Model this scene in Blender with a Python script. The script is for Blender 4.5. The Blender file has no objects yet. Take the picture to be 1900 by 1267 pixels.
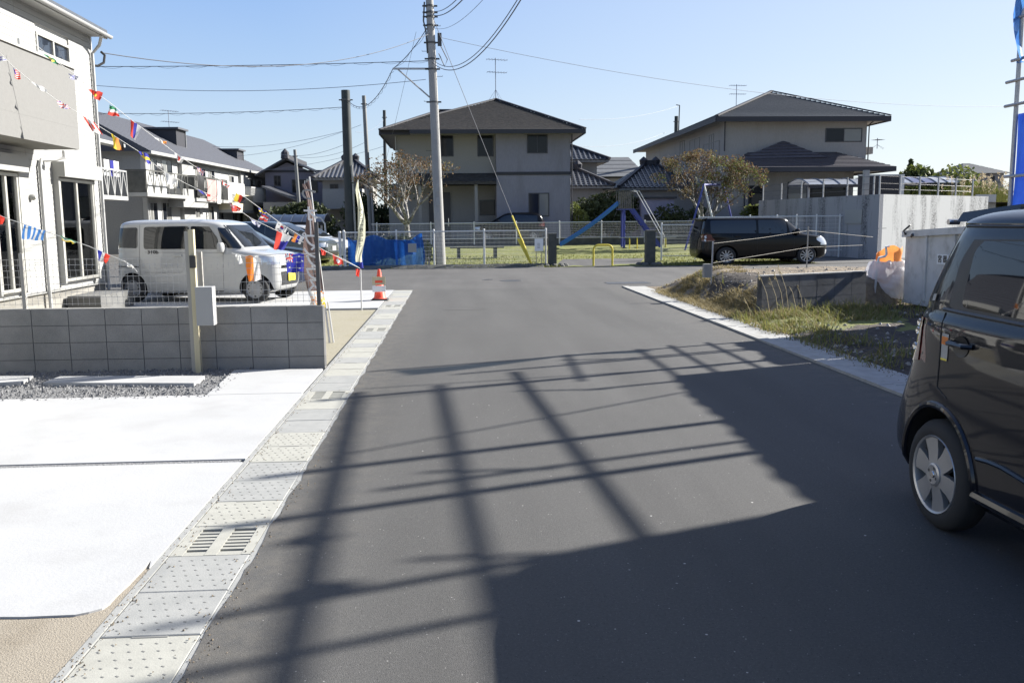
import bpy, bmesh, math, random
from mathutils import Vector, Matrix
random.seed(7)
R = math.radians
S = bpy.context.scene
COL = S.collection

# ---------------------------------------------------------------- camera
FPX = 1650.0
CAM = Vector((0, 0, 1.6))
M3 = (Matrix.Rotation(-R(3.62), 3, 'Z') @ Matrix.Rotation(R(90 - 7.68), 3, 'X') @ Matrix.Rotation(-R(0.55), 3, 'Z'))
cd = bpy.data.cameras.new('camera'); cam = bpy.data.objects.new('camera', cd); COL.objects.link(cam)
cam.matrix_world = Matrix.Translation(CAM) @ M3.to_4x4()
cd.sensor_width = 36; cd.lens = 36 * FPX / 1900; cd.clip_start = 0.05; cd.clip_end = 5000
S.camera = cam
# ---------------------------------------------------------------- sky and sun
SUN_EL, SUN_AZ = 31.0, 20.5          # azimuth measured from +X towards +Y
w = bpy.data.worlds.new('World'); S.world = w; w.use_nodes = True
nt = w.node_tree; nt.nodes.clear()
sky = nt.nodes.new('ShaderNodeTexSky'); sky.sky_type = 'NISHITA'; sky.sun_disc = False
sky.sun_elevation = R(SUN_EL); sky.sun_rotation = R(90 - SUN_AZ)
sky.air_density = 1.0; sky.dust_density = 0.7; sky.ozone_density = 1.3
bg = nt.nodes.new('ShaderNodeBackground'); bg.inputs[1].default_value = 0.09
wo = nt.nodes.new('ShaderNodeOutputWorld')
SD = Vector((math.cos(R(SUN_EL)) * math.cos(R(SUN_AZ)), math.cos(R(SUN_EL)) * math.sin(R(SUN_AZ)), math.sin(R(SUN_EL))))
# the Nishita sky, cleaned of its yellow band by a pale blue autumn gradient (the same all round the horizon)
tcw = nt.nodes.new('ShaderNodeTexCoord'); sep = nt.nodes.new('ShaderNodeSeparateXYZ'); nt.links.new(tcw.outputs['Generated'], sep.inputs[0])
cr = nt.nodes.new('ShaderNodeValToRGB'); nt.links.new(sep.outputs['Z'], cr.inputs[0])
cr.color_ramp.elements[0].position = 0.0; cr.color_ramp.elements[0].color = (.285, .315, .335, 1)
cr.color_ramp.elements[1].position = 1.0; cr.color_ramp.elements[1].color = (.04, .08, .20, 1)
for pos, c in ((.07, (.235, .285, .335, 1)), (.16, (.165, .235, .345, 1)), (.25, (.115, .19, .34, 1)), (.5, (.065, .12, .26, 1))):
    e = cr.color_ramp.elements.new(pos); e.color = c
dt = nt.nodes.new('ShaderNodeVectorMath'); dt.operation = 'DOT_PRODUCT'; nt.links.new(tcw.outputs['Generated'], dt.inputs[0]); dt.inputs[1].default_value = SD
gl = nt.nodes.new('ShaderNodeMapRange'); gl.inputs[1].default_value = .25; gl.inputs[2].default_value = 1.0; gl.inputs[3].default_value = 0; gl.inputs[4].default_value = .55; nt.links.new(dt.outputs['Value'], gl.inputs[0])
mg = nt.nodes.new('ShaderNodeMix'); mg.data_type = 'RGBA'; nt.links.new(gl.outputs[0], mg.inputs[0]); nt.links.new(cr.outputs[0], mg.inputs[6]); mg.inputs[7].default_value = (.42, .42, .42, 1)
sc10 = nt.nodes.new('ShaderNodeVectorMath'); sc10.operation = 'SCALE'; sc10.inputs['Scale'].default_value = 10.0; nt.links.new(mg.outputs[2], sc10.inputs[0])
ms = nt.nodes.new('ShaderNodeMix'); ms.data_type = 'RGBA'; ms.inputs[0].default_value = .88; nt.links.new(sky.outputs[0], ms.inputs[6]); nt.links.new(sc10.outputs[0], ms.inputs[7])
nt.links.new(ms.outputs[2], bg.inputs[0]); nt.links.new(bg.outputs[0], wo.inputs[0])
sl = bpy.data.lights.new('sun', 'SUN'); sl.energy = 5.0; sl.angle = R(0.53); sl.color = (1, 0.965, 0.91)
so = bpy.data.objects.new('sun', sl); COL.objects.link(so)
SD = Vector((math.cos(R(SUN_EL)) * math.cos(R(SUN_AZ)), math.cos(R(SUN_EL)) * math.sin(R(SUN_AZ)), math.sin(R(SUN_EL))))
so.rotation_euler = SD.to_track_quat('Z', 'Y').to_euler(); so.location = (30, 12, 30)
S.view_settings.view_transform = 'Standard'; S.view_settings.look = 'None'
S.view_settings.exposure = 1.5; S.view_settings.gamma = 1.0
S.view_settings.use_curve_mapping = False
S.cycles.max_bounces = 6; S.cycles.transparent_max_bounces = 12

# ---------------------------------------------------------------- measuring helpers (pixels of the photo -> points of the place)
def ray(px, py): return M3 @ Vector(((px - 950) / FPX, -(py - 633.5) / FPX, -1))
def gp(px, py, z=0.0):
    d = ray(px, py); return CAM + d * ((z - CAM.z) / d.z)
def aY(px, py, Y):
    d = ray(px, py); return CAM + d * (Y / d.y)
def aX(px, py, X):
    d = ray(px, py); return CAM + d * (X / d.x)

# ---------------------------------------------------------------- materials
def mat(name, c1, c2=None, scale=5.0, rough=0.8, bump=0.0, bscale=None, metal=0.0, spec=0.5, coat=0.0,
        detail=6.0, space='Object', speck=None, sscale=200, sth=0.1, ramp=(0.35, 0.65), stretch=(1, 1, 1), trans=0.0,
        dirt=None, dscale=1.0, damt=0.5):
    m = bpy.data.materials.new(name); m.use_nodes = True
    n = m.node_tree.nodes; l = m.node_tree.links; b = n['Principled BSDF']
    b.inputs['Roughness'].default_value = rough; b.inputs['Metallic'].default_value = metal
    b.inputs['Specular IOR Level'].default_value = spec
    b.inputs['Coat Weight'].default_value = coat; b.inputs['Coat Roughness'].default_value = 0.03
    c1 = (*c1, 1); b.inputs['Base Color'].default_value = c1
    col = None
    if space == 'World':
        tc = n.new('ShaderNodeNewGeometry').outputs['Position']
    else:
        tc = n.new('ShaderNodeTexCoord').outputs['Object']
    mp = n.new('ShaderNodeMapping'); l.new(tc, mp.inputs[0]); mp.inputs['Scale'].default_value = stretch
    tc = mp.outputs[0]
    def noise(sc, det=detail, rg=0.6):
        t = n.new('ShaderNodeTexNoise'); t.inputs['Scale'].default_value = sc; t.inputs['Detail'].default_value = det
        t.inputs['Roughness'].default_value = rg
        l.new(tc, t.inputs['Vector']); return t.outputs['Fac']
    def mix(fac, a, bb):
        x = n.new('ShaderNodeMix'); x.data_type = 'RGBA'
        l.new(fac, x.inputs[0])
        for sock, v in ((x.inputs[6], a), (x.inputs[7], bb)):
            if isinstance(v, tuple): sock.default_value = v
            else: l.new(v, sock)
        return x.outputs[2]
    def rampn(fac, lo, hi):
        x = n.new('ShaderNodeMapRange'); x.inputs[1].default_value = lo; x.inputs[2].default_value = hi
        l.new(fac, x.inputs[0]); return x.outputs[0]
    if c2 is not None:
        col = mix(rampn(noise(scale), *ramp), c1, (*c2, 1))
    if dirt is not None:
        col = mix(rampn(noise(dscale, 5), 0.5, 0.5 + 0.3 / max(damt, .01)), col if col else c1, (*dirt, 1))
    if speck is not None:
        v = n.new('ShaderNodeTexVoronoi'); v.inputs['Scale'].default_value = sscale; l.new(tc, v.inputs['Vector'])
        f = rampn(v.outputs['Distance'], sth, sth * 0.5)
        col = mix(f, col if col else c1, (*speck, 1))
    if col: l.new(col, b.inputs['Base Color'])
    if bump:
        bn = n.new('ShaderNodeBump'); bn.inputs['Strength'].default_value = 1.0; bn.inputs['Distance'].default_value = bump
        l.new(noise(bscale or scale * 4, 4), bn.inputs['Height']); l.new(bn.outputs[0], b.inputs['Normal'])
    if trans:
        out = n['Material Output']
        t = n.new('ShaderNodeBsdfTranslucent')
        if col: l.new(col, t.inputs[0])
        else: t.inputs[0].default_value = c1
        mx = n.new('ShaderNodeMixShader'); mx.inputs[0].default_value = trans
        l.new(b.outputs[0], mx.inputs[1]); l.new(t.outputs[0], mx.inputs[2]); l.new(mx.outputs[0], out.inputs[0])
    return m

def asphalt(name, base, var, speckle=True):
    m = bpy.data.materials.new(name); m.use_nodes = True
    n = m.node_tree.nodes; l = m.node_tree.links; b = n['Principled BSDF']
    b.inputs['Roughness'].default_value = 0.85; b.inputs['Specular IOR Level'].default_value = 0.3
    pos = n.new('ShaderNodeNewGeometry').outputs['Position']
    def noise(sc, det, rg=.6):
        t = n.new('ShaderNodeTexNoise'); t.inputs['Scale'].default_value = sc; t.inputs['Detail'].default_value = det
        t.inputs['Roughness'].default_value = rg; l.new(pos, t.inputs['Vector']); return t.outputs['Fac']
    def rng(f, a, b_, lo=0, hi=1):
        x = n.new('ShaderNodeMapRange'); x.inputs[1].default_value = a; x.inputs[2].default_value = b_
        x.inputs[3].default_value = lo; x.inputs[4].default_value = hi; l.new(f, x.inputs[0]); return x.outputs[0]
    def mixc(f, a, c):
        x = n.new('ShaderNodeMix'); x.data_type = 'RGBA'; l.new(f, x.inputs[0])
        for s_, v in ((x.inputs[6], a), (x.inputs[7], c)):
            if isinstance(v, tuple): s_.default_value = v
            else: l.new(v, s_)
        return x.outputs[2]
    d = tuple(v * 0.55 for v in base); u = tuple(v * 1.5 for v in base)
    c = mixc(rng(noise(0.7, 6), .35, .65), (*base, 1), (*var, 1))
    g = mixc(rng(noise(75, 5, .8), .32, .68), (*d, 1), (*u, 1))
    x = n.new('ShaderNodeMix'); x.data_type = 'RGBA'; x.inputs[0].default_value = 0.5
    l.new(c, x.inputs[6]); l.new(g, x.inputs[7]); c = x.outputs[2]
    if speckle:
        for sc, th, colr, th2 in ((26, .10, (.30, .29, .27, 1), .55), (60, .16, (.02, .02, .022, 1), .5), (7, .05, (.5, .48, .45, 1), .52), (110, .2, (.16, .155, .15, 1), .5)):
            v = n.new('ShaderNodeTexVoronoi'); v.inputs['Scale'].default_value = sc; l.new(pos, v.inputs['Vector'])
            f = rng(v.outputs['Distance'], th, th * .6)
            mm = n.new('ShaderNodeMath'); mm.operation = 'MULTIPLY'; l.new(f, mm.inputs[0])
            l.new(rng(noise(sc * .37, 2), th2 - .02, th2 + .02), mm.inputs[1])
            c = mixc(mm.outputs[0], c, colr)
    # long wear streaks along the lane and dust gathered at its edges
    mp = n.new('ShaderNodeMapping'); l.new(pos, mp.inputs[0]); mp.inputs['Scale'].default_value = (1.6, .16, 1)
    t = n.new('ShaderNodeTexNoise'); t.inputs['Scale'].default_value = 1.0; t.inputs['Detail'].default_value = 7; l.new(mp.outputs[0], t.inputs['Vector'])
    x = n.new('ShaderNodeMix'); x.data_type = 'RGBA'; x.blend_type = 'MULTIPLY'; x.inputs[0].default_value = 1; l.new(c, x.inputs[6])
    g2 = n.new('ShaderNodeMapRange'); g2.inputs[1].default_value = .3; g2.inputs[2].default_value = .7; g2.inputs[3].default_value = .86; g2.inputs[4].default_value = 1.14; l.new(t.outputs[0], g2.inputs[0]); l.new(g2.outputs[0], x.inputs[7]); c = x.outputs[2]
    sx = n.new('ShaderNodeSeparateXYZ'); l.new(pos, sx.inputs[0])
    m1 = n.new('ShaderNodeMath'); m1.operation = 'SUBTRACT'; l.new(sx.outputs[0], m1.inputs[0]); m1.inputs[1].default_value = 1.5
    m2 = n.new('ShaderNodeMath'); m2.operation = 'ABSOLUTE'; l.new(m1.outputs[0], m2.inputs[0])
    m3 = n.new('ShaderNodeMath'); m3.operation = 'MULTIPLY'; l.new(rng(m2.outputs[0], 1.9, 2.5), m3.inputs[0]); l.new(rng(noise(6, 6, .75), .42, .72, 0, .6), m3.inputs[1])
    if speckle: c = mixc(m3.outputs[0], c, (.15, .135, .11, 1))
    l.new(c, b.inputs['Base Color'])
    bn = n.new('ShaderNodeBump'); bn.inputs['Distance'].default_value = 0.004; bn.inputs['Strength'].default_value = .8
    l.new(noise(190, 3, .7), bn.inputs['Height']); l.new(bn.outputs[0], b.inputs['Normal'])
    return m

def stained_wall(name, base, stain, vs=1.0):
    m = bpy.data.materials.new(name); m.use_nodes = True
    n = m.node_tree.nodes; l = m.node_tree.links; b = n['Principled BSDF']; b.inputs['Roughness'].default_value = .9
    tc = n.new('ShaderNodeNewGeometry').outputs['Position']
    mp = n.new('ShaderNodeMapping'); l.new(tc, mp.inputs[0]); mp.inputs['Scale'].default_value = (1.6, 1.6, .22)
    t = n.new('ShaderNodeTexNoise'); t.inputs['Scale'].default_value = 1.1 * vs; t.inputs['Detail'].default_value = 8
    t.inputs['Roughness'].default_value = .65
    l.new(mp.outputs[0], t.inputs['Vector'])
    t2 = n.new('ShaderNodeTexNoise'); t2.inputs['Scale'].default_value = 14; t2.inputs['Detail'].default_value = 6; l.new(tc, t2.inputs['Vector'])
    r1 = n.new('ShaderNodeMapRange'); r1.inputs[1].default_value = .47; r1.inputs[2].default_value = .62; l.new(t.outputs[0], r1.inputs[0])
    r2 = n.new('ShaderNodeMapRange'); r2.inputs[1].default_value = .3; r2.inputs[2].default_value = .65; l.new(t2.outputs[0], r2.inputs[0])
    mm = n.new('ShaderNodeMath'); mm.operation = 'MULTIPLY'; l.new(r1.outputs[0], mm.inputs[0]); l.new(r2.outputs[0], mm.inputs[1])
    x = n.new('ShaderNodeMix'); x.data_type = 'RGBA'; l.new(mm.outputs[0], x.inputs[0])
    x.inputs[6].default_value = (*base, 1); x.inputs[7].default_value = (*stain, 1)
    l.new(x.outputs[2], b.inputs['Base Color'])
    bn = n.new('ShaderNodeBump'); bn.inputs['Distance'].default_value = .004; l.new(t2.outputs[0], bn.inputs['Height']); l.new(bn.outputs[0], b.inputs['Normal'])
    return m

def glassmat(name, col, rough=0.02, spec=0.8):
    m = mat(name, col, rough=rough, spec=spec); return m

MT = dict(
    asphalt=asphalt('asphalt', (.069, .067, .063), (.080, .078, .073)),
    asphalt2=asphalt('older_asphalt', (.075, .072, .068), (.10, .097, .09), False),
    concrete=mat('pale_concrete', (.335, .337, .332), (.36, .36, .355), 1.1, .85, .0015, 60, space='World', dirt=(.285, .283, .275), dscale=1.7, damt=.8),
    gravel=mat('grey_gravel', (.10, .10, .10), (.30, .30, .30), 70, .9, .03, 60, space='World', ramp=(.3, .7), detail=2),
    sand=mat('sand', (.215, .185, .14), (.30, .265, .21), 130, .95, .006, 140, space='World', dirt=(.16, .13, .09), dscale=3, damt=.7),
    sand2=mat('olive_sand', (.215, .195, .14), (.275, .252, .185), 40, .95, .006, 50, space='World', dirt=(.20, .18, .10), dscale=1.5, damt=.7),
    drain=mat('drain_concrete', (.235, .237, .224), (.27, .27, .254), 9, .85, .0012, 120, space='World', dirt=(.16, .165, .16), dscale=3),
    drain_pale=mat('beige_drain_concrete', (.285, .28, .245), (.32, .315, .275), 12, .85, .0012, 120, space='World', dirt=(.24, .235, .20), dscale=4),
    kerb=mat('kerb_concrete', (.33, .325, .30), (.27, .265, .245), 6, .85, .002, 90, space='World', dirt=(.22, .21, .18), dscale=3),
    dark=mat('painted_dark', (.012, .012, .012), rough=.9),  # near-black that stands for shade in the drain and behind the patio doors
    mark=mat('grip_mark', (.15, .15, .14), rough=.9),
    block=mat('concrete_block', (.205, .20, .185), (.25, .245, .228), 3, .9, .003, 80, space='World', dirt=(.15, .15, .14), dscale=1.4, damt=.9),
    block_dark=mat('weathered_block', (.10, .10, .098), (.14, .14, .135), 3, .9, .004, 60, space='World', dirt=(.06, .06, .055), dscale=1.8, damt=1),
    joint=mat('mortar', (.10, .10, .10), rough=.95),
    siding=mat('white_siding', (.30, .30, .287), (.32, .32, .306), 30, .7, .0012, 160, space='World', stretch=(1, 1, .3)),
    base=mat('house_base', (.22, .21, .185), (.25, .24, .215), 8, .9, .002, 60, space='World'),
    beige=mat('balcony_render', (.155, .153, .145), (.168, .166, .158), 25, .9, .003, 150, space='World'),
    white=mat('white_paint', (.36, .36, .35), rough=.5),
    fwhite=mat('fence_white', (.60, .60, .58), rough=.45, dirt=(.42, .40, .36), dscale=8),
    gwhite=mat('grey_white', (.30, .30, .285), rough=.6),
    alu=mat('aluminium', (.48, .47, .43), rough=.4, metal=.4),
    steel=mat('galvanised_steel', (.34, .34, .34), (.42, .42, .42), 20, .45, metal=.6),
    dsteel=mat('dark_steel', (.07, .07, .07), rough=.5, metal=.3),
    bronze=mat('dark_frame', (.025, .025, .03), rough=.4),
    nglass=glassmat('sky_reflecting_glass', (.02, .025, .035), .02, 1.0),
    glass=glassmat('window_glass', (.012, .014, .018), .06, .25),
    cglass=glassmat('curtained_glass', (.16, .16, .15), .08, .6),
    curtain=mat('curtain', (.55, .53, .48), (.40, .38, .34), 8, .8, stretch=(1, 6, .2), space='World'),
    curtaind=mat('painted_shade_curtain', (.20, .19, .17), (.10, .095, .085), 8, .8, stretch=(1, 6, .2), space='World'),  # darker copy of the curtain, shade put into the colour
    wall1=mat('grey_render', (.20, .197, .225), (.225, .222, .25), 18, .95, .004, 90, space='World', dirt=(.15, .143, .158), dscale=.9, damt=.9, stretch=(1, 1, .22)),
    wall1b=mat('beige_render', (.225, .218, .205), (.25, .243, .23), 18, .95, .004, 90, space='World'),
    wall2=mat('greige_render', (.27, .255, .235), (.30, .285, .265), 18, .95, .004, 90, space='World', dirt=(.235, .22, .20), dscale=.9, damt=.9, stretch=(1, 1, .22)),
    wallw=mat('apartment_white', (.42, .418, .40), (.46, .46, .44), 6, .85, space='World'),
    wallg=mat('apartment_grey', (.26, .26, .25), (.29, .29, .28), 12, .9, space='World'),
    wally=mat('cream_wall', (.52, .47, .33), rough=.85),
    roof1=mat('brown_grey_shingle', (.040, .038, .038), (.075, .072, .068), 3, .9, .004, 60, space='World', dirt=(.12, .10, .08), dscale=1.6, stretch=(2.2, 2.2, 9), spec=.15),
    roof2=mat('slate_shingle', (.042, .052, .068), (.062, .072, .088), 8, .75, .002, 60, space='World'),
    roof2b=mat('purple_slate_shingle', (.06, .055, .065), (.08, .075, .085), 8, .6, .002, 60, space='World'),
    roof3=mat('apartment_slate', (.055, .058, .07), (.075, .078, .09), 14, .7, .002, 60, space='World'),
    tile=mat('kawara_tile', (.05, .053, .06), (.09, .093, .10), 8, .35, space='World'),
    roofg=mat('grey_roof_sheet', (.085, .09, .095), (.105, .11, .115), 3, .7, space='World'),
    fascia=mat('dark_fascia', (.022, .022, .028), rough=.6),
    poleC=mat('concrete_pole', (.27, .265, .255), (.33, .325, .31), 3, .85, .002, 60, dirt=(.20, .20, .185), dscale=1.5),
    poleD=mat('dark_pole', (.022, .028, .03), (.035, .042, .042), 2, .7),
    poleG=mat('grey_pole', (.16, .165, .16), (.20, .20, .19), 2, .7),
    wire=mat('cable', (.05, .055, .07), rough=.6),
    wireL=mat('pale_cable', (.16, .18, .22), rough=.6),
    wood=mat('pale_timber', (.50, .45, .30), (.42, .37, .24), 14, .8, .001, 60, stretch=(1, 1, .08)),
    ply=mat('grey_post', (.30, .29, .26), rough=.7),
    black=mat('black_plastic', (.02, .02, .02), rough=.45),
    rubber=mat('rubber', (.022, .022, .022), rough=.85),
    red=mat('red_cloth', (.60, .05, .035), rough=.7, trans=.35),
    redp=mat('cone_red', (.72, .07, .03), rough=.5),
    tarp=mat('blue_mesh_sheet', (.012, .10, .42), (.02, .13, .50), 3, .6, .004, 10, trans=.45),
    sheet=mat('blue_scaffold_sheet', (.01, .035, .27), (.015, .06, .34), 2, .5, .012, 4, trans=.35),
    sheetl=mat('light_blue_sheet', (.10, .28, .62), (.05, .16, .5), 3, .5, .01, 4, trans=.5),
    grass=mat('lawn', (.10, .115, .025), (.17, .175, .04), 2.2, .95, .03, 30, space='World', dirt=(.20, .17, .07), dscale=1.2, damt=.9),
    dirt=mat('dry_soil', (.19, .15, .105), (.12, .095, .065), 5, .97, .05, 14, space='World', dirt=(.27, .22, .15), dscale=6, damt=.8, speck=(.34, .30, .24), sscale=30, sth=.12),
    mud=mat('dark_soil', (.035, .027, .02), (.06, .047, .035), 6, .97, .05, 14, space='World', speck=(.22, .20, .17), sscale=18, sth=.10),
    leafg=mat('grass_blade', (.13, .15, .035), (.22, .21, .06), 3, .8, trans=.35, space='World'),
    leafd=mat('dry_blade', (.30, .24, .11), (.20, .16, .07), 3, .8, trans=.3, space='World'),
    straw=mat('straw_blade', (.50, .43, .26), rough=.8, trans=.3),
    hedge=mat('hedge_leaf', (.030, .042, .014), (.055, .07, .022), 3, .8, trans=.15, space='World'),
    shrub=mat('shrub_leaf', (.09, .12, .025), (.15, .17, .04), 3, .7, trans=.3, space='World'),
    brownleaf=mat('brown_leaf', (.10, .066, .04), (.15, .095, .045), 2, .8, trans=.3, space='World'),
    goldleaf=mat('gold_leaf', (.17, .125, .05), (.12, .11, .045), 2, .8, trans=.35, space='World'),
    bark=mat('bark', (.12, .11, .10), (.32, .31, .29), 9, .9, .01, 30, space='World', ramp=(.42, .6)),
    pampas=mat('pampas_plume', (.45, .38, .26), rough=.9, trans=.3),
    slideb=mat('slide_blue', (.04, .17, .42), rough=.35),
    purple=mat('purple_paint', (.04, .055, .25), rough=.4),
    yellow=mat('yellow_paint', (.62, .50, .05), rough=.5),
    yellowp=mat('plate_yellow', (.75, .62, .05), rough=.5),
    stone=mat('dark_stone', (.05, .055, .05), (.08, .08, .07), 5, .9, .01, 20, space='World'),
    stonel=mat('low_wall_stone', (.10, .10, .09), (.06, .06, .055), 3, .9, .01, 20, space='World'),
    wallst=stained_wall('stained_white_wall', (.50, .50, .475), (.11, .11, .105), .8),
    wallst_shade=stained_wall('stained_wall_painted_shade', (.30, .30, .305), (.07, .07, .075), .8),  # same wall as wallst, the shade of its left face put into the colour
    cbox=mat('container_grey', (.56, .55, .53), (.50, .495, .475), 3, .55, dirt=(.27, .26, .24), dscale=4, damt=.9),
    poly=mat('polycarbonate', (.30, .32, .36), rough=.25, trans=.2),
    polyd=mat('dark_polycarbonate', (.12, .13, .22), rough=.25, trans=.2),
    bagm=mat('sack_white', (.66, .66, .67), (.56, .56, .57), 4, .55, .03, 8, trans=.3),
    orange=mat('orange_plastic', (.72, .22, .05), (.80, .36, .10), 3, .5, trans=.35),
    paper=mat('paper_white', (.72, .72, .70), rough=.7),
    banner=mat('brown_banner', (.12, .085, .08), (.15, .11, .10), 2, .8, trans=.4),
    flagw=mat('white_cloth', (.68, .68, .66), rough=.75, trans=.35),
    flagc=mat('cream_cloth', (.66, .65, .50), rough=.75, trans=.35),
    flagr=mat('flag_red', (.68, .06, .04), rough=.75, trans=.35),
    flagb=mat('flag_blue', (.035, .04, .33), rough=.75, trans=.35),
    flaglb=mat('flag_light_blue', (.07, .22, .55), rough=.75, trans=.35),
    flagy=mat('flag_yellow', (.75, .58, .05), rough=.75, trans=.35),
    flagg=mat('flag_green', (.03, .22, .10), rough=.75, trans=.35),
    flago=mat('flag_orange', (.75, .25, .04), rough=.75, trans=.35),
    flagk=mat('flag_black', (.02, .02, .02), rough=.75, trans=.1),
    rope=mat('cord', (.45, .42, .36), rough=.8),
    # cars
    pwhite=mat('white_car_paint', (.40, .40, .385), rough=.25, coat=.8),
    pblack=mat('black_car_paint', (.004, .005, .009), rough=.35, coat=.9, spec=.1),
    pdeep=mat('deep_black_car_paint', (.0025, .0025, .0035), rough=.22, coat=.15, spec=.2),
    pblue=mat('blue_car_paint', (.012, .03, .09), rough=.2, coat=1.0),
    pgrey=mat('grey_green_car_paint', (.05, .06, .06), rough=.25, coat=.8),
    arch=mat('wheel_arch', (.01, .01, .01), rough=.9),
    seam=mat('panel_gap', (.03, .03, .03), rough=.8),
    cglas=glassmat('car_glass', (.012, .014, .016)),
    cglasb=glassmat('tinted_car_glass', (.006, .007, .01)),
    rim=mat('alloy_rim', (.42, .42, .42), rough=.35, metal=.7),
    hub=mat('steel_hub', (.30, .30, .30), rough=.5, metal=.4),
    lamp=mat('headlamp_glass', (.55, .57, .60), rough=.08, metal=.5),
    tail=mat('tail_lamp', (.09, .015, .015), rough=.1, coat=1),
    chrome=mat('chrome', (.6, .6, .6), rough=.12, metal=1),
)

# ---------------------------------------------------------------- mesh builder
def wmat(o):
    m = o.matrix_basis.copy()
    while o.parent: o = o.parent; m = o.matrix_basis @ m
    return m
class MB:
    def __init__(s): s.v = []; s.f = []; s.m = []; s.mi = 0
    def add(s, vs, fs):
        b = len(s.v); s.v += [Vector(p) for p in vs]; s.f += [tuple(i + b for i in q) for q in fs]; s.m += [s.mi] * len(fs); return s
    def box(s, x0, x1, y0, y1, z0, z1):
        return s.add([(x0, y0, z0), (x1, y0, z0), (x1, y1, z0), (x0, y1, z0), (x0, y0, z1), (x1, y0, z1), (x1, y1, z1), (x0, y1, z1)],
                     [(0, 3, 2, 1), (4, 5, 6, 7), (0, 1, 5, 4), (1, 2, 6, 5), (2, 3, 7, 6), (3, 0, 4, 7)])
    def obox(s, c, a, b, d):
        c, a, b, d = map(Vector, (c, a, b, d)); P = []
        for k in (-1, 1):
            for i, j in ((-1, -1), (1, -1), (1, 1), (-1, 1)): P.append(c + a * i + b * j + d * k)
        return s.add(P, [(0, 3, 2, 1), (4, 5, 6, 7), (0, 1, 5, 4), (1, 2, 6, 5), (2, 3, 7, 6), (3, 0, 4, 7)])
    def beam(s, p, q, w, h, up=(0, 0, 1)):
        p, q = Vector(p), Vector(q); d = (q - p); L = d.length; d.normalize(); up = Vector(up)
        if abs(d.dot(up)) > .98: up = Vector((0, 1, 0))
        x = d.cross(up).normalized(); y = x.cross(d).normalized()
        return s.obox((p + q) / 2, x * w / 2, d * L / 2, y * h / 2)
    def tube(s, pts, r, n=6, cap=True):
        pts = [Vector(p) for p in pts]; k = len(pts)
        rr = r if isinstance(r, (list, tuple)) else [r] * k
        vs = []; fs = []; px = None
        for i, p in enumerate(pts):
            t = (pts[min(i + 1, k - 1)] - pts[max(i - 1, 0)])
            if t.length < 1e-9: t = Vector((0, 0, 1))
            t.normalize()
            if px is None:
                a = Vector((0, 0, 1)) if abs(t.z) < .9 else Vector((1, 0, 0)); px = t.cross(a).normalized()
            else:
                px = (px - t * px.dot(t)).normalized()
            py = t.cross(px)
            for j in range(n):
                a = 2 * math.pi * j / n; vs.append(p + (px * math.cos(a) + py * math.sin(a)) * rr[i])
        for i in range(k - 1):
            for j in range(n):
                j2 = (j + 1) % n; fs.append((i * n + j, i * n + j2, (i + 1) * n + j2, (i + 1) * n + j))
        if cap: fs.append(tuple(range(n))[::-1]); fs.append(tuple((k - 1) * n + j for j in range(n)))
        return s.add(vs, fs)
    def ext(s, poly, vec):
        poly = [Vector(p) for p in poly]; vec = Vector(vec); n = len(poly)
        vs = poly + [p + vec for p in poly]
        return s.add(vs, [tuple(range(n))[::-1], tuple(range(n, 2 * n))] + [(i, (i + 1) % n, (i + 1) % n + n, i + n) for i in range(n)])
    def face(s, pts): return s.add(pts, [tuple(range(len(pts)))])
    def grid(s, nu, nv, fn, mf=None):
        b = len(s.v)
        for j in range(nv + 1):
            for i in range(nu + 1): s.v.append(Vector(fn(i / nu, j / nv)))
        for j in range(nv):
            for i in range(nu):
                a = b + j * (nu + 1) + i; s.f.append((a, a + 1, a + nu + 2, a + nu + 1))
                s.m.append(mf((i + .5) / nu, (j + .5) / nv) if mf else s.mi)
        return s
    def lathe(s, prof, n=24, axis='y', c=(0, 0, 0), cap=False):
        c = Vector(c); vs = []; fs = []
        for (a, r) in prof:
            for j in range(n):
                t = 2 * math.pi * j / n; u, v = r * math.cos(t), r * math.sin(t)
                vs.append(c + (Vector((u, a, v)) if axis == 'y' else Vector((u, v, a)) if axis == 'z' else Vector((a, u, v))))
        for i in range(len(prof) - 1):
            for j in range(n):
                j2 = (j + 1) % n; fs.append((i * n + j, i * n + j2, (i + 1) * n + j2, (i + 1) * n + j))
        if cap: fs.append(tuple(range(n))[::-1]); fs.append(tuple((len(prof) - 1) * n + j for j in range(n)))
        return s.add(vs, fs)
    def build(s, name, mats, parent=None, smooth=False, world=True, kind=None, label=None, sharp=40, keep=False):
        if not isinstance(mats, (list, tuple)): mats = [mats]
        vs = s.v
        off = None
        if parent is not None:
            if world:
                inv = wmat(parent).inverted(); vs = [inv @ p for p in vs]
        elif not keep:
            xs = [p.x for p in vs]; ys = [p.y for p in vs]; zs = [p.z for p in vs]
            off = Vector(((min(xs) + max(xs)) / 2, (min(ys) + max(ys)) / 2, min(zs))); vs = [p - off for p in vs]
        me = bpy.data.meshes.new(name); me.from_pydata([tuple(p) for p in vs], [], s.f)
        for m_ in mats: me.materials.append(MT[m_] if isinstance(m_, str) else m_)
        if len(mats) > 1: me.polygons.foreach_set('material_index', s.m)
        if smooth:
            me.polygons.foreach_set('use_smooth', [True] * len(me.polygons)); me.set_sharp_from_angle(angle=R(sharp))
        bm = bmesh.new(); bm.from_mesh(me)
        if len(me.polygons) < 20000: bmesh.ops.recalc_face_normals(bm, faces=bm.faces)
        bm.to_mesh(me); bm.free(); me.update()
        o = bpy.data.objects.new(name, me); COL.objects.link(o)
        if parent is not None: o.parent = parent
        elif off is not None: o.location = off
        if kind: o['kind'] = kind
        if label: o['label'] = label
        return o
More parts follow.
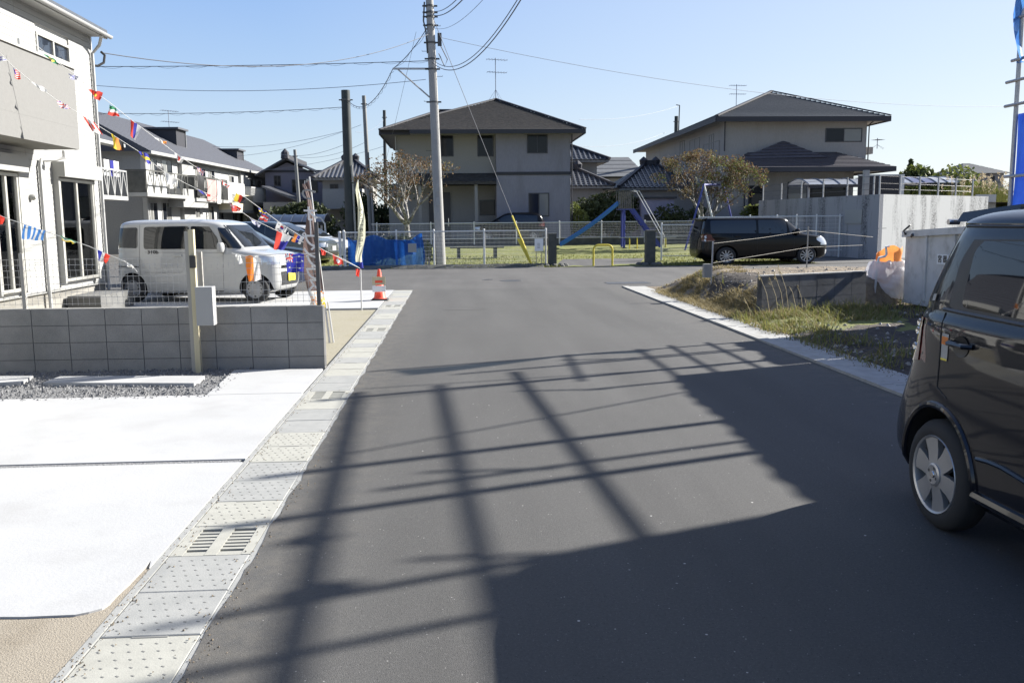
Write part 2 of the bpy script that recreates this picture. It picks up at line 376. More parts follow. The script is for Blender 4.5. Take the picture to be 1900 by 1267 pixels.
def tag(o, label, cat, group=None, kind=None):
    o['label'] = label; o['category'] = cat
    if group: o['group'] = group
    if kind: o['kind'] = kind
    return o
def thing(name, label, cat, loc=(0, 0, 0), rz=0.0, group=None):
    o = bpy.data.objects.new(name, None); COL.objects.link(o); o.location = loc; o.rotation_euler = (0, 0, rz)
    o.empty_display_size = .2
    return tag(o, label, cat, group)
def copy_tree(o, parent=None):
    c = o.copy(); COL.objects.link(c)
    if parent is not None: c.parent = parent
    for ch in list(o.children): copy_tree(ch, c)
    return c
def struct(name, mb, m, **k):
    o = mb.build(name, m, keep=True, **k); o['kind'] = 'structure'; return o
def link_copy(me, name, parent, loc, rot=None, scale=None):
    o = bpy.data.objects.new(name, me); COL.objects.link(o); o.parent = parent; o.location = loc
    if rot: o.rotation_euler = rot
    if scale: o.scale = scale
    return o
def text_mesh(txt, size, ext=.002, m='black', mirror=False):
    cu = bpy.data.curves.new('lettering', 'FONT'); cu.body = txt; cu.size = size; cu.extrude = ext; cu.align_x = 'CENTER'; cu.align_y = 'CENTER'
    cu.resolution_u = 3; cu.offset = size * .018
    o = bpy.data.objects.new('tmp', cu); COL.objects.link(o)
    dg = bpy.context.evaluated_depsgraph_get(); me = bpy.data.meshes.new_from_object(o.evaluated_get(dg))
    bpy.data.objects.remove(o); me.materials.clear(); me.materials.append(MT[m])
    if mirror:
        for v in me.vertices: v.co.x *= -1
        me.flip_normals()
    return me
def put_text(txt, size, parent, origin, xdir, ydir, m='black', mirror=False, name='lettering', ext=.002):
    me = text_mesh(txt, size, ext, m, mirror)
    x = Vector(xdir).normalized(); y = Vector(ydir).normalized(); z = x.cross(y)
    inv = wmat(parent).inverted() if parent else Matrix()
    T = Matrix.Translation(Vector(origin)) @ Matrix((x, y, z)).transposed().to_4x4()
    me.transform(inv @ T)
    o = bpy.data.objects.new(name, me); COL.objects.link(o); o.parent = parent
    return o

def meshify(m, amt, tint):
    n = m.node_tree.nodes; l = m.node_tree.links; out = n['Material Output']; src = out.inputs[0].links[0].from_socket
    t = n.new('ShaderNodeBsdfTransparent'); t.inputs[0].default_value = (*tint, 1); x = n.new('ShaderNodeMixShader'); x.inputs[0].default_value = amt
    l.new(src, x.inputs[1]); l.new(t.outputs[0], x.inputs[2]); l.new(x.outputs[0], out.inputs[0])
meshify(MT['tarp'], .42, (.25, .45, .95)); meshify(MT['sheetl'], .25, (.6, .8, 1))
# ================================================================ GROUND
def parkz(Y): return 0.04 + max(0, Y - 31.2) * 0.027
mb = MB(); mb.face([(-900, -60, -.12), (900, -60, -.12), (900, 1500, -.12), (-900, 1500, -.12)])
struct('terrain', mb, 'sand2')
mb = MB()
_e = [(-1.0 + .011 * math.sin(y_ * 3.1) * math.sin(y_ * 7.7) + random.uniform(-.007, .007), y_, 0) for y_ in [-8 + k * .09 for k in range(327)]]
mb.face([(3.98, -8, 0), (4.03, 21.4, 0), (-1.0, 21.4, 0)] + _e[::-1])
struct('road', mb, 'asphalt')
mb = MB(); mb.face([(-70, 21.4, 0), (80, 21.4, 0), (80, 31.0, 0), (-70, 31.0, 0)])
struct('cross_street', mb, 'asphalt2')
mb = MB(); mb.face([(-60, -8, -.03), (-1.46, -8, -.03), (-1.46, 21.4, -.03), (-60, 21.4, -.03)])
struct('sandy_yard', mb, 'sand2')
mb = MB(); mb.face([(-12, 0, -.001), (-1.457, 0, -.001), (-1.457, 4.4, -.001), (-12, 4.4, -.001)])
struct('sand_patch', mb, 'sand')
# gravel strip in front of the block wall (stones on it as geometry further below)
g1 = gp(0, 740); yg0 = gp(300, 740).y - .05; yg1 = gp(300, 684).y + .02
mb = MB(); mb.face([(-12, yg0, -.01), (-1.5, yg0, -.01), (-1.5, yg1, -.01), (-12, yg1, -.01)])
struct('gravel_bed', mb, 'gravel')
rs = random.Random(3); mb = MB()
for i in range(5200):
    x = rs.uniform(-6.8, -2.3); y = rs.uniform(yg0 + .06, yg1); r = rs.uniform(.008, .02)
    a = rs.uniform(0, 6.3); z = rs.uniform(-.008, .006)
    P = [Vector((x + r * math.cos(a + k * 2.09) * rs.uniform(.7, 1.2), y + r * math.sin(a + k * 2.09) * rs.uniform(.7, 1.2), z)) for k in range(3)]
    mb.add(P + [Vector((x, y, z + r * rs.uniform(.7, 1.3)))], [(0, 1, 3), (1, 2, 3), (2, 0, 3)])
o = mb.build('loose_gravel', 'gravel', keep=True); tag(o, 'loose grey gravel spread at the foot of the block wall', 'gravel', kind='stuff')
# white concrete slabs of the driveway
def slab(pts, z0=-.05, z1=.008, name='driveway_slab', m='concrete'):
    mb = MB(); mb.ext([(p[0], p[1], z0) for p in pts], (0, 0, z1 - z0)); return struct(name, mb, m)
ya = gp(250, 864).y; yb = gp(250, 858).y; yc = gp(250, 737).y
near = [gp(*p) for p in ((215, 1108), (203, 1122), (190, 1131), (165, 1138), (140, 1143), (90, 1145), (45, 1147), (0, 1147))]
edge_r = [gp(*p) for p in ((240, 1085), (262, 1062), (280, 1042))]
slab([(-12, ya), (-1.457, ya), (-1.457, 4.1)] + [(p.x, p.y) for p in edge_r[::-1]] + [(p.x, p.y) for p in near] + [(-12, near[-1].y - .02)])
slab([(-12, yc), (-1.457, yc), (-1.457, yb), (-12, yb)])
mb = MB(); mb.face([(-12, ya + .001, .001), (-1.48, ya + .001, .001), (-1.48, yb - .001, .001), (-12, yb - .001, .001)]); struct('joint_gravel', mb, 'gravel')
a_, b_, c_, d_ = gp(383, 734), gp(572, 732), gp(608, 685), gp(436, 687)
slab([(a_.x, yc + .012), (-1.475, yc + .012), (-1.475, c_.y - .01), (d_.x, d_.y - .01)])
for q in (((80, 715), (112, 703), (380, 702), (360, 716)), ((-60, 716), (-60, 703), (62, 702), (38, 715))):
    P = [gp(*p) for p in q]; slab([(p.x, p.y) for p in P], z1=.03, name='stepping_slab')
# driveway under the parked van
slab([(-15, 17.0), (-1.47, 16.9), (-1.47, 21.38), (-15, 21.38)], z0=-.06, z1=.004, name='driveway_slab')
# paver strip of the second drive is a narrow band of sand colour left as it is

# ---------------------------------------------------------------- left roadside drain with covers
XL0, XL1 = -1.455, -.985
drain = bpy.data.objects.new('roadside_drain', None); COL.objects.link(drain); drain['kind'] = 'structure'
mb = MB(); mb.box(XL0, XL1, -2, 21.35, -.3, -.055); mb.build('channel', 'dark', drain)  # solid box, the shade under the covers is put into its colour
mb = MB(); mb.box(XL0, XL0 + .035, -2, 21.35, -.2, .002); mb.box(XL1 - .04, XL1 + .01, -2, 21.35, -.2, -.003); mb.build('edge_rail', 'drain', drain)
CW = (XL1 - .043) - (XL0 + .038); CL = .428
def cover_mesh(kind, seed):
    rr = random.Random(seed); mb = MB(); w2 = CW / 2; l2 = CL / 2 - .003
    mats = ['drain_pale' if 'pale' in kind else 'drain', 'mark']
    if kind == 'grate':
        mats = ['drain_pale', 'mark']
        zt = .0
        for (x0, x1, y0, y1) in ((-w2, -w2 + .06, -l2, l2), (w2 - .045, w2, -l2, l2), (-.03, .03, -l2, l2), (-w2, w2, l2 - .04, l2), (-w2, w2, -l2, -l2 + .05)):
            mb.box(x0, x1, y0, y1, -.05, zt + (x1 - x0 < .07) * .0015)
        n = 7; span = CL - .1; st = span / n
        for k in range(n):
            y = -l2 + .05 + st * (k + .5) + .5 * st
            if k < n - 1: mb.box(-w2 + .06, w2 - .045, y - st * .28, y + st * .28, -.05, zt - .001)
    else:
        b = .004
        mb.box(-w2, w2, -l2, l2, -.05, -b)
        mb.add([(-w2, -l2, -b), (w2, -l2, -b), (w2, l2, -b), (-w2, l2, -b), (-w2 + b, -l2 + b, 0), (w2 - b, -l2 + b, 0), (w2 - b, l2 - b, 0), (-w2 + b, l2 - b, 0)],
               [(4, 5, 6, 7), (0, 1, 5, 4), (1, 2, 6, 5), (2, 3, 7, 6), (3, 0, 4, 7)])
        mb.mi = 1
        for r_ in range(6 if 'plain' not in kind else 0):
            for c in range(6):
                x = -w2 + .045 + (c + .5 * (r_ % 2)) * .055 + rr.uniform(-.003, .003); y = -l2 + .05 + r_ * .062
                if x > w2 - .02: continue
                mb.obox((x, y, .0002), (.0062, -.004, 0), (.0017, .0027, 0), (0, 0, .0010))
        if kind.endswith('slot'): mb.box(-.07, .07, l2 - .012, l2 + .001, -.03, .0018)
    o = mb.build('tmp', mats); me = o.data; off = o.location.copy(); me.transform(Matrix.Translation(off)); bpy.data.objects.remove(o); return me
CM = {k: cover_mesh(k, i) for i, k in enumerate(('grey', 'grey_slot', 'pale', 'pale_slot', 'grate', 'grey_plain', 'pale_plain', 'pale_plain_slot'))}
seq = {}
y = gp(270, 1033).y
yj = y            # near edge of the grating
i = 0
kinds = ['grate', 'pale_slot', 'grey', 'grey', 'pale_slot', 'pale', 'grey', 'grey', 'pale_slot', 'grate', 'grey', 'grey', 'pale', 'pale_slot', 'grey', 'pale', 'pale', 'grey', 'pale', 'grey', 'grey']
for k in range(-10, 40):
    yy = yj + (k + .5) * CL
    if k >= 0:
        kd = kinds[k % len(kinds)]
        if k > 5 and kd != 'grate': kd = 'grey_plain' if 'grey' in kd else ('pale_plain_slot' if 'slot' in kd else 'pale_plain')
    else: kd = {-1: 'grey', -2: 'grey', -3: 'pale_slot', -4: 'pale'}.get(k, 'grey')
    if yy > 21.2: break
    o = link_copy(CM[kd], 'drain_grating' if kd == 'grate' else 'drain_cover', drain, ((XL0 + .038 + XL1 - .043) / 2, yy, -.001 - .002 * (k % 3 == 0)))
    o.rotation_euler = (0, 0, R(random.uniform(-.25, .25)))
rs = random.Random(77); mb = MB()
for i in range(1300):
    y = 3 + 17 * rs.random() ** 1.6; side = rs.random()
    x = (-1.455 + abs(rs.gauss(0, .05))) if side < .6 else (-1.0 + rs.gauss(0, .045)); r = rs.uniform(.0025, .007)
    a = rs.uniform(0, 6.3); mb.add([(x + r * math.cos(a + q), y + r * math.sin(a + q), .001) for q in (0, 2.1, 4.2)] + [(x, y, .001 + r)], [(0, 1, 3), (1, 2, 3), (2, 0, 3)])
o = mb.build('grit', 'dirt', keep=True); tag(o, 'fine grit collected along the edges of the left drain covers', 'grit', kind='stuff')
# ---------------------------------------------------------------- right kerb strip
kerb = bpy.data.objects.new('kerb_strip', None); COL.objects.link(kerb); kerb['kind'] = 'structure'
mb = MB()
mb.box(.0, .15, 0, .594, -.2, .03); mb.box(.153, .56, 0, .594, -.2, .018)
o = mb.build('tmp', 'kerb'); km = o.data; km.transform(Matrix.Translation(o.location)); bpy.data.objects.remove(o)
for k in range(40):
    yy = -1.5 + k * .6
    if yy > 20.8: break
    link_copy(km, 'kerb_stone', kerb, (3.985 + .0022 * (yy), yy, random.uniform(-.004, .002)))
# manhole covers and patches on the road
for (px, py, r_) in ((948, 521, .3), (905, 519, .16)):
    p = gp(px, py); mb = MB(); mb.lathe([(.001, .001), (.003, r_ * .86), (.001, r_ * .88), (.005, r_ * .9), (.005, r_), (0, r_)], 28, 'z', (p.x, p.y, 0))
    tag(mb.build('manhole_cover', 'dsteel'), 'small round iron lid in the asphalt at the mouth of the lane' if r_ < .2 else 'large round iron manhole lid in the asphalt before the park', 'manhole cover')
p = gp(1160, 525); mb = MB(); mb.box(p.x - .5, p.x + .6, p.y - .35, p.y + .3, -.01, .006); tag(mb.build('drain_plate', 'dsteel'), 'dark rectangular metal drain plate at the far end of the right kerb', 'drain plate')
for (px, py, rx, ry) in ((862, 574, .42, .12),):
    p = gp(px, py); rr = random.Random(px); mb = MB(); n = 22
    mb.face([(p.x + rx * math.cos(k * 6.283 / n) * rr.uniform(.8, 1.1), p.y + ry * math.sin(k * 6.283 / n) * rr.uniform(.8, 1.1), .003) for k in range(n)]); struct('road_patch', mb, 'asphalt2')

# ---------------------------------------------------------------- right hand lot: heightfield of soil
def sm(a, b, x):
    t = max(0, min(1, (x - a) / (b - a))); return t * t * (3 - 2 * t)
from mathutils import noise as mnoise
WA = gp(1410, 590); WB_ = aY(1606, 504, WA.y + .9)
def loth(x, y):
    # soil level behind the retaining wall, mound towards the kerb, low ground this side
    t = (x - WA.x) / (WB_.x - WA.x); wy = WA.y + t * (WB_.y - WA.y)
    behind = sm(wy + .02, wy + .25, y) if x > WA.x - .05 else sm(WA.y - .6, WA.y + 1.2, y)
    far = 1 - sm(19.2, 21.2, y)
    h = .47 * behind * far * sm(4.62, 5.6, x)
    h += .05 * mnoise.noise((x * 1.3, y * 1.3, 0)) * sm(4.6, 5.4, x) + .035 * mnoise.noise((x * 5, y * 5, 3)) * sm(4.6, 5.0, x)
    h += .06 * sm(4.6, 5.2, x)
    if y > 20.6: h *= max(0, 1 - (y - 20.6) / .7)
    return h + .0
mb = MB()
NX, NY = 150, 190
def lf(u, v):
    x = 4.56 + (u ** 1.6) * 26; y = -2 + v * 23.35
    return (x, y, loth(x, y) if u > 0 else -.03)
mb.grid(NX, NY, lf)
o = struct('soil_lot', mb, ['dirt', 'mud', 'grass'], smooth=True, sharp=80)
for p in o.data.polygons:
    c = p.center; x, y = c.x, c.y
    t = (x - WA.x) / (WB_.x - WA.x); wy = WA.y + t * (WB_.y - WA.y)
    n1 = mnoise.noise((x * .9, y * .9, 5)) * 1.2
    if y < wy: p.material_index = 1 if (y + n1 < 12.2 or x > 7.2 + n1) else 2
    elif ((x - 5.45) / .8) ** 2 + ((y - 16.9) / 1.0) ** 2 < 1 + n1 * .8: p.material_index = 1
    else: p.material_index = 0
rs = random.Random(78); mb = MB()
for i in range(1500):
    y = 4 + 16 * rs.random(); x = 4.56 - abs(rs.gauss(0, .12)) + .0025 * y; r = rs.uniform(.004, .014)
    a = rs.uniform(0, 6.3); mb.add([(x + r * math.cos(a + q), y + r * math.sin(a + q), .016) for q in (0, 2.1, 4.2)] + [(x, y, .016 + r)], [(0, 1, 3), (1, 2, 3), (2, 0, 3)])
o = mb.build('spilled_soil', 'dirt', keep=True); tag(o, 'crumbs of soil spilled over the right kerb strip', 'soil', kind='stuff')
# stones lying in the soil
rs = random.Random(11); mb = MB()
def rock(x, y, z, r):
    P = []
    for k in range(5):
        a = k * 1.257 + rs.uniform(-.3, .3); P.append((x + r * math.cos(a) * rs.uniform(.6, 1.1), y + r * math.sin(a) * rs.uniform(.6, 1.1), z - r * .2))
    P.append((x + r * rs.uniform(-.2, .2), y + r * rs.uniform(-.2, .2), z + r * rs.uniform(.35, .7)))
    mb.add(P, [(k, (k + 1) % 5, 5) for k in range(5)])
for i in range(1500):
    x = 4.7 + rs.random() ** 1.5 * 9; y = rs.uniform(5, 20.6); rock(x, y, loth(x, y) + .004, rs.uniform(.012, .05) * (1.4 if rs.random() < .05 else 1))
o = mb.build('stones', 'stonel', keep=True); o.data.materials[0] = mat('lot_stone', (.22, .20, .17), (.34, .31, .27), 4, .9, space='World'); tag(o, 'small stones scattered over the bare soil of the building lot', 'stones', kind='stuff')

# ---------------------------------------------------------------- grass
def blades(name, label, pts, hfun, m, seed, width=.012, lean=.35, nseg=2):
    rr = random.Random(seed); mb = MB()
    for (x, y, z) in pts:
        h = hfun(rr); a = rr.uniform(0, 6.283); l = h * rr.uniform(.1, lean) * 1.6; wd = width * rr.uniform(.6, 1.3)
        dx, dy = math.cos(a), math.sin(a); px, py = -dy * wd / 2, dx * wd / 2
        b = len(mb.v)
        for k in range(nseg + 1):
            t = k / nseg; q = (1 - t) ** .6
            cx, cy, cz = x + dx * l * t * t, y + dy * l * t * t, z + h * t * (1 - .25 * t)
            if k < nseg: mb.v += [Vector((cx - px * q, cy - py * q, cz)), Vector((cx + px * q, cy + py * q, cz))]
            else: mb.v += [Vector((cx, cy, cz))]
        for k in range(nseg - 1):
            mb.f.append((b + 2 * k, b + 2 * k + 1, b + 2 * k + 3, b + 2 * k + 2)); mb.m.append(0)
        k = nseg - 1; mb.f.append((b + 2 * k, b + 2 * k + 1, b + 2 * k + 2)); mb.m.append(0)
    o = mb.build(name, m, keep=True); return tag(o, label, 'grass', kind='stuff')
rs = random.Random(21); P = []; Q = []
while len(P) < 12000:
    x = rs.uniform(4.40, 8.5); y = rs.uniform(8.5, 20)
    t = (x - WA.x) / (WB_.x - WA.x); wy = WA.y + t * (WB_.y - WA.y)
    d = wy - y
    dens = 0
    if x > WA.x - .3 and -.0 < d < 1.9: dens = .8 * (1 - d / 2.0) * (1 if x < 7.2 else .15)
    elif x < WA.x + .3 and 12 < y < 19.5: dens = .55 * (1 - abs(x - 4.75) / 1.0)
    elif 9 < y < 12.5 and x < 5.2: dens = .14
    if ((x - 5.45) / .75) ** 2 + ((y - 16.9) / .9) ** 2 < 1: dens *= .12
    if dens > 0 and mnoise.noise((x * 2, y * 2, 7)) > -.25 and rs.random() < dens: P.append((x, y, loth(x, y) - .01))
blades('weeds', 'green and yellow weeds growing in front of the low retaining wall on the soil lot', [p for i, p in enumerate(P) if i % 3 and not (p[0] < 5.2 and p[1] > 14)], lambda r: r.uniform(.03, .17) if r.random() < .9 else r.uniform(.17, .36), 'leafg', 1, .014, .8)
blades('dry_weeds', 'dry straw coloured weeds along the kerb of the soil lot', [p for i, p in enumerate(P) if i % 3 == 0 or (p[0] < 5.2 and p[1] > 14)], lambda r: r.uniform(.04, .20), 'leafd', 2, .014, 1.2)
P = [(rs.uniform(4.6, 6.2), rs.uniform(14.6, 20.5)) for _ in range(6500)]
P = [(x, y, loth(x, y) - .01) for x, y in P if ((x - 5.5) / .75) ** 2 + ((y - 16.9) / 1.0) ** 2 > 1 and mnoise.noise((x * 1.5, y * 1.5, 2)) > -.1]
blades('dry_grass', 'flattened dry grass on the soil mound beside the kerb', P, lambda r: r.uniform(.03, .12), 'leafd', 3, .016, 1.6)
# tall straw stalks
mb = MB()
for (px, py, h) in ((1430, 560, .75), (1445, 555, .6), (1465, 548, .8), (1480, 560, .7), (1500, 545, .6), (1520, 540, .5), (1455, 575, .7), (1545, 560, .4), (1395, 575, .35), (1560, 545, .5), (1490, 580, .5)):
    t = (px - 1410) / 205; y = WA.y + t * 1.4 - .25; b = aY(px, py, y); b.z = loth(b.x, y)
    d = rs.uniform(-.5, -.15) * h; mb.tube([b, b + Vector((d * .3, 0, h * .5)), b + Vector((d, 0, h))], [.004, .003, .002], 4)
    for k in range(7):
        t2 = .78 + .03 * k; q = b + Vector((d * t2, 0, h * t2)); mb.beam(q, q + Vector((rs.uniform(-.05, .02), rs.uniform(-.02, .02), .03)), .012, .004)
tag(mb.build('tall_stalks', 'straw', keep=True), 'tall bleached grass stalks leaning before the low retaining wall', 'grass', kind='stuff')

# ---------------------------------------------------------------- the park lawn
mb = MB(); mb.grid(60, 24, lambda u, v: (-5.2 + u * 18.2, 31.0 + v * 15, parkz(31.0 + v * 15) - .03 + .03 * mnoise.noise((u * 30, v * 12, 1))))
struct('lawn', mb, 'grass')
mb = MB(); mb.face([(13.0, 31.0, .012), (60, 31.0, .012), (60, 44, .012), (13.0, 44, .012)]); struct('side_lane', mb, 'asphalt2')
rs = random.Random(5); P = []
for i in range(9000):
    x = rs.uniform(-5, 12.8); y = 31.02 + rs.random() ** 2 * 6
    if 3.7 < x < 7.4 and y < 34: continue
    P.append((x, y, parkz(y) - .03))
blades('lawn_grass', 'uncut grass at the front edge of the park lawn', P, lambda r: r.uniform(.03, .13), 'leafg', 6, .03, .8)
# dark earth bank along the street edge
mb = MB(); mb.grid(80, 4, lambda u, v: (-5.2 + u * 8.3, 30.9 + v * .6, [0, .06, .13, .12, .04][int(round(v * 4))] + .03 * mnoise.noise((u * 40, v * 5, 2))))
struct('earth_bank', mb, 'stonel')
# asphalt apron at the gate
a_, b_, c_, d_ = gp(1035, 499), gp(1195, 497), gp(1190, 482, .1), gp(1045, 483, .1)
mb = MB(); mb.face([(a_.x, 31.0, .006), (b_.x, 31.0, .006), (c_.x + .2, 34.2, parkz(34.2) + .02), (d_.x, 34.2, parkz(34.2) + .02)]); struct('park_apron', mb, 'asphalt2')
# parking ground left of the park and the plots behind
mb = MB(); mb.face([(-70, 31.0, -.01), (-5.2, 31.0, -.01), (-5.2, 120, -.01), (-70, 120, -.01)]); struct('parking_ground', mb, 'asphalt2')

# ================================================================ LEFT BLOCK WALL WITH MESH FENCE
br = gp(611, 681); WY = br.y; bl = gp(0, 690); 
wtop = aY(607, 567, WY).z; ang = math.atan2(bl.y - br.y, bl.x - br.x)
wall = thing('block_wall', 'low grey concrete block wall in front of the white van', 'wall', (-1.47, WY, 0), 0)
def blockset(parent, p0, dirv, nrm, L, H, ch=.19, bl_=.4, m='block', bottom=None, thick=.12):
    """stack bond blocks from p0 along dirv"""
    dirv = Vector(dirv).normalized(); nrm = Vector(nrm).normalized()
    nb = int(math.ceil(L / bl_)); nc = int(math.ceil(H / ch))
    mj = MB(); mj.obox(Vector(p0) + dirv * L / 2 + Vector((0, 0, H / 2 - .004)), dirv * (L / 2 - .004), nrm * (thick / 2 - .007), (0, 0, H / 2 - .004)); mj.build('mortar', 'joint', parent)
    for c in range(nc):
        z1 = H - c * ch; z0 = max(z1 - ch + .007, -.05)
        if z1 < 0: break
        for b in range(nb):
            a0 = b * bl_ + .004; a1 = min((b + 1) * bl_ - .004, L)
            if a1 - a0 < .03: continue
            cc = Vector(p0) + dirv * (a0 + a1) / 2 + Vector((0, 0, (z0 + z1) / 2)) + nrm * random.uniform(-.0015, .0015)
            mbb = MB(); mbb.obox(cc, dirv * (a1 - a0) / 2, nrm * thick / 2, (0, 0, (z1 - z0) / 2)); mbb.build('block', m, parent)
blockset(wall, (-1.47, WY + .06, 0), (math.cos(ang), math.sin(ang), 0), (-math.sin(ang), math.cos(ang), 0), 5.9, wtop)
# mesh fence on top
fence = thing('mesh_fence', 'thin wire mesh fence with slim posts standing on the grey block wall', 'fence', (-1.6, WY + .06, wtop))
dv = Vector((math.cos(ang), math.sin(ang), 0)); f0 = Vector((-1.52, WY + .06, wtop)); FH = .57
for px in (38, 374, 592):
    q = aY(px, 560, WY + .06); s_ = (f0.x - q.x) / -dv.x; p = f0 + dv * s_
    mb = MB(); mb.box(p.x - .02, p.x + .02, p.y - .02, p.y + .02, wtop - .05, wtop + FH + (.35 if px == 592 else .04)); mb.build('post', 'ply' if px != 592 else 'dsteel', fence)
mb = MB(); n = int(5.7 / .062)
for k in range(n):
    p = f0 + dv * (.05 + k * .062); z = wtop + .03
    mb.tube([p + Vector((0, -.0, .03)), p + Vector((0, 0, .12)), p + Vector((0, -.025, .15)), p + Vector((0, 0, .18)), p + Vector((0, 0, .42)), p + Vector((0, -.02, .45)), p + Vector((0, 0, .48)), p + Vector((0, 0, FH - .02))], .0021, 3)
for z in (.05, .12, .18, .27, .35, .42, .48, FH - .03):
    mb.tube([f0 + Vector((0, 0, z)), f0 + dv * 5.75 + Vector((0, 0, z))], .0024, 3)
mb.build('wire_mesh', 'steel', fence)

# temporary meter post with box
b0 = gp(366, 690); MY = b0.y; mx = b0.x
mp_ = thing('meter_post', 'pale timber post with a white box and a black meter beside the gravel', 'post', (mx, MY, 0))
ht = aY(350, 426, MY).z
mb = MB(); mb.box(mx - .055, mx - .012, MY + .0, MY + .05, -.1, ht - .02); mb.build('steel_post', 'ply', mp_)
mb = MB(); mb.box(mx - .010, mx + .045, MY - .02, MY + .045, -.1, ht); mb.build('timber_post', 'wood', mp_)
z0 = aY(380, 603, MY - .1).z; z1 = aY(380, 532, MY - .1).z; x0 = aY(363, 560, MY - .12).x; x1 = aY(397, 560, MY - .1).x
mb = MB(); mb.box(x0 + .01, x1, MY - .16, MY - .02, z0, z1); bx = mb.build('meter_box', 'white', mp_)
mb = MB(); mb.box(x0 + .014, x1 - .004, MY - .168, MY - .161, z0 + .006, z1 - .006); mb.build('door', 'gwhite', bx)
z0 = aY(360, 497, MY).z; z1 = aY(360, 474, MY).z
mb = MB(); mb.box(mx + .0, mx + .06, MY - .055, MY - .021, z0, z1); mb.build('meter', 'black', mp_)

# ================================================================ NEAR WHITE HOUSE
HX = -7.05; HY0, HY1 = 3.0, aX(203, 562, HX).y; HE = aX(165, 65, HX).z
print('house corner Y', HY1, 'eave', HE)
house = thing('white_house', 'new white two storey house with a beige balcony, nearest on the left', 'house', (-10.5, 11, 0))
mb = MB(); mb.box(-15, HX - .03, HY0, HY1, .45, HE); mb.build('wall', 'wallw', house)
mb = MB(); mb.box(-14.98, HX - .035, HY0 + .02, HY1 - .02, -.1, .449); mb.build('foundation', 'base', house)
mb = MB(); mb.box(-15, HX + .02, HY0, HY1 + .01, .45, .475); mb.build('drip_flashing', 'gwhite', house)
w1 = (aX(65, 58, HX).y, aX(127, 82, HX).y, aX(125, 120, HX).z, aX(65, 58, HX).z)
dA = (aX(100, 330, HX).y, aX(163, 330, HX).y, .60, aX(98, 330, HX).z)
dB = (aX(-25, 325, HX).y, aX(22, 325, HX).y, .56, aX(20, 322, HX).z)
opens = [w1, dA, dB, (11.2, 13.4, 3.0, 4.85), (9, 11.8, .56, 2.43), (8.2, 10.6, 3.6, 4.9)]
row = .303; z = .478; k = 0
while z < HE - .02:
    zt = min(z + row, HE); iv = [(HY0, HY1 + .003)]
    for (a, b, c, d) in opens:
        if d > z + .02 and c < zt - .02:
            nv = []
            for (p, q) in iv:
                if b <= p or a >= q: nv.append((p, q)); continue
                if a > p: nv.append((p, a))
                if b < q: nv.append((b, q))
            iv = nv
    for (p, q) in iv:
        n = max(1, int(round((q - p) / 3.0)))
        for j in range(n):
            mb = MB(); y0 = p + (q - p) * j / n + .002; y1 = p + (q - p) * (j + 1) / n - .002
            for s3 in range(3):
                zz0 = z + row * s3 / 3 + .003; zz1 = min(z + row * (s3 + 1) / 3, zt) - .001
                if zz1 > zz0: mb.add([(HX - .028, y0, zz0), (HX - .028, y1, zz0), (HX + .002, y1, zz0), (HX + .002, y0, zz0), (HX - .028, y0, zz1), (HX - .028, y1, zz1), (HX - .003, y1, zz1), (HX - .003, y0, zz1)],
                                     [(0, 1, 2, 3), (4, 7, 6, 5), (0, 3, 7, 4), (1, 5, 6, 2), (2, 6, 7, 3), (0, 4, 5, 1)])
            if mb.v: mb.build('siding_plank', 'siding', house)
    z += row; k += 1
def win_x(parent, X, y0, y1, z0, z1, frame='alu', glass='glass', leaves=2, curt=True, nx=1, fw=.045, name='window', depth=.05, cm='curtain', cf=.45):
    """window in a wall whose face is at X, facing +X (nx=1) or -X"""
    s = nx
    mb = MB()
    mb.box(*sorted((X - s * depth, X + s * .02)), y0, y1, z0, z0 + fw); mb.box(*sorted((X - s * depth, X + s * .02)), y0, y1, z1 - fw, z1)
    mb.box(*sorted((X - s * depth, X + s * .019)), y0, y0 + fw, z0 + fw, z1 - fw); mb.box(*sorted((X - s * depth, X + s * .019)), y1 - fw, y1, z0 + fw, z1 - fw)
    for k in range(1, leaves):
        yy = y0 + (y1 - y0) * k / leaves; mb.box(*sorted((X - s * depth, X + s * .014)), yy - fw * .6, yy + fw * .6, z0 + fw, z1 - fw)
    wn = mb.build(name, frame, parent)
    for k in range(leaves):
        a = y0 + (y1 - y0) * k / leaves + fw; b = y0 + (y1 - y0) * (k + 1) / leaves - fw
        mb = MB(); xx = X - s * (.015 + .012 * (k % 2)); mb.box(*sorted((xx, xx + s * .004)), a, b, z0 + fw, z1 - fw); mb.build('pane', glass, wn)
    return wn
def win_y(parent, Y, x0, x1, z0, z1, frame='bronze', glass='glass', leaves=2, fw=.05, name='window', lightleaf=None):
    mb = MB(); Yo = Y - .03
    mb.box(x0, x1, Yo, Y + .02, z0, z0 + fw); mb.box(x0, x1, Yo, Y + .02, z1 - fw, z1)
    mb.box(x0, x0 + fw, Yo + .001, Y + .02, z0 + fw, z1 - fw); mb.box(x1 - fw, x1, Yo + .001, Y + .02, z0 + fw, z1 - fw)
    for k in range(1, leaves):
        xx = x0 + (x1 - x0) * k / leaves; mb.box(xx - fw * .5, xx + fw * .5, Yo + .004, Y + .02, z0 + fw, z1 - fw)
    wn = mb.build(name, frame, parent)
    for k in range(leaves):
        a = x0 + (x1 - x0) * k / leaves + fw * .5; b = x0 + (x1 - x0) * (k + 1) / leaves - fw * .5
        mb = MB(); mb.box(a, b, Y - .012, Y - .006, z0 + fw, z1 - fw); mb.build('pane', 'cglass' if lightleaf == k else glass, wn)
    return wn
win_x(house, HX, *w1, glass='nglass')
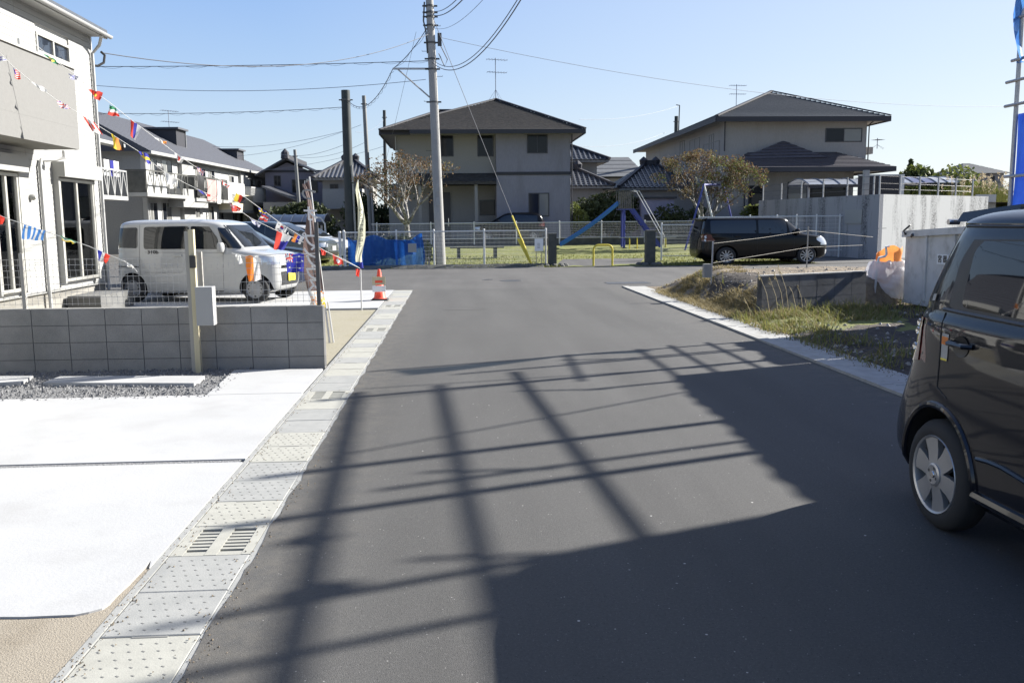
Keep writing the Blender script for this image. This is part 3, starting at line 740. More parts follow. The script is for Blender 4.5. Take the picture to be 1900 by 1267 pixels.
def curtains(parent, X, y0, y1, z0, z1, m, amp=.02, wl=.09):
    mb = MB(); n = int((y1 - y0) / .015)
    mb.grid(n, 1, lambda u, v: (X + amp * math.sin((u * (y1 - y0)) / wl * 6.28) + .01 * math.sin(u * 37), y0 + u * (y1 - y0), z0 + v * (z1 - z0))); return mb.build('curtain', m, parent, smooth=True, sharp=80)
gclear = bpy.data.materials.new('clear_glass'); gclear.use_nodes = True
_n = gclear.node_tree.nodes; _l = gclear.node_tree.links
_n.remove(_n['Principled BSDF']); _t = _n.new('ShaderNodeBsdfTransparent'); _t.inputs[0].default_value = (.85, .87, .87, 1)
_g = _n.new('ShaderNodeBsdfGlossy'); _g.inputs['Roughness'].default_value = .02; _f = _n.new('ShaderNodeFresnel'); _f.inputs[0].default_value = 1.6
_m = _n.new('ShaderNodeMixShader'); _l.new(_f.outputs[0], _m.inputs[0]); _l.new(_t.outputs[0], _m.inputs[1]); _l.new(_g.outputs[0], _m.inputs[2]); _l.new(_m.outputs[0], _n['Material Output'].inputs[0])
MT['clear'] = gclear
for (a, b, c, d), nm in ((dA, 'patio_door'), (dB, 'patio_door'), (opens[4], 'patio_door')):
    # thin dark sheet behind glass and curtains, the room's darkness put into its colour
    mb = MB(); mb.box(HX - .034, HX - .031 + .002, a, b, c, d); mb.build('dark_room_sheet', 'dark', house)
    wn = win_x(house, HX + .07, a, b, c, d, frame='alu', glass='clear', leaves=2, name=nm, depth=.09, fw=.05)
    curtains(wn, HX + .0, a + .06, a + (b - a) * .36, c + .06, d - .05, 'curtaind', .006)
    curtains(wn, HX + .0, b - (b - a) * .36, b - .06, c + .06, d - .05, 'curtain', .006)
    mb = MB(); mb.box(HX, HX + .22, a - .06, b + .12, d + .02, d + .28)
    mb.box(HX, HX + .10, a - .06, a - .005, c - .03, d + .02); mb.box(HX, HX + .10, b + .005, b + .06, c - .03, d + .02); mb.build('shutter_box', 'gwhite', house)
# balcony
by1 = aX(148, 278, -6.3).y; bz0 = aX(148, 278, -6.3).z; bz1 = aX(138, 130, -6.3).z; by0 = 9.6
mb = MB(); mb.box(HX - .02, -6.3, by0, by1, bz0, bz0 + .35); mb.box(-6.42, -6.3, by0, by1, bz0 + .351, bz1); mb.box(HX, -6.421, by1 - .12, by1, bz0 + .351, bz1); mb.box(HX, -6.421, by0, by0 + .12, bz0 + .351, bz1)
bal = mb.build('balcony', 'beige', house)
mb = MB(); mb.box(-6.45, -6.27, by0 - .02, by1 + .02, bz1 + .001, bz1 + .035); mb.box(HX, -6.451, by1 - .15, by1 + .02, bz1 + .001, bz1 + .035); mb.build('coping', 'alu', bal)
mb = MB(); q = aX(35, 80, -6.38); mb.tube([(q.x, q.y, bz1), (q.x, q.y, bz1 + .16), (q.x, q.y + .06, bz1 + .18)], .02, 6); mb.build('rail_bracket', 'alu', bal)
# balcony drain pipe elbow and down pipes
p1 = aX(118, 280, -6.75); p2 = aX(72, 291, HX + .04)
mb = MB(); mb.tube([(-6.75, p1.y, bz0 + .02), (-6.75, p1.y, bz0 - .10), (-6.85, p1.y - .1, bz0 - .14), (HX + .05, p2.y + .05, bz0 - .16), (HX + .045, p2.y, bz0 - .24), (HX + .045, p2.y, .05)], .032, 8); mb.build('down_pipe', 'white', house, smooth=True)
mb = MB(); mb.tube([(HX + .32, HY1 - .3, HE - .05), (HX + .2, HY1 - .12, HE - .2), (HX + .045, HY1 - .10, HE - .36), (HX + .045, HY1 - .10, .1)], .032, 8); mb.build('down_pipe', 'white', house, smooth=True)
mb = MB(); mb.box(HX - .004, HX + .008, HY1 - .06, HY1 + .006, .48, HE); mb.build('corner_trim', 'white', house)
# roof
mb = MB(); e = HX + .30
mb.ext([(e, HY0, HE + .05), (e, HY0, HE + .11), (-15.6, HY0, HE + 3.2), (-15.6, HY0, HE + 3.14)], (0, HY1 + .06 - HY0, 0)); mb.build('roof', 'roof2', house)
mb = MB(); mb.box(HX - .02, e - .03, HY0, HY1 + .02, HE - .02, HE + .02); mb.build('soffit', 'white', house)
mb = MB(); mb.box(e - .03, e, HY0, HY1 + .05, HE - .06, HE + .05); mb.ext([(e - .03, HY1 + .021, HE - .06), (e - .03, HY1 + .021, HE + .05), (-15.6, HY1 + .021, HE + 3.1), (-15.6, HY1 + .021, HE + 2.96)], (0, .03, 0)); mb.build('fascia', 'white', house)
mb = MB(); mb.grid(1, 8, lambda u, v: (e + .05 - .05 * math.cos(v * 3.14), HY0 + u * (HY1 + .08 - HY0), HE - .0 - .055 * math.sin(v * 3.14))); mb.build('rain_gutter', 'white', house, smooth=True)
mb = MB(); mb.ext([(HX - .01, HY1 - .03, HE), (-15, HY1 - .03, HE), (-15, HY1 - .03, HE + 2.9)], (0, .03, 0)); mb.build('gable', 'wallw', house)
q = aX(62, 366, HX + .05); mb = MB(); mb.lathe([(0, .001), (.0, .05), (.05, .055), (.09, .03), (.09, .001)], 12, 'x', (HX + .003, q.y, q.z)); mb.build('vent_cap', 'gwhite', house, smooth=True)
q = aX(170, 218, HX + .05); mb = MB(); mb.lathe([(0, .001), (.0, .04), (.05, .04), (.06, .001)], 10, 'x', (HX + .003, HY1 - .4, 2.1)); mb.build('wall_lamp', 'gwhite', house)
mb = MB(); mb.box(HX + .03, HX + .62, dA[0] + .1, dA[1] + .25, -.05, .33); st = mb.build('door_step', 'block_dark', house)
mb = MB(); c = aX(184, 97, HX); 
mb.tube([(HX + .0, HY1 - .03, 4.72), (HX + .08, HY1 + .05, 4.72), (HX + .16, HY1 + .15, 4.80), (HX + .17, HY1 + .2, 4.95), (HX + .10, HY1 + .2, 5.02)], .025, 7); mb.build('cable_entry', 'black', house, smooth=True)
# ================================================================ VEHICLES
class Shape:
    def __init__(s, sl): s.sl = sl
    def at(s, z):
        sl = s.sl
        if z <= sl[0][0]: return sl[0][1:]
        for a, b in zip(sl, sl[1:]):
            if z <= b[0]:
                t = (z - a[0]) / (b[0] - a[0]); return tuple(a[i] + (b[i] - a[i]) * t for i in range(1, 5))
        return sl[-1][1:]
    def hy(s, x, z):
        xr, xf, W, n = s.at(z); c = (xr + xf) / 2; L = (xf - xr) / 2; t = min(.999, abs((x - c) / L))
        return W * (1 - t ** n) ** (1 / n)
    def xe(s, y, z, sg):
        xr, xf, W, n = s.at(z); c = (xr + xf) / 2; L = (xf - xr) / 2; t = min(.999, abs(y / W))
        return c + sg * L * (1 - t ** n) ** (1 / n)
def smoothed(sl, sub=3):
    """Catmull-Rom through the levels so that the panels curve softly"""
    out = []
    for i in range(len(sl) - 1):
        p0 = sl[max(i - 1, 0)]; p1 = sl[i]; p2 = sl[i + 1]; p3 = sl[min(i + 2, len(sl) - 1)]
        for k in range(sub):
            t = k / sub; z = p1[0] + (p2[0] - p1[0]) * t; r = [z]
            for j in range(1, 5):
                m1 = (p2[j] - p0[j]) / max(p2[0] - p0[0], 1e-6) * (p2[0] - p1[0]); m2 = (p3[j] - p1[j]) / max(p3[0] - p1[0], 1e-6) * (p2[0] - p1[0])
                lim = 3 * abs(p2[j] - p1[j]); m1 = max(-lim, min(lim, m1)); m2 = max(-lim, min(lim, m2))
                r.append((2 * t ** 3 - 3 * t ** 2 + 1) * p1[j] + (t ** 3 - 2 * t ** 2 + t) * m1 + (-2 * t ** 3 + 3 * t ** 2) * p2[j] + (t ** 3 - t ** 2) * m2)
            out.append(tuple(r))
    out.append(sl[-1]); return out
def car_body(sh, wheels, arch_r, paint, parent, NP=72, deck=True):
    mb = MB(); rings = sh.sl
    for (z, xr, xf, W, n) in rings:
        c = (xr + xf) / 2; L = (xf - xr) / 2
        for k in range(NP):
            t = 2 * math.pi * (k + .5) / NP; ct, st = math.cos(t), math.sin(t)
            # blend so that points spread along flats as well
            e = 2 / n; x = math.copysign(abs(ct) ** e, ct); y = math.copysign(abs(st) ** e, st)
            mb.v.append(Vector((c + L * x, W * y, z)))
    for i in range(len(rings) - 1):
        for j in range(NP):
            j2 = (j + 1) % NP; mb.f.append((i * NP + j, i * NP + j2, (i + 1) * NP + j2, (i + 1) * NP + j)); mb.m.append(0)
    mb.f.append(tuple(range(NP))[::-1]); mb.f.append(tuple((len(rings) - 1) * NP + j for j in range(NP))); mb.m += [0, 0]
    o = mb.build('body', [paint, 'arch'], parent, world=False)
    cb = MB()
    for (x, r) in wheels:
        for s_ in (-1, 1):
            y0 = s_ * .55; y1 = s_ * 1.3; n = 40
            pr = [Vector((x + arch_r * math.cos(2 * math.pi * k / n), y0, r + arch_r * math.sin(2 * math.pi * k / n))) for k in range(n)]
            cb.ext(pr, (0, y1 - y0, 0))
    cut = cb.build('cut', 'arch', keep=True)
    sv = o.parent; o.parent = None
    mod = o.modifiers.new('b', 'BOOLEAN'); mod.operation = 'DIFFERENCE'; mod.object = cut; mod.solver = 'EXACT'; mod.material_mode = 'TRANSFER'
    dg = bpy.context.evaluated_depsgraph_get(); me = bpy.data.meshes.new_from_object(o.evaluated_get(dg)); o.modifiers.clear()
    o.data = me; o.parent = sv; bpy.data.objects.remove(cut)
    if len(me.materials) < 2: me.materials.append(MT['arch'])
    for p in me.polygons:
        c = p.center
        for (x, r) in wheels:
            d = math.hypot(c.x - x, c.z - r)
            if d < arch_r + .004 and abs(p.normal.y) < .5 and abs(c.y) > .5 and d > arch_r - .03: p.material_index = 1
        if abs(c.y) <= .56 and abs(p.normal.y) > .9 and c.z < 1: p.material_index = 1
    me.polygons.foreach_set('use_smooth', [True] * len(me.polygons)); me.set_sharp_from_angle(angle=R(32))
    return o
def patch(sh, cols, side, m, name, parent, off=.005, rows=6, smooth=True):
    """side panel that follows the body; cols = [(x, zlow, zhigh)...], side -1 right / 1 left"""
    mb = MB(); n = len(cols)
    for r_ in range(rows + 1):
        for (x, a, b) in cols:
            z = a + (b - a) * r_ / rows; mb.v.append(Vector((x, side * (sh.hy(x, z) + off), z)))
    for r_ in range(rows):
        for i in range(n - 1):
            a = r_ * n + i; mb.f.append((a, a + 1, a + n + 1, a + n)); mb.m.append(0)
    return mb.build(name, m, parent, world=False, smooth=smooth)
def dens(cols, n=6):
    out = []
    for a, b in zip(cols, cols[1:]):
        for k in range(n): t = k / n; out.append(tuple(a[i] + (b[i] - a[i]) * t for i in range(3)))
    return out + [cols[-1]]
def rnd(cols, r=.05):
    """round the ends of a column described pane"""
    (x0, a0, b0), (x1, a1, b1) = cols[0], cols[1]; (x2, a2, b2), (x3, a3, b3) = cols[-1], cols[-2]
    def ends(x, a, b, xi, ai, bi):
        s = 1 if xi > x else -1; o = []
        for k in range(5):
            t = k * math.pi / 8; d = r * (1 - math.sin(t)); q = r * (1 - math.cos(t))
            f = q / abs(xi - x) if abs(xi - x) > 1e-6 else 0; f = min(1, f)
            aa = a + (ai - a) * f; bb = b + (bi - b) * f; dd = r * (1 - math.sqrt(max(0, 1 - (1 - q / r) ** 2)))
            o.append((x + s * q, aa + dd, bb - dd))
        return o
    return ends(*cols[0], *cols[1]) + list(cols[1:-1]) + ends(*cols[-1], *cols[-2])[::-1]
def fpatch(sh, rows, sg, m, name, parent, off=.006, nc=16):
    """front (sg=1) or rear (sg=-1) panel; rows = [(z, y0, y1)...]"""
    mb = MB()
    for (z, a, b) in rows:
        for k in range(nc + 1):
            y = a + (b - a) * k / nc; mb.v.append(Vector((sh.xe(y, z, sg) + sg * off, y, z)))
    for r_ in range(len(rows) - 1):
        for k in range(nc):
            a = r_ * (nc + 1) + k; mb.f.append((a, a + 1, a + nc + 2, a + nc + 1)); mb.m.append(0)
    return mb.build(name, m, parent, world=False, smooth=True)
def frows(r, n=5):
    out = []
    for a, b in zip(r, r[1:]):
        for k in range(n): t = k / n; out.append(tuple(a[i] + (b[i] - a[i]) * t for i in range(3)))
    return out + [r[-1]]
def seam(sh, pts, side, parent, wd=.006, off=.0015):
    mb = MB(); P = []
    for (x0, z0), (x1, z1) in zip(pts, pts[1:]):
        n = max(2, int(math.hypot(x1 - x0, z1 - z0) / .05))
        for k in range(n): t = k / n; P.append((x0 + (x1 - x0) * t, z0 + (z1 - z0) * t))
    P.append(pts[-1]); Q = [Vector((x, side * (sh.hy(x, z) + off), z)) for x, z in P]
    mb.tube(Q, wd / 2, 4); return mb.build('panel_gap', 'seam', parent, world=False)
def wheel(parent, x, y, r, rim_r, style, rimm, wd=.16):
    s = 1 if y > 0 else -1
    w = bpy.data.objects.new('wheel', None); COL.objects.link(w); w.parent = parent; w.location = (x, y, r)
    if s < 0: w.rotation_euler = (0, 0, math.pi)
    h = wd / 2   # outer face at +y
    mb = MB(); mb.lathe([(-h, rim_r), (-h - .004, rim_r + .02), (-h + .01, r - .02), (-h + .035, r), (h - .035, r), (h - .01, r - .02), (h + .004, rim_r + .02), (h - .002, rim_r)], 40); mb.build('tyre', 'rubber', w, world=False, smooth=True)
    mb = MB(); mb.lathe([(-h, rim_r), (h - .004, rim_r), (h + .002, rim_r - .004), (h - .004, rim_r - .014), (h - .03, rim_r - .02), (-h + .02, rim_r - .03)], 40); mb.build('rim_barrel', rimm, w, world=False, smooth=True)
    mb = MB(); mb.lathe([(h - .07, .001), (h - .07, rim_r - .015)], 24); mb.build('brake_shadow', 'arch', w, world=False)
    if style == 'six' or style == 'ten':
        n = 6 if style == 'six' else 10; mb = MB(); hr = rim_r * (.30 if n == 6 else .22)
        for k in range(n):
            a = 2 * math.pi * (k + .25) / n; w0 = .50 * hr * (1.15 if n == 6 else .55); w1 = rim_r * (.30 if n == 6 else .085)
            ca, sa = math.cos(a), math.sin(a); P = []
            for (rr_, ww, yy) in ((hr * .7, w0, h - .004), (rim_r * .6, (w0 + w1) / 2, h - .012), (rim_r - .006, w1, h - .006)):
                for q in (-1, 1): P.append(Vector((ca * rr_ - sa * ww * q, yy, sa * rr_ + ca * ww * q)))
            for p in list(P): P.append(p - Vector((0, .03, 0)))
            mb.add(P, [(0, 1, 3, 2), (2, 3, 5, 4), (6, 8, 9, 7), (8, 10, 11, 9), (0, 2, 8, 6), (2, 4, 10, 8), (1, 7, 9, 3), (3, 9, 11, 5), (4, 5, 11, 10)])
        mb.lathe([(h - .03, hr), (h + .001, hr * .98), (h + .006, hr * .8), (h + .002, hr * .35), (h + .002, .001)], 28); mb.build('spokes', rimm, w, world=False, smooth=True, sharp=30)
        mb = MB(); mb.lathe([(h + .003, hr * .3), (h + .008, hr * .25), (h + .008, .001)], 20); mb.build('centre_cap', 'chrome', w, world=False, smooth=True)
        mb = MB()
        for k in range(4):
            a = k * math.pi / 2 + .4; mb.lathe([(h - .002, .009), (h + .006, .008), (h + .006, .001)], 8, c=(hr * .62 * math.cos(a), 0, hr * .62 * math.sin(a)))
        mb.build('wheel_nut', 'dsteel', w, world=False)
    else:
        mb = MB(); mb.lathe([(h - .02, rim_r - .01), (h - .004, rim_r - .02), (h - .012, rim_r * .72), (h + .002, rim_r * .55), (h + .006, rim_r * .3), (h + .012, rim_r * .15), (h + .012, .001)], 32); mb.build('hub_cap', rimm, w, world=False, smooth=True)
        mb = MB()
        for k in range(12):
            a = 2 * math.pi * k / 12; rr_ = .017 if k % 3 == 0 else .009
            mb.lathe([(h - .02, rr_), (h + .000, rr_), (h + .000, .001)], 8, c=(rim_r * .76 * math.cos(a), 0, rim_r * .76 * math.sin(a)))
        mb.build('vent_hole', 'black', w, world=False, kind='stuff')
    return w
def mirror(parent, x, y, z, s, m, flip=1):
    mb = MB()
    mb.lathe([(-.10, .02), (-.095, .075), (-.05, .095), (.05, .095), (.095, .07), (.10, .02)], 14, 'z', (0, 0, 0), cap=True)
    for i, v in enumerate(mb.v): mb.v[i] = Vector((x + v.x * .75, y + s * .07 + v.y * .95, z + v.z * .95))
    o = mb.build('side_mirror', m, parent, world=False, smooth=True)
    mb = MB(); mb.beam((x, y - s * .02, z - .07), (x, y + s * .07, z - .05), .05, .03); mb.build('mirror_stalk', 'black', parent, world=False)
    return o

# ---------------------------------------------------------------- white microvan
VA, VB = gp(247, 561), gp(473, 562.5)
vyaw = math.atan2(VB.y - VA.y, VB.x - VA.x); wb = (VB - VA).length
print('van wheelbase', wb, 'yaw', math.degrees(vyaw), VA, VB)
vs = 1.0
VSL = smoothed([(.20, -1.60, 1.62, .70, 7), (.27, -1.74, 1.78, .735, 6), (.45, -1.80, 1.85, .745, 6), (.70, -1.79, 1.85, .745, 6), (.90, -1.78, 1.82, .742, 6), (.98, -1.775, 1.74, .735, 6),
                (1.03, -1.77, 1.52, .725, 6), (1.07, -1.765, 1.28, .72, 6), (1.12, -1.76, 1.20, .715, 6), (1.35, -1.73, .97, .69, 7), (1.56, -1.69, .76, .655, 7), (1.62, -1.66, .66, .63, 7),
                (1.67, -1.56, .46, .56, 6), (1.695, -1.35, .22, .46, 5), (1.70, -1.1, .0, .35, 4)], 3)
vsh = Shape(VSL)
van = thing('parked_van', 'white boxy microvan parked side-on beside the white house', 'van', (0, 0, 0), vyaw)
vc = (VA + VB) / 2; nrm_ = Vector((-math.sin(vyaw), math.cos(vyaw), 0)); pos = vc + nrm_ * .70
van.location = (pos.x, pos.y, .004)
hw = wb / 2; vx0, vx1 = -hw + .03, hw + .03
car_body(vsh, [(vx0, .28), (vx1, .28)], .335, 'pwhite', van)
for s_ in (-1, 1):
    for x in (vx0, vx1): wheel(van, x, s_ * .655, .28, .185, 'steel', 'hub')
    patch(vsh, dens(rnd([(-1.68, 1.13, 1.535), (-1.17, 1.12, 1.545)])), s_, 'cglas', 'rear_side_window', van)
    patch(vsh, dens(rnd([(-1.03, 1.10, 1.555), (-.2, 1.10, 1.56), (-.02, 1.10, 1.56)])), s_, 'cglas', 'door_window', van)
    patch(vsh, dens(rnd([(.02, 1.10, 1.56), (.42, 1.095, 1.55), (.62, 1.095, 1.30)], .03)), s_, 'cglas', 'door_window', van)
    patch(vsh, dens([(.60, 1.50, 1.53), (.73, 1.20, 1.52), (.80, 1.12, 1.44), (1.08, 1.10, 1.14)]), s_, 'cglas', 'quarter_window', van)
    seam(vsh, [(-1.13, .30), (-1.13, 1.60)], s_, van); seam(vsh, [(-1.03, .62), (-.2, .62)], s_, van, .003)
    seam(vsh, [(-.0, .25), (.0, 1.08)], s_, van); seam(vsh, [(.72, .30), (.74, 1.08), (.66, 1.1)], s_, van)
    seam(vsh, [(-1.72, .74), (-1.16, .74)], s_, van, .018, .004); seam(vsh, [(-.95, .24), (.72, .24)], s_, van, .02)
    seam(vsh, [(-1.0, 1.035), (.7, 1.02)], s_, van, .004)
    for x in (-.25, .12):
        mb = MB(); mb.beam((x - .08, s_ * (vsh.hy(x, .95) + .02), .97), (x + .08, s_ * (vsh.hy(x, .95) + .02), .97), .03, .035); mb.build('door_handle', 'pwhite', van, world=False)
    patch(vsh, dens([(1.36, .90, .95), (1.48, .83, .965), (1.72, .80, .93)]), s_, 'lamp', 'headlamp', van, .008)
    fpatch(vsh, frows([(.78, s_ * .44, s_ * .70), (.93, s_ * .42, s_ * .69)]), 1, 'lamp', 'headlamp', van, .008, 6)
    mirror(van, .72, s_ * .72, 1.13, s_, 'white')
    patch(vsh, dens([(-1.75, .62, .88), (-1.70, .60, .90)]), s_, 'tail', 'tail_lamp', van)
fpatch(vsh, frows([(1.13, -.62, .62), (1.36, -.60, .60), (1.58, -.555, .555)]), 1, 'cglas', 'windscreen', van)
fpatch(vsh, frows([(1.10, -.60, .60), (1.54, -.55, .55)]), -1, 'cglas', 'rear_window', van)
fpatch(vsh, frows([(.34, -.40, .40), (.62, -.44, .44)]), 1, 'black', 'grille', van)
mb = MB(); x = vsh.xe(.0, .5, 1) + .02; mb.box(x, x + .012, -.165, .165, .42, .585); pl_ = mb.build('number_plate', 'yellowp', van, world=False)
x = x + .0125
mb = MB()
for k in range(4): mb.box(x, x + .001, -.11 + k * .058, -.08 + k * .058, .44, .52)
mb.build('plate_digits', 'black', pl_, world=False)
fpatch(vsh, frows([(.69, -.42, .42), (.75, -.42, .42)]), 1, 'chrome', 'grille_bar', van, .01)
# lettering on the sliding door, rebuilt as it reads in the photo
mt = text_mesh('310b', .10, .001, 'black'); mt.transform(Matrix.Scale(1.25, 4, (1, 0, 0)))
o = bpy.data.objects.new('door_lettering', mt); COL.objects.link(o); o.parent = van; o.rotation_euler = (R(90), 0, 0); o.location = (-.82, -(vsh.hy(-.8, 1.03) + .006), 1.035)

# ---------------------------------------------------------------- blue car hidden behind the van + other cars of the left parking
HSL = smoothed([(.20, -1.65, 1.66, .72, 6), (.28, -1.86, 1.86, .78, 5), (.50, -1.92, 1.93, .80, 5), (.72, -1.90, 1.90, .80, 5), (.86, -1.88, 1.80, .79, 5), (.93, -1.87, 1.50, .78, 5),
                (.98, -1.86, 1.12, .77, 5), (1.03, -1.85, 1.0, .75, 6), (1.25, -1.77, .62, .70, 6), (1.42, -1.65, .33, .64, 6), (1.49, -1.5, .15, .58, 5), (1.53, -1.2, -.15, .45, 5), (1.54, -.9, -.4, .3, 4)], 3)
hsh = Shape(HSL)
def hatch(name, label, loc, yaw, paint, group=None, plate='white', scale=1):
    t = thing(name, label, 'car', loc, yaw, group); W = [(-1.22, .29), (1.22, .29)]
    car_body(hsh, W, .34, paint, t, 56)
    for s_ in (-1, 1):
        for x, r in W: wheel(t, x, s_ * .70, r, .19, 'ten', 'rim')
        patch(hsh, dens(rnd([(-1.45, 1.03, 1.36), (-.25, 1.02, 1.42)])), s_, 'cglasb', 'rear_door_window', t)
        patch(hsh, dens([(-.20, 1.02, 1.42), (.25, 1.01, 1.38), (.75, 1.005, 1.08)]), s_, 'cglas', 'front_door_window', t)
        patch(hsh, dens([(1.55, .74, .80), (1.80, .68, .80)]), s_, 'lamp', 'headlamp', t, .008)
        fpatch(hsh, frows([(.66, s_ * .46, s_ * .74), (.80, s_ * .42, s_ * .70)]), 1, 'lamp', 'headlamp', t, .01, 6)
        fpatch(hsh, frows([(.80, s_ * .55, s_ * .74), (1.05, s_ * .50, s_ * .70)]), -1, 'tail', 'tail_lamp', t, .008, 6)
        seam(hsh, [(-.22, .3), (-.22, 1.0)], s_, t); seam(hsh, [(.78, .35), (.80, .95)], s_, t)
        mirror(t, .62, s_ * .76, 1.05, s_, paint)
    fpatch(hsh, frows([(1.02, -.66, .66), (1.25, -.62, .62), (1.44, -.54, .54)]), 1, 'cglas', 'windscreen', t)
    fpatch(hsh, frows([(1.05, -.62, .62), (1.42, -.54, .54)]), -1, 'cglas', 'rear_window', t)
    fpatch(hsh, frows([(.35, -.5, .5), (.52, -.55, .55)]), 1, 'black', 'grille', t)
    x = hsh.xe(0, .6, 1) + .01; mb = MB(); mb.box(x, x + .012, -.165, .165, .53, .69); mb.build('number_plate', 'white', t, world=False)
    if scale != 1: t.scale = (scale,) * 3
    return t
p = aY(480, 440, 22.6)
hatch('blue_car', 'blue hatchback parked just beyond the white microvan, only its windscreen and bonnet showing', (p.x - .5, 21.6, 0), R(6), 'pblue')
p = aY(545, 470, 27)
hatch('dark_car', 'dark hatchback whose black bonnet shows left of the brown banner', (p.x - 1.1, 25.2, 0), R(4), 'pdeep')
p = aY(505, 430, 33)
hatch('grey_car', 'grey green car with clear windscreen parked under the end of the curved carport', (p.x, 34.5, 0), R(-14), 'pgrey', scale=1.1)
p = aY(590, 430, 38)
hatch('white_car', 'pale car parked behind the brown banner, under the carport', (p.x - .9, 40.5, 0), R(-20), 'pwhite')

# ---------------------------------------------------------------- black wagon by the park
RSL = smoothed([(.20, -1.92, 1.90, .82, 6), (.28, -2.08, 2.06, .87, 5), (.50, -2.12, 2.12, .885, 5), (.72, -2.10, 2.10, .885, 5), (.88, -2.08, 2.02, .88, 5), (.96, -2.06, 1.90, .87, 6),
                (1.02, -2.05, 1.58, .86, 6), (1.07, -2.04, 1.30, .845, 7), (1.30, -2.00, 1.02, .81, 7), (1.50, -1.96, .80, .77, 7), (1.58, -1.94, .72, .74, 7), (1.615, -1.90, .60, .68, 6), (1.635, -1.78, .42, .57, 6)], 3)
rsh = Shape(RSL)
RA, RB = gp(1346, 492), gp(1491, 489.5)
p = (RA + RB) / 2; rw = (RB - RA).length; print('wagon wheelbase', rw, p)
wag = thing('black_wagon', 'glossy black boxy wagon with multi spoke alloy wheels parked before the concrete wall', 'car', (p.x - .0, p.y + .85, 0), R(1.5))
sc_ = min(1.12, rw / 2.6); wag.scale = (rw / 2.6, sc_, 1.02)
W = [(-1.30, .31), (1.30, .31)]
car_body(rsh, W, .37, 'pdeep', wag)
for s_ in (-1, 1):
    for x, r in W: wheel(wag, x, s_ * .79, r, .215, 'ten', 'rim')
    patch(rsh, dens(rnd([(-1.80, 1.10, 1.53), (-1.1, 1.09, 1.54), (-.35, 1.08, 1.54)])), s_, 'cglasb', 'rear_side_window', wag)
    patch(rsh, dens(rnd([(-.28, 1.08, 1.54), (.46, 1.07, 1.53), (.64, 1.07, 1.50)], .03)), s_, 'cglas', 'front_door_window', wag)
    patch(rsh, dens([(.66, 1.46, 1.50), (.74, 1.08, 1.48), (1.14, 1.07, 1.13)]), s_, 'cglas', 'quarter_window', wag)
    patch(rsh, dens([(1.62, .83, .92), (1.80, .72, .96), (2.0, .66, .88)]), s_, 'lamp', 'headlamp', wag, .01)
    fpatch(rsh, frows([(.66, s_ * .60, s_ * .80), (.90, s_ * .50, s_ * .78)]), 1, 'lamp', 'headlamp', wag, .01, 6)
    patch(rsh, dens([(-2.02, .82, 1.04), (-1.93, .80, 1.06)]), s_, 'tail', 'tail_lamp', wag, .012)
    fpatch(rsh, frows([(.82, s_ * .60, s_ * .82), (1.06, s_ * .58, s_ * .80)]), -1, 'tail', 'tail_lamp', wag, .01, 6)
    for z in (.87, .98):
        mb = MB(); x = -1.93; mb.lathe([(0, .001), (.006, .05), (.0, .055)], 14, 'y', (0, 0, 0))
        for i, v in enumerate(mb.v): mb.v[i] = Vector((x + v.x, s_ * (rsh.hy(x, z) + .012 + v.y), z + v.z))
        mb.build('tail_lamp_lens', 'lamp', wag, world=False, smooth=True)
    seam(rsh, [(-.32, .3), (-.32, 1.05)], s_, wag); seam(rsh, [(.85, .35), (.88, 1.02)], s_, wag); seam(rsh, [(-1.15, .75), (-1.12, 1.05)], s_, wag)
    mirror(wag, .95, s_ * .84, 1.13, s_, 'pdeep')
    for x in (-.95, -.02):
        mb = MB(); y = s_ * (rsh.hy(x, .98) + .02); mb.beam((x - .09, y, .98), (x + .09, y, .98), .03, .03); mb.build('door_handle', 'pdeep', wag, world=False)
    # bright A pillar edge
    mb = MB(); P = [Vector((xx, s_ * (rsh.hy(xx, zz) + .002), zz)) for xx, zz in ((1.27, 1.09), (1.15, 1.19), (1.01, 1.30), (.89, 1.41), (.79, 1.50))]; mb.tube(P, .016, 5); mb.build('pillar_trim', 'chrome', wag, world=False, smooth=True)
fpatch(rsh, frows([(1.08, -.74, .74), (1.30, -.70, .70), (1.53, -.64, .64)]), 1, 'cglas', 'windscreen', wag)
fpatch(rsh, frows([(1.08, -.68, .68), (1.50, -.60, .60)]), -1, 'cglasb', 'rear_window', wag)
mb = MB(); mb.beam((-2.03, 0, 1.57), (-1.85, 0, 1.60), 1.2, .03); mb.build('roof_spoiler', 'pdeep', wag, world=False)
mb = MB(); x = rsh.xe(0, .5, 1) + .01; mb.box(x, x + .015, -.165, .165, .42, .58); mb.build('number_plate', 'paper', wag, world=False)
patch(rsh, dens([(1.95, .34, .5), (2.03, .36, .48)]), -1, 'lamp', 'fog_lamp', wag, .012)

# ---------------------------------------------------------------- near black microcar on the right
NSL = smoothed([(.20, -1.74, 1.62, .66, 6), (.27, -1.88, 1.74, .72, 6), (.36, -1.92, 1.78, .738, 6), (.48, -1.91, 1.78, .74, 6), (.60, -1.87, 1.77, .738, 6), (.75, -1.80, 1.75, .738, 6), (.90, -1.74, 1.66, .735, 6), (1.00, -1.70, 1.35, .732, 6),
                (1.07, -1.685, 1.12, .722, 6), (1.11, -1.665, 1.05, .705, 6), (1.16, -1.645, 1.0, .692, 6.5), (1.35, -1.54, .80, .655, 7), (1.50, -1.45, .62, .625, 7), (1.555, -1.42, .55, .607, 7), (1.57, -1.42, .5, .607, 7),
                (1.60, -1.38, .38, .585, 6), (1.63, -1.28, .2, .52, 5), (1.65, -1.05, -.0, .42, 4)], 3)
nsh = Shape(NSL)
NW = gp(1731, 978)
near = thing('near_black_car', 'shiny black microcar parked on the right kerb, its rear half filling the right edge', 'car', (NW.x + .72, NW.y - 1.18, 0), R(-90))
print('near wheel', NW)
W = [(-1.18, .285), (1.18, .285)]
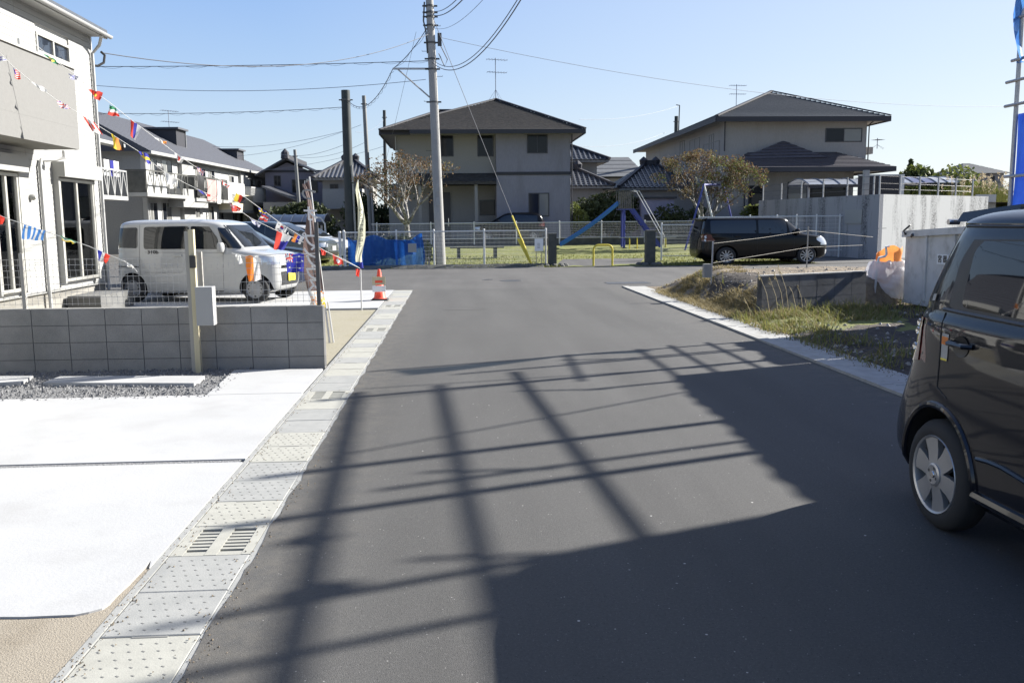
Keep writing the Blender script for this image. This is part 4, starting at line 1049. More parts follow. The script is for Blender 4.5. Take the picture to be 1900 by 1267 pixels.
car_body(nsh, W, .345, 'pblack', near, 96)
for s_ in (-1, 1):
    for x, r in W: wheel(near, x, s_ * .655, r, .205, 'six', 'rim')
    patch(nsh, dens(rnd([(-1.20, 1.15, 1.38), (-1.12, 1.145, 1.49), (-.1, 1.13, 1.51)], .03), 8), s_, 'black', 'window_surround', near, .003, 8)
    patch(nsh, dens(rnd([(-1.08, 1.165, 1.44), (-1.02, 1.16, 1.485), (-.12, 1.145, 1.495)], .03), 8), s_, 'cglasb', 'rear_door_window', near, .007, 8)
    patch(nsh, dens(rnd([(-.04, 1.14, 1.475), (.3, 1.135, 1.46), (.75, 1.13, 1.20)], .03), 8), s_, 'cglas', 'front_door_window', near, .007, 8)
    seam(nsh, [(-1.22, 1.12), (-1.20, .95), (-1.20, .74), (-1.10, .70)], s_, near); seam(nsh, [(-.08, .3), (-.08, 1.12)], s_, near)
    seam(nsh, [(.85, .35), (.88, 1.05)], s_, near)
    # drip rail and belt moulding
    mb = MB(); mb.tube([Vector((x, s_ * (nsh.hy(x, 1.555) + .002), 1.555)) for x in [-1.25 + .1 * k for k in range(18)]], .008, 5); mb.build('roof_rail_trim', 'black', near, world=False)
    mb = MB(); mb.tube([Vector((x, s_ * (nsh.hy(x, 1.13) + .004), 1.135 - .01 * (x + 1.1))) for x in [-1.24 + .1 * k for k in range(20)]], .011, 5); mb.build('belt_moulding', 'dsteel', near, world=False, smooth=True)
    # sill and arch flares
    mb = MB(); mb.tube([Vector((x, s_ * (nsh.hy(x, .30) - .004), .285)) for x in [-.82 + .1 * k for k in range(17)]], .03, 8); mb.build('side_sill', 'pblack', near, world=False, smooth=True)
    mb = MB(); mb.tube([Vector((x, s_ * (nsh.hy(x, .50) + .002), .47 + .012 * math.sin(k))) for k, x in enumerate([-.80 + .1 * k for k in range(16)])], .012, 6); mb.build('door_crease', 'pblack', near, world=False, smooth=True)
    for wx in (-1.18, 1.18):
        mb = MB(); P = []
        for k in range(25):
            a = math.pi * (-.08 + 1.16 * k / 24); x = wx + .362 * math.cos(a); z = .285 + .362 * math.sin(a)
            if z < .24: continue
            P.append(Vector((x, s_ * (nsh.hy(max(-1.78, min(1.75, x)), z) + .001), z)))
        mb.tube(P, .019, 8); mb.build('arch_flare', 'pblack', near, world=False, smooth=True)
    # tail lamps wrap
    patch(nsh, dens([(-1.66, .86, 1.06), (-1.58, .82, 1.07), (-1.46, .84, 1.07)]), s_, 'tail', 'tail_lamp', near, .006, 8)
    fpatch(nsh, frows([(.84, s_ * .58, s_ * .71), (1.07, s_ * .56, s_ * .69)]), -1, 'tail', 'tail_lamp', near, .006, 6)
    for z in (.90, .985, 1.03):
        mb = MB(); x = -1.57; mb.lathe([(0, .001), (.006, .018), (.0, .021)], 14, 'y', (0, 0, 0))
        for i, v in enumerate(mb.v): mb.v[i] = Vector((x + v.x, s_ * (nsh.hy(x, z) + .008 + v.y), z + v.z))
        mb.build('lamp_reflector', 'chrome', near, world=False, smooth=True)
    # door handle with dish
    x = -1.00; y = s_ * (nsh.hy(x, .97) + .002)
    mb = MB(); mb.lathe([(0, .001), (.0, .045), (.006, .052)], 18, 'y')
    for i, v in enumerate(mb.v): mb.v[i] = Vector((x + v.x * 1.3, y + s_ * v.y * .5, .975 + v.z))
    mb.build('handle_dish', 'black', near, world=False, smooth=True)
    mb = MB(); mb.tube([(x - .085, y, .985), (x - .06, y + s_ * .032, .985), (x + .07, y + s_ * .034, .985), (x + .095, y, .985)], .014, 8); mb.build('door_handle', 'pblack', near, world=False, smooth=True)
    mirror(near, .66, s_ * .74, 1.16, s_, 'pblack')
fpatch(nsh, frows([(1.12, -.60, .60), (1.35, -.57, .57), (1.50, -.54, .54)]), -1, 'cglasb', 'rear_window', near)
fpatch(nsh, frows([(1.10, -.62, .62), (1.52, -.54, .54)]), 1, 'cglas', 'windscreen', near)
mb = MB(); mb.add([(-1.50, -.50, 1.575), (-1.50, .50, 1.575), (-1.05, .46, 1.60), (-1.05, -.46, 1.60), (-1.48, -.48, 1.625), (-1.48, .48, 1.625), (-1.05, .44, 1.66), (-1.05, -.44, 1.66)],
                  [(0, 1, 2, 3), (4, 7, 6, 5), (0, 4, 5, 1), (1, 5, 6, 2), (3, 2, 6, 7), (0, 3, 7, 4)]); mb.build('roof_spoiler', 'pblack', near, world=False)
mb = MB(); mb.lathe([(-.03, .001), (-.03, .016), (.03, .016), (.03, .001)], 10, 'y', (-1.53, -.50, 1.575)); mb.build('lamp_knob', 'chrome', near, world=False)
mb = MB(); mb.box(-1.88, -1.70, -.5, .5, .24, .34); mb.build('bumper_lip', 'black', near, world=False)
# stickers behind the door seam
patch(nsh, dens([(-1.185, .885, 1.02), (-1.12, .885, 1.02)]), -1, 'gwhite', 'sticker', near, .003)
patch(nsh, dens([(-1.183, .965, 1.005), (-1.122, .965, 1.005)]), -1, 'orange', 'sticker', near, .0045)
patch(nsh, dens([(-1.183, .885, .895), (-1.122, .885, .895)]), -1, 'yellow', 'sticker', near, .0045)
patch(nsh, dens([(-1.40, 1.165, 1.20), (-1.36, 1.17, 1.205)]), -1, 'gwhite', 'window_sticker', near, .009)
# ================================================================ PARK
def park_fence(px0, px1, Y, ytop, ybase, posts, label, label_side=None, dx=.045, name='park_fence', railm='fwhite', Yend=None, zoff=0):
    Yend = Yend or Y
    P0 = aY(px0, ybase, Y); P1 = aY(px1, ybase, Yend); z0 = P0.z; z1 = aY(px0, ytop, Y).z
    t = thing(name, label, 'fence', (P0.x, Y, z0))
    d = P1 - P0; d.z = 0; L = d.length; d.normalize(); H = z1 - z0
    base = Vector((P0.x, Y, z0))
    def pt(s_, h): return base + d * s_ + Vector((0, 0, h))
    for px in posts:
        a = aY(px, ybase, Y); s_ = min(L, max(0, (a - P0).dot(d) if Yend == Y else (px - px0) / (px1 - px0) * L)); mb = MB()
        mb.tube([pt(s_, -.25), pt(s_, H + .02)], .034, 8); mb.lathe([(0, .038), (.03, .03), (.035, .001)], 8, 'z', tuple(pt(s_, H + .02))); mb.build('post', railm, t, smooth=True)
    mb = MB(); mb.tube([pt(0, H - .03), pt(L, H - .03)], .026, 6); mb.build('top_rail', railm, t)
    mb = MB(); mb.tube([pt(0, .06), pt(L, .06)], .018, 6); mb.build('bottom_rail', railm, t)
    mb = MB(); n = int(L / dx)
    for k in range(1, n): mb.tube([pt(k * dx, .06), pt(k * dx, H - .04)], .0035, 3, False)
    for k in range(1, 9): mb.tube([pt(0, .06 + (H - .1) * k / 9), pt(L, .06 + (H - .1) * k / 9)], .003, 3, False)
    mb.build('mesh_panel', railm, t); return t
YF = 31.6
park_fence(640, 1013, YF, 430, 498, (640, 737, 806, 899, 1013), 'white mesh fence along the street edge of the park, left of the stone gate posts', None)
park_fence(1227, 1290, 33.5, 416, 478, (1227, 1290), 'short white mesh fence between the right gate post and the black wagon')
park_fence(1296, 1600, 36.0, 402, 470, (1296, 1390, 1440, 1476, 1513, 1556, 1600), 'white post and rail fence behind the black wagon at the foot of the concrete wall', dx=.3)
park_fence(690, 1440, 45.0, 415, 447, (700, 800, 880, 958, 1038, 1116, 1196, 1290, 1380), 'long white fence on the low dark wall at the far side of the lawn', dx=.07)
a_, b_ = aY(640, 447, 45.1), aY(1440, 442, 45.1)
mb = MB(); mb.box(a_.x, b_.x, 45.02, 45.25, .1, a_.z + .02); o = mb.build('low_wall', 'stonel'); tag(o, 'low dark retaining wall under the fence at the back of the lawn', 'wall')
park_fence(560, 636, 33.5, 450, 470, (560, 636), 'pale low rail left of the park behind the brown banner', dx=5)
# gate posts of white steel at the left end
for i, px in enumerate((632, 640)):
    p = aY(px, 488, 31.2); zt = aY(px, 431, 31.2).z; mb = MB(); mb.tube([(p.x, 31.2, -.02), (p.x, 31.2, zt)], .05, 8); mb.lathe([(zt, .055), (zt + .03, .04), (zt + .03, .001)], 8, 'z', (p.x, 31.2, 0))
    tag(mb.build('bollard', 'fwhite'), ['tall white steel post at the left end of the park, left one of the pair', 'tall white steel post beside the blue sheet, right one of the pair'][i], 'post', 'white posts at the corner of the park')
# stone gate pillars
for i, (x0, x1, yb, yt) in enumerate(((1018, 1033, 497, 433), (1199, 1216, 492, 427))):
    a = aY(x0, yb, 31.3); b = aY(x1, yb, 31.3); zt = aY(x0, yt, 31.3).z
    t = thing('gate_pillar', ['dark square stone pillar at the left side of the park entrance', 'dark square stone pillar at the right side of the park entrance'][i], 'pillar', ((a.x + b.x) / 2, 31.4, 0), 0, 'stone pillars of the park entrance')
    w_ = b.x - a.x; mb = MB(); c = 0.02
    X0, X1, Y0, Y1 = a.x, b.x, 31.3, 31.3 + w_
    mb.add([(X0, Y0, -.05), (X1, Y0, -.05), (X1, Y1, -.05), (X0, Y1, -.05), (X0, Y0, zt - c), (X1, Y0, zt - c), (X1, Y1, zt - c), (X0, Y1, zt - c), (X0 + c, Y0 + c, zt), (X1 - c, Y0 + c, zt), (X1 - c, Y1 - c, zt), (X0 + c, Y1 - c, zt)],
           [(0, 1, 5, 4), (1, 2, 6, 5), (2, 3, 7, 6), (3, 0, 4, 7), (4, 5, 9, 8), (5, 6, 10, 9), (6, 7, 11, 10), (7, 4, 8, 11), (8, 9, 10, 11)])
    mb.build('shaft', 'stone', t)
    mb = MB(); rr = random.Random(i); n = 9
    for k in range(n):
        an = k * 6.28 / n; r_ = .42 * rr.uniform(.7, 1.2); cx = (X0 + X1) / 2 + math.cos(an) * r_; cy = Y0 + .15 + math.sin(an) * r_ * .6
        q = .14; mb.lathe([(-.05, q), (.05, q * .9), (.11, q * .5), (.12, .001)], 7, 'z', (cx, cy, 0))
    mb.build('footing_stones', 'stonel', t)
# yellow U barrier
a, b = aY(1101, 497, 31.3), aY(1136, 497, 31.3); zt = aY(1118, 455, 31.3).z
mb = MB(); P = [(a.x, 31.3, -.05), (a.x, 31.3, zt - .16)] + [(a.x + .16 - .16 * math.cos(k * .314), 31.3, zt - .16 + .16 * math.sin(k * .314)) for k in range(1, 6)] + [(b.x - .16 + .16 * math.sin(k * .314), 31.3, zt - .16 + .16 * math.cos(k * .314)) for k in range(0, 5)] + [(b.x, 31.3, zt - .16), (b.x, 31.3, -.05)]
mb.tube(P, .035, 8); tag(mb.build('barrier_hoop', 'yellow', smooth=True), 'yellow steel hoop in the middle of the park entrance', 'barrier')
# notice board
a, b = aY(992, 465, 31.3), aY(1008, 465, 31.3); z0, z1 = aY(992, 466, 31.3).z, aY(992, 443, 31.3).z
t = thing('notice_board', 'small white notice board on two legs leaning beside the park fence', 'sign', ((a.x + b.x) / 2, 31.3, 0))
for x in (a.x + .06, b.x - .06): mb = MB(); mb.box(x - .015, x + .015, 31.31, 31.34, -.02, z1 - .05); mb.build('leg', 'wood', t)
mb = MB(); mb.box(a.x, b.x, 31.28, 31.305, z0, z1); bd = mb.build('board', 'paper', t)
mb = MB()
for k in range(4): mb.box(a.x + .09, a.x + .19, 31.274, 31.279, z0 + .10 + k * .05, z0 + .125 + k * .05)
mb.build('printed_lines', 'steel', bd)
# wooden bench
a, b = aY(835, 473, 36), aY(935, 473, 36); zb = parkz(36)
t = thing('park_bench', 'plain backless bench on the lawn behind the mesh fence', 'bench', ((a.x + b.x) / 2, 36, zb))
for k in range(3): mb = MB(); mb.box(a.x, b.x, 35.8 + k * .15, 35.93 + k * .15, zb + .38, zb + .43); mb.build('seat_board', 'stonel', t)
for x in (a.x + .35, b.x - .35): mb = MB(); mb.box(x - .07, x + .07, 35.85, 36.2, zb - .05, zb + .378); mb.build('leg', 'stonel', t)
# yellow exercise bars and low frames on the lawn
for (x0, x1, y0, y1, Y, lb) in ((1160, 1190, 441, 468, 41, 'low yellow exercise bar standing left of the right gate pillar'), (1226, 1243, 441, 462, 42, 'yellow bar frame seen through the short white mesh fence')):
    a, b = aY(x0, y1, Y), aY(x1, y1, Y); zt = aY(x0, y0, Y).z; gz = parkz(Y) - .02
    t = thing('exercise_bar', lb, 'exercise bar', ((a.x + b.x) / 2, Y, gz))
    for x in (a.x + .2, b.x - .2): mb = MB(); mb.tube([(x, Y, gz), (x, Y, zt)], .03, 6); mb.build('leg', 'yellow', t)
    mb = MB(); mb.tube([(a.x - .3, Y, zt), (b.x + .3, Y, zt)], .028, 6); mb.build('bar', 'gwhite', t)
# slide
YS = 42.5; gz = parkz(YS) - .02
pt = lambda x, y, Y=YS: aY(x, y, Y)
t = thing('playground_slide', 'blue playground slide with purple ladder and railed deck on the lawn', 'slide', (pt(1150, 460).x, YS, gz))
TL, BL = pt(1148, 378), pt(1040, 459); BL.z = max(BL.z, gz + .12)
mb = MB(); n = 14; prof = [(-.30, .14), (-.27, .14), (-.24, 0), (.24, 0), (.27, .14), (.30, .14), (.27, -.04), (-.27, -.04)]
vs = []
for k in range(n + 1):
    u = k / n; p = BL.lerp(TL, u); p.z += -.10 * math.sin(u * math.pi) + .12 * u ** 6 * 0
    for (yy, hh) in prof: vs.append(Vector((p.x, YS + yy, p.z + hh)))
fs = []
for k in range(n):
    for j in range(8): fs.append((k * 8 + j, k * 8 + (j + 1) % 8, (k + 1) * 8 + (j + 1) % 8, (k + 1) * 8 + j))
mb.add(vs, fs); mb.build('chute', 'slideb', t)
dL, dR = pt(1146, 388), pt(1172, 388); dz = dL.z
mb = MB(); mb.box(dL.x, dR.x, YS - .35, YS + .35, dz - .05, dz); mb.build('deck', 'purple', t)
zt = pt(1150, 354).z
for yy in (YS - .35, YS + .35):
    mb = MB(); n = 7
    for k in range(n + 1):
        x = dL.x + (dR.x - dL.x) * k / n; mb.tube([(x, yy, dz), (x, yy, zt)], .018, 5)
    mb.tube([(dL.x, yy, zt), (dR.x, yy, zt)], .03, 6); mb.build('deck_rail', 'stonel', t)
x = pt(1156, 400).x
for yy in (YS - .3, YS + .3): mb = MB(); mb.tube([(x, yy, gz - .05), (x, yy, dz - .05)], .055, 8); mb.build('leg', 'purple', t)
L1 = pt(1212, 444); L1.z = gz
for yy in (YS - .28, YS + .28): mb = MB(); mb.beam((dR.x, yy, dz - .03), (L1.x + .3, yy, gz), .05, .16); mb.build('ladder_side', 'purple', t)
mb = MB()
for k in range(1, 7):
    u = k / 7; x = dR.x + (L1.x + .3 - dR.x) * u; z = dz - .03 + (gz - dz) * u; mb = MB(); mb.box(x - .1, x + .1, YS - .26, YS + .26, z - .01, z + .02); mb.build('step', 'purple', t)
for yy in (YS - .33, YS + .33): mb = MB(); mb.tube([(dR.x, yy, zt), (dR.x + .3, yy, zt - .05), (L1.x + .45, yy, gz + .55), (L1.x + .45, yy, gz)], .02, 6); mb.build('handrail', 'fwhite', t, smooth=True)
# swing set
YW = 39.6; gz = parkz(YW) - .02
t = thing('swing_set', 'purple and white swing frame standing under the brown tree', 'swing', (pt(1335, 430, YW).x, YW, gz))
tA = aY(1306, 343, YW); tB = aY(1342, 343, YW + 2.2)
for (q, dx) in ((tA, -.75), (tA, .75), (tB, -.75), (tB, .8)):
    mb = MB(); mb.tube([(q.x + dx * 1.1, q.y + (0 if q is tA else .2), gz - .05), q], .045, 7); mb.build('leg', 'purple' if (dx < 0) == (q is tA) else 'fwhite', t)
mb = MB(); mb.tube([tA, tB], .045, 7); mb.build('top_beam', 'purple', t)
for u in (.35, .7):
    q = tA.lerp(tB, u); mb = MB(); mb.tube([q, (q.x - .2, q.y, gz + .5)], .012, 4); mb.tube([q + Vector((.03, .3, 0)), (q.x - .2, q.y + .35, gz + .5)], .012, 4); mb.box(q.x - .3, q.x - .1, q.y - .05, q.y + .4, gz + .47, gz + .5); mb.build('swing_seat', 'black', t)
# utility pole (front one) ------------------------------------------------
def upole(px_b, py_b, px_t, py_t, Y, rb, rt, H, label, m='poleC', name='utility_pole', z0=None):
    b = aY(px_b, py_b, Y); tt = aY(px_t, py_t, Y); d = (tt - b); 
    gz = 0 if z0 is None else z0
    s0 = (gz - b.z) / d.z; p0 = b + d * s0; s1 = (H - b.z) / d.z; p1 = b + d * s1
    t = thing(name, label, 'utility pole', p0)
    mb = MB(); n = 6; mb.tube([p0.lerp(p1, k / n) - Vector((0, 0, .2 if k == 0 else 0)) for k in range(n + 1)], [rb + (rt - rb) * k / n for k in range(n + 1)], 20); mb.build('shaft', m, t, smooth=True)
    return t, p0, p1
PY = 32.2
pole, pp0, pp1 = upole(818, 490, 797, 0, PY, .185, .115, 11.6, 'tall pale concrete utility pole with wires standing inside the park fence')
def onp(h): return pp0.lerp(pp1, h / 11.6)
zof = lambda x, y: aY(x, y, PY).z
for h in (zof(808, 12), zof(808, 24), zof(808, 32), zof(808, 48), zof(808, 80), zof(808, 110), zof(808, 129), zof(808, 190)):
    c = onp(h); mb = MB(); mb.lathe([(h - .03, .155), (h + .03, .155)], 14, 'z', (c.x, c.y, 0)); mb.box(c.x + .14, c.x + .26, c.y - .03, c.y + .03, h - .02, h + .03); mb.box(c.x - .26, c.x - .14, c.y - .03, c.y + .03, h - .02, h + .03); mb.build('pole_band', 'dsteel', pole)
ha = zof(797, 128); a = aY(729, 129, PY)
mb = MB(); mb.beam((a.x, PY, ha), (onp(ha).x, PY, ha), .06, .06); mb.build('bracket_arm', 'steel', pole)
mb = MB(); mb.tube([(a.x + .15, PY, ha), (onp(zof(799, 183)).x - .1, PY, zof(799, 183))], .028, 6); mb.build('bracket_strut', 'steel', pole)
for k in range(8):
    h = 2.4 + k * .85; c = onp(h); s_ = 1 if k % 2 else -1; mb = MB(); mb.tube([(c.x + s_ * .12, c.y, h), (c.x + s_ * .34, c.y, h), (c.x + s_ * .34, c.y, h + .03)], .009, 5); mb.build('step_bolt', 'dsteel', pole)
for (y0, y1) in ((342, 356), (367, 381)):
    z0, z1 = zof(812, y1), zof(812, y0); c = onp((z0 + z1) / 2); mb = MB(); mb.box(c.x - .07, c.x + .07, c.y - .20, c.y - .17, z0, z1); mb.build('number_tag', 'gwhite', pole)
mb = MB(); q0 = onp(zof(800, 5)); mb.tube([q0 + Vector((-.18, -.05, 0)), onp(zof(800, 40)) + Vector((-.24, -.05, 0)), onp(zof(800, 60)) + Vector((-.17, -.05, 0)), onp(zof(800, 100)) + Vector((-.15, -.05, 0))], .03, 6); mb.build('conduit', 'dsteel', pole, smooth=True)
c = onp(zof(812, 72)); mb = MB(); mb.box(c.x + .22, c.x + .36, c.y - .05, c.y + .05, c.z - .25, c.z + .18); mb.build('splice_box', 'dsteel', pole)
mb = MB(); mb.tube([c + Vector((.3, 0, -.2)), c + Vector((.55, 0, -.7)), c + Vector((.45, 0, -.95)), c + Vector((.25, 0, -.5))], .018, 5); mb.build('cable_loop', 'wire', pole, smooth=True)
# guy wire with yellow guard
gA = onp(zof(805, 20)); gB = aY(988, 497, 31.2); gB.z = .02
guy = thing('guy_wire', 'stay wire with yellow guard sleeves running down to the park edge', 'stay wire', gB)
mb = MB(); mb.tube([gA, gB], .010, 5); mb.build('cable', 'wire', guy)
u1 = (aY(957, 400, 31.4).z - gB.z) / (gA.z - gB.z); u2 = (aY(970, 443, 31.4).z - gB.z) / (gA.z - gB.z)
mb = MB(); mb.tube([gB.lerp(gA, u2), gB.lerp(gA, u1)], .035, 6); mb.build('guard_sleeve', 'yellow', guy)
mb = MB(); q0, q1 = gB.lerp(gA, .0), gB.lerp(gA, u2); mb.face([q0, q0 + Vector((-.04, 0, 0)), q1 + Vector((-.16, 0, 0)), q1 + Vector((.02, 0, 0))]); mb.face([q0 + Vector((0, .03, 0)), q0 + Vector((-.04, .03, 0)), q1 + Vector((-.16, .03, 0)), q1 + Vector((.02, .03, 0))]); mb.tube([q0 + Vector((0, 0, -.02)), q1], .04, 8); mb.build('guard_plate', 'yellow', guy)
# blue mesh sheet tied on the fence
YT = YF - .12
a, b = aY(645, 440, YT), aY(785, 440, YT)
zb = aY(700, 509, YT).z
def tarpz(u):
    pts = [(0, 440), (.08, 446), (.35, 436), (.55, 445), (.8, 446), (1, 434)]
    for (u0, y0), (u1, y1) in zip(pts, pts[1:]):
        if u <= u1: t_ = (u - u0) / (u1 - u0); t_ = t_ * t_ * (3 - 2 * t_); return aY(700, y0 + (y1 - y0) * t_, YT).z
    return aY(700, 434, YT).z
mb = MB()
def tf(u, v):
    z = (zb - .02) * (1 - v) + tarpz(u) * v; return (a.x + (b.x - a.x) * u + .05 * math.sin(v * 4) * (u > .9), YT - .05 + .045 * math.sin(u * 21 + v * 2) * (1 - .6 * v) + .03 * math.sin(u * 47), z)
mb.grid(90, 16, tf); tag(mb.build('mesh_sheet', 'tarp', smooth=True), 'translucent blue mesh sheet tied over the left part of the park fence', 'sheet')
c0, c1 = aY(757, 452, YT - .12), aY(773, 468, YT - .12)
mb = MB(); mb.box(c0.x, c1.x, YT - .15, YT - .14, c1.z, c0.z); tag(mb.build('paper_notice', 'gwhite'), 'small pale paper notice pinned on the blue mesh sheet', 'notice')

# ---------------------------------------------------------------- foliage helpers
def leafcloud(mb, c, rad, n, size, rr, squash=.8, shell=.0):
    for i in range(n):
        while True:
            v = Vector((rr.uniform(-1, 1), rr.uniform(-1, 1), rr.uniform(-1, 1)))
            if shell < v.length < 1: break
        p = Vector(c) + Vector((v.x * rad[0], v.y * rad[1], v.z * rad[2])); s_ = size * rr.uniform(.6, 1.4)
        a = Vector((rr.gauss(0, 1), rr.gauss(0, 1), rr.gauss(0, 1))).normalized(); b_ = a.cross(Vector((rr.gauss(0, 1), rr.gauss(0, 1), rr.gauss(0, 1)))).normalized()
        mb.add([p - a * s_, p + b_ * s_ * .5, p + a * s_, p - b_ * s_ * .5], [(0, 1, 2, 3)])
def bush(name, label, cat, c, rad, m, n=1500, size=.06, seed=0, stem=True, lumps=7):
    rr = random.Random(seed); t = thing(name, label, cat, (c[0], c[1], c[2] - rad[2]))
    mb = MB()
    for k in range(lumps):
        v = Vector((rr.uniform(-1, 1), rr.uniform(-1, 1), rr.uniform(-.7, 1))) * .62
        cc = (c[0] + v.x * rad[0], c[1] + v.y * rad[1], c[2] + v.z * rad[2]); q = rr.uniform(.42, .62)
        leafcloud(mb, cc, (rad[0] * q, rad[1] * q, rad[2] * q), n // lumps, size, rr, shell=.35)
    f = mb.build('foliage', m, t)
    mb = MB()
    for k in range(6):
        a = k * 1.05; mb.tube([(c[0] + .05 * math.cos(a), c[1] + .05 * math.sin(a), c[2] - rad[2] - .05), (c[0] + rad[0] * .5 * math.cos(a), c[1] + rad[1] * .5 * math.sin(a), c[2] + rad[2] * .3)], [.03, .01], 5)
    mb.build('stem', 'bark', t); return t
def tree(name, label, base, H, spread, mats_n, seed, trunk_h=.35, trunk_r=.14, lean=(0, 0), leafsize=.07, gen=4, crownz=1.0, tuft=9, nmain=5):
    rr = random.Random(seed); t = thing(name, label, 'tree', base)
    mb = MB(); tips = []; base = Vector(base)
    def grow(p, d, L, r, g):
        n = 3; pts = [p]; q = p.copy(); dd = d.copy()
        for k in range(n):
            dd = (dd + Vector((rr.uniform(-.22, .22), rr.uniform(-.22, .22), rr.uniform(-.05, .18)))).normalized(); q = q + dd * L / n; pts.append(q.copy())
        mb.tube(pts, [r * (1 - .35 * k / n) for k in range(n + 1)], 7 if g > 2 else 4, False)
        if g == 0: tips.append(q); return
        if g <= 2: tips.append(pts[2])
        m_ = nmain if g == gen else rr.choice((2, 3, 3))
        for k in range(m_):
            a = 6.283 * (k + rr.uniform(-.25, .25)) / m_; sp = spread if g == gen else .62
            x = Vector((math.cos(a), math.sin(a), 0)); nd = (dd * (1 if g < gen else .9) + x * sp * rr.uniform(.7, 1.25) + Vector((0, 0, .12))).normalized()
            grow(q, nd, L * (rr.uniform(.72, .95) if g < gen else (H * (1 - trunk_h)) * .33 / max(L, .01)), r * (.5 if g < gen else .55), g - 1)
    grow(base - Vector((0, 0, .1)), Vector((lean[0], lean[1], 1)).normalized(), H * trunk_h, trunk_r, gen)
    # shift heights so that the top is at H
    mx = max(p.z for p in tips) - base.z; k_ = H * .96 / mx
    for v in mb.v:
        if v.z - base.z > 0: v.z = base.z + (v.z - base.z) * k_
    mb.build('trunk', 'bark', t, smooth=True)
    for (m_, share, lo, hi) in mats_n:
        lb = MB()
        for p in tips:
            if not (lo <= (p.x - base.x) <= hi) and rr.random() < .85: continue
            if rr.random() > share: continue
            q = Vector((p.x, p.y, base.z + (p.z - base.z) * k_)); leafcloud(lb, q, (.34, .34, .26), int(tuft * rr.uniform(.4, 1.6)), leafsize, rr)
        if lb.v: lb.build('crown', m_, t)
    return t
gz = parkz(39)
b_ = aY(764, 440, 39); tree('plane_tree', 'pollarded tree with pale branches and sparse brown leaves beside the utility pole', (b_.x, 39, gz), aY(764, 283, 39).z - gz, .95, [('brownleaf', .75, -9, 9), ('goldleaf', .55, .9, 9), ('hedge', .3, -9, 0)], 4, .33, .17, leafsize=.055, tuft=20)
b_ = aY(1292, 440, 42); gz = parkz(42); tree('brown_tree', 'round tree with pale trunk and thin brown and green leaves beside the swing', (b_.x + .0, 42, gz), aY(1300, 280, 42).z - gz, .82, [('brownleaf', .95, -9, 9), ('goldleaf', .5, -9, 0.6), ('shrub', .6, .5, 9)], 9, .30, .17, lean=(.05, 0), leafsize=.05, tuft=42)
# shrub and mound behind the blue sheet, shrub by the pole
c = aY(707, 490, 32.6); bush('dark_hedge', 'dark rounded hedge hidden behind the blue mesh sheet', 'hedge', (c.x - .1, 32.6, .5), (1.25, .45, .62), 'hedge', 4200, .08, 3)
c = aY(793, 470, 32.0); bush('small_shrub', 'narrow olive green shrub between the blue sheet and the utility pole', 'shrub', (c.x, 32.0, .45), (.20, .25, .45), 'shrub', 900, .045, 5)
c = aY(1070, 380, 48); bush('round_shrub', 'light green clipped shrub beside the grey house corner', 'shrub', (c.x + .2, 48, 1.6), (.6, .6, 1.0), 'shrub', 2200, .07, 6)
c = aY(1120, 420, 49); bush('tall_hedge', 'dark green hedge behind the slide', 'hedge', (c.x, 49, 1.7), (2.6, .8, 1.35), 'hedge', 9000, .10, 7, lumps=12)
c = aY(1262, 430, 47.5); bush('side_hedge', 'low dark hedge under the brown tree', 'hedge', (c.x + .4, 47.5, 1.4), (1.6, .6, 1.0), 'hedge', 4000, .10, 8, lumps=9)
c = aY(1420, 395, 44.5); bush('wall_shrub', 'low green shrub before the porch at the left end of the concrete wall', 'shrub', (c.x, 45.5, 1.9), (1.1, .5, .4), 'shrub', 1600, .07, 9)
# ================================================================ HOUSES
def clip(poly, lo, hi):
    def half(P, s0, keep_above):
        out = []
        for i in range(len(P)):
            a, b = P[i], P[(i + 1) % len(P)]; ia = (a[1] >= s0) == keep_above or abs(a[1] - s0) < 1e-9; ib = (b[1] >= s0) == keep_above or abs(b[1] - s0) < 1e-9
            if ia: out.append(a)
            if ia != ib and abs(b[1] - a[1]) > 1e-9:
                t = (s0 - a[1]) / (b[1] - a[1]); out.append((a[0] + (b[0] - a[0]) * t, s0))
        return out
    P = half(poly, lo, True)
    return half(P, hi, False) if len(P) > 2 else []
def roof_courses(mb, pts, course=.2, thick=.018, wob=0.004, rr=None, ribs=None):
    """pts: planar convex polygon, first edge = eave"""
    rr = rr or random.Random(1); P = [Vector(p) for p in pts]; u = (P[1] - P[0]).normalized()
    n = u.cross(P[2] - P[0]).normalized()
    if n.z < 0: n = -n
    s = n.cross(u).normalized()
    if s.z < 0: s = -s
    Q = [((p - P[0]).dot(u), (p - P[0]).dot(s)) for p in P]; mx = max(q[1] for q in Q)
    k = 0
    def W(q, h): return P[0] + u * q[0] + s * q[1] + n * h
    while k * course < mx - 1e-4:
        lo, hi = k * course, min(mx, (k + 1) * course); C = clip(Q, lo, hi)
        if len(C) >= 3:
            f = lambda q: thick * (1 - (q[1] - lo) / course) + .002
            mb.face([W(q, f(q)) for q in C])
            low = sorted([q for q in C if abs(q[1] - lo) < 1e-6])
            if len(low) >= 2: mb.face([W(low[0], f(low[0])), W(low[-1], f(low[-1])), W(low[-1], -.01), W(low[0], -.01)])
        k += 1
    if ribs:
        us = [q[0] for q in Q]; x = min(us) + ribs / 2
        while x < max(us):
            iv = []
            for i in range(len(Q)):
                a, b = Q[i], Q[(i + 1) % len(Q)]
                if (a[0] - x) * (b[0] - x) < 0: t = (x - a[0]) / (b[0] - a[0]); iv.append(a[1] + (b[1] - a[1]) * t)
            if len(iv) >= 2 and max(iv) - min(iv) > .1: mb.tube([W((x, min(iv) - .02), .02), W((x, max(iv)), .02)], ribs * .24, 6)
            x += ribs
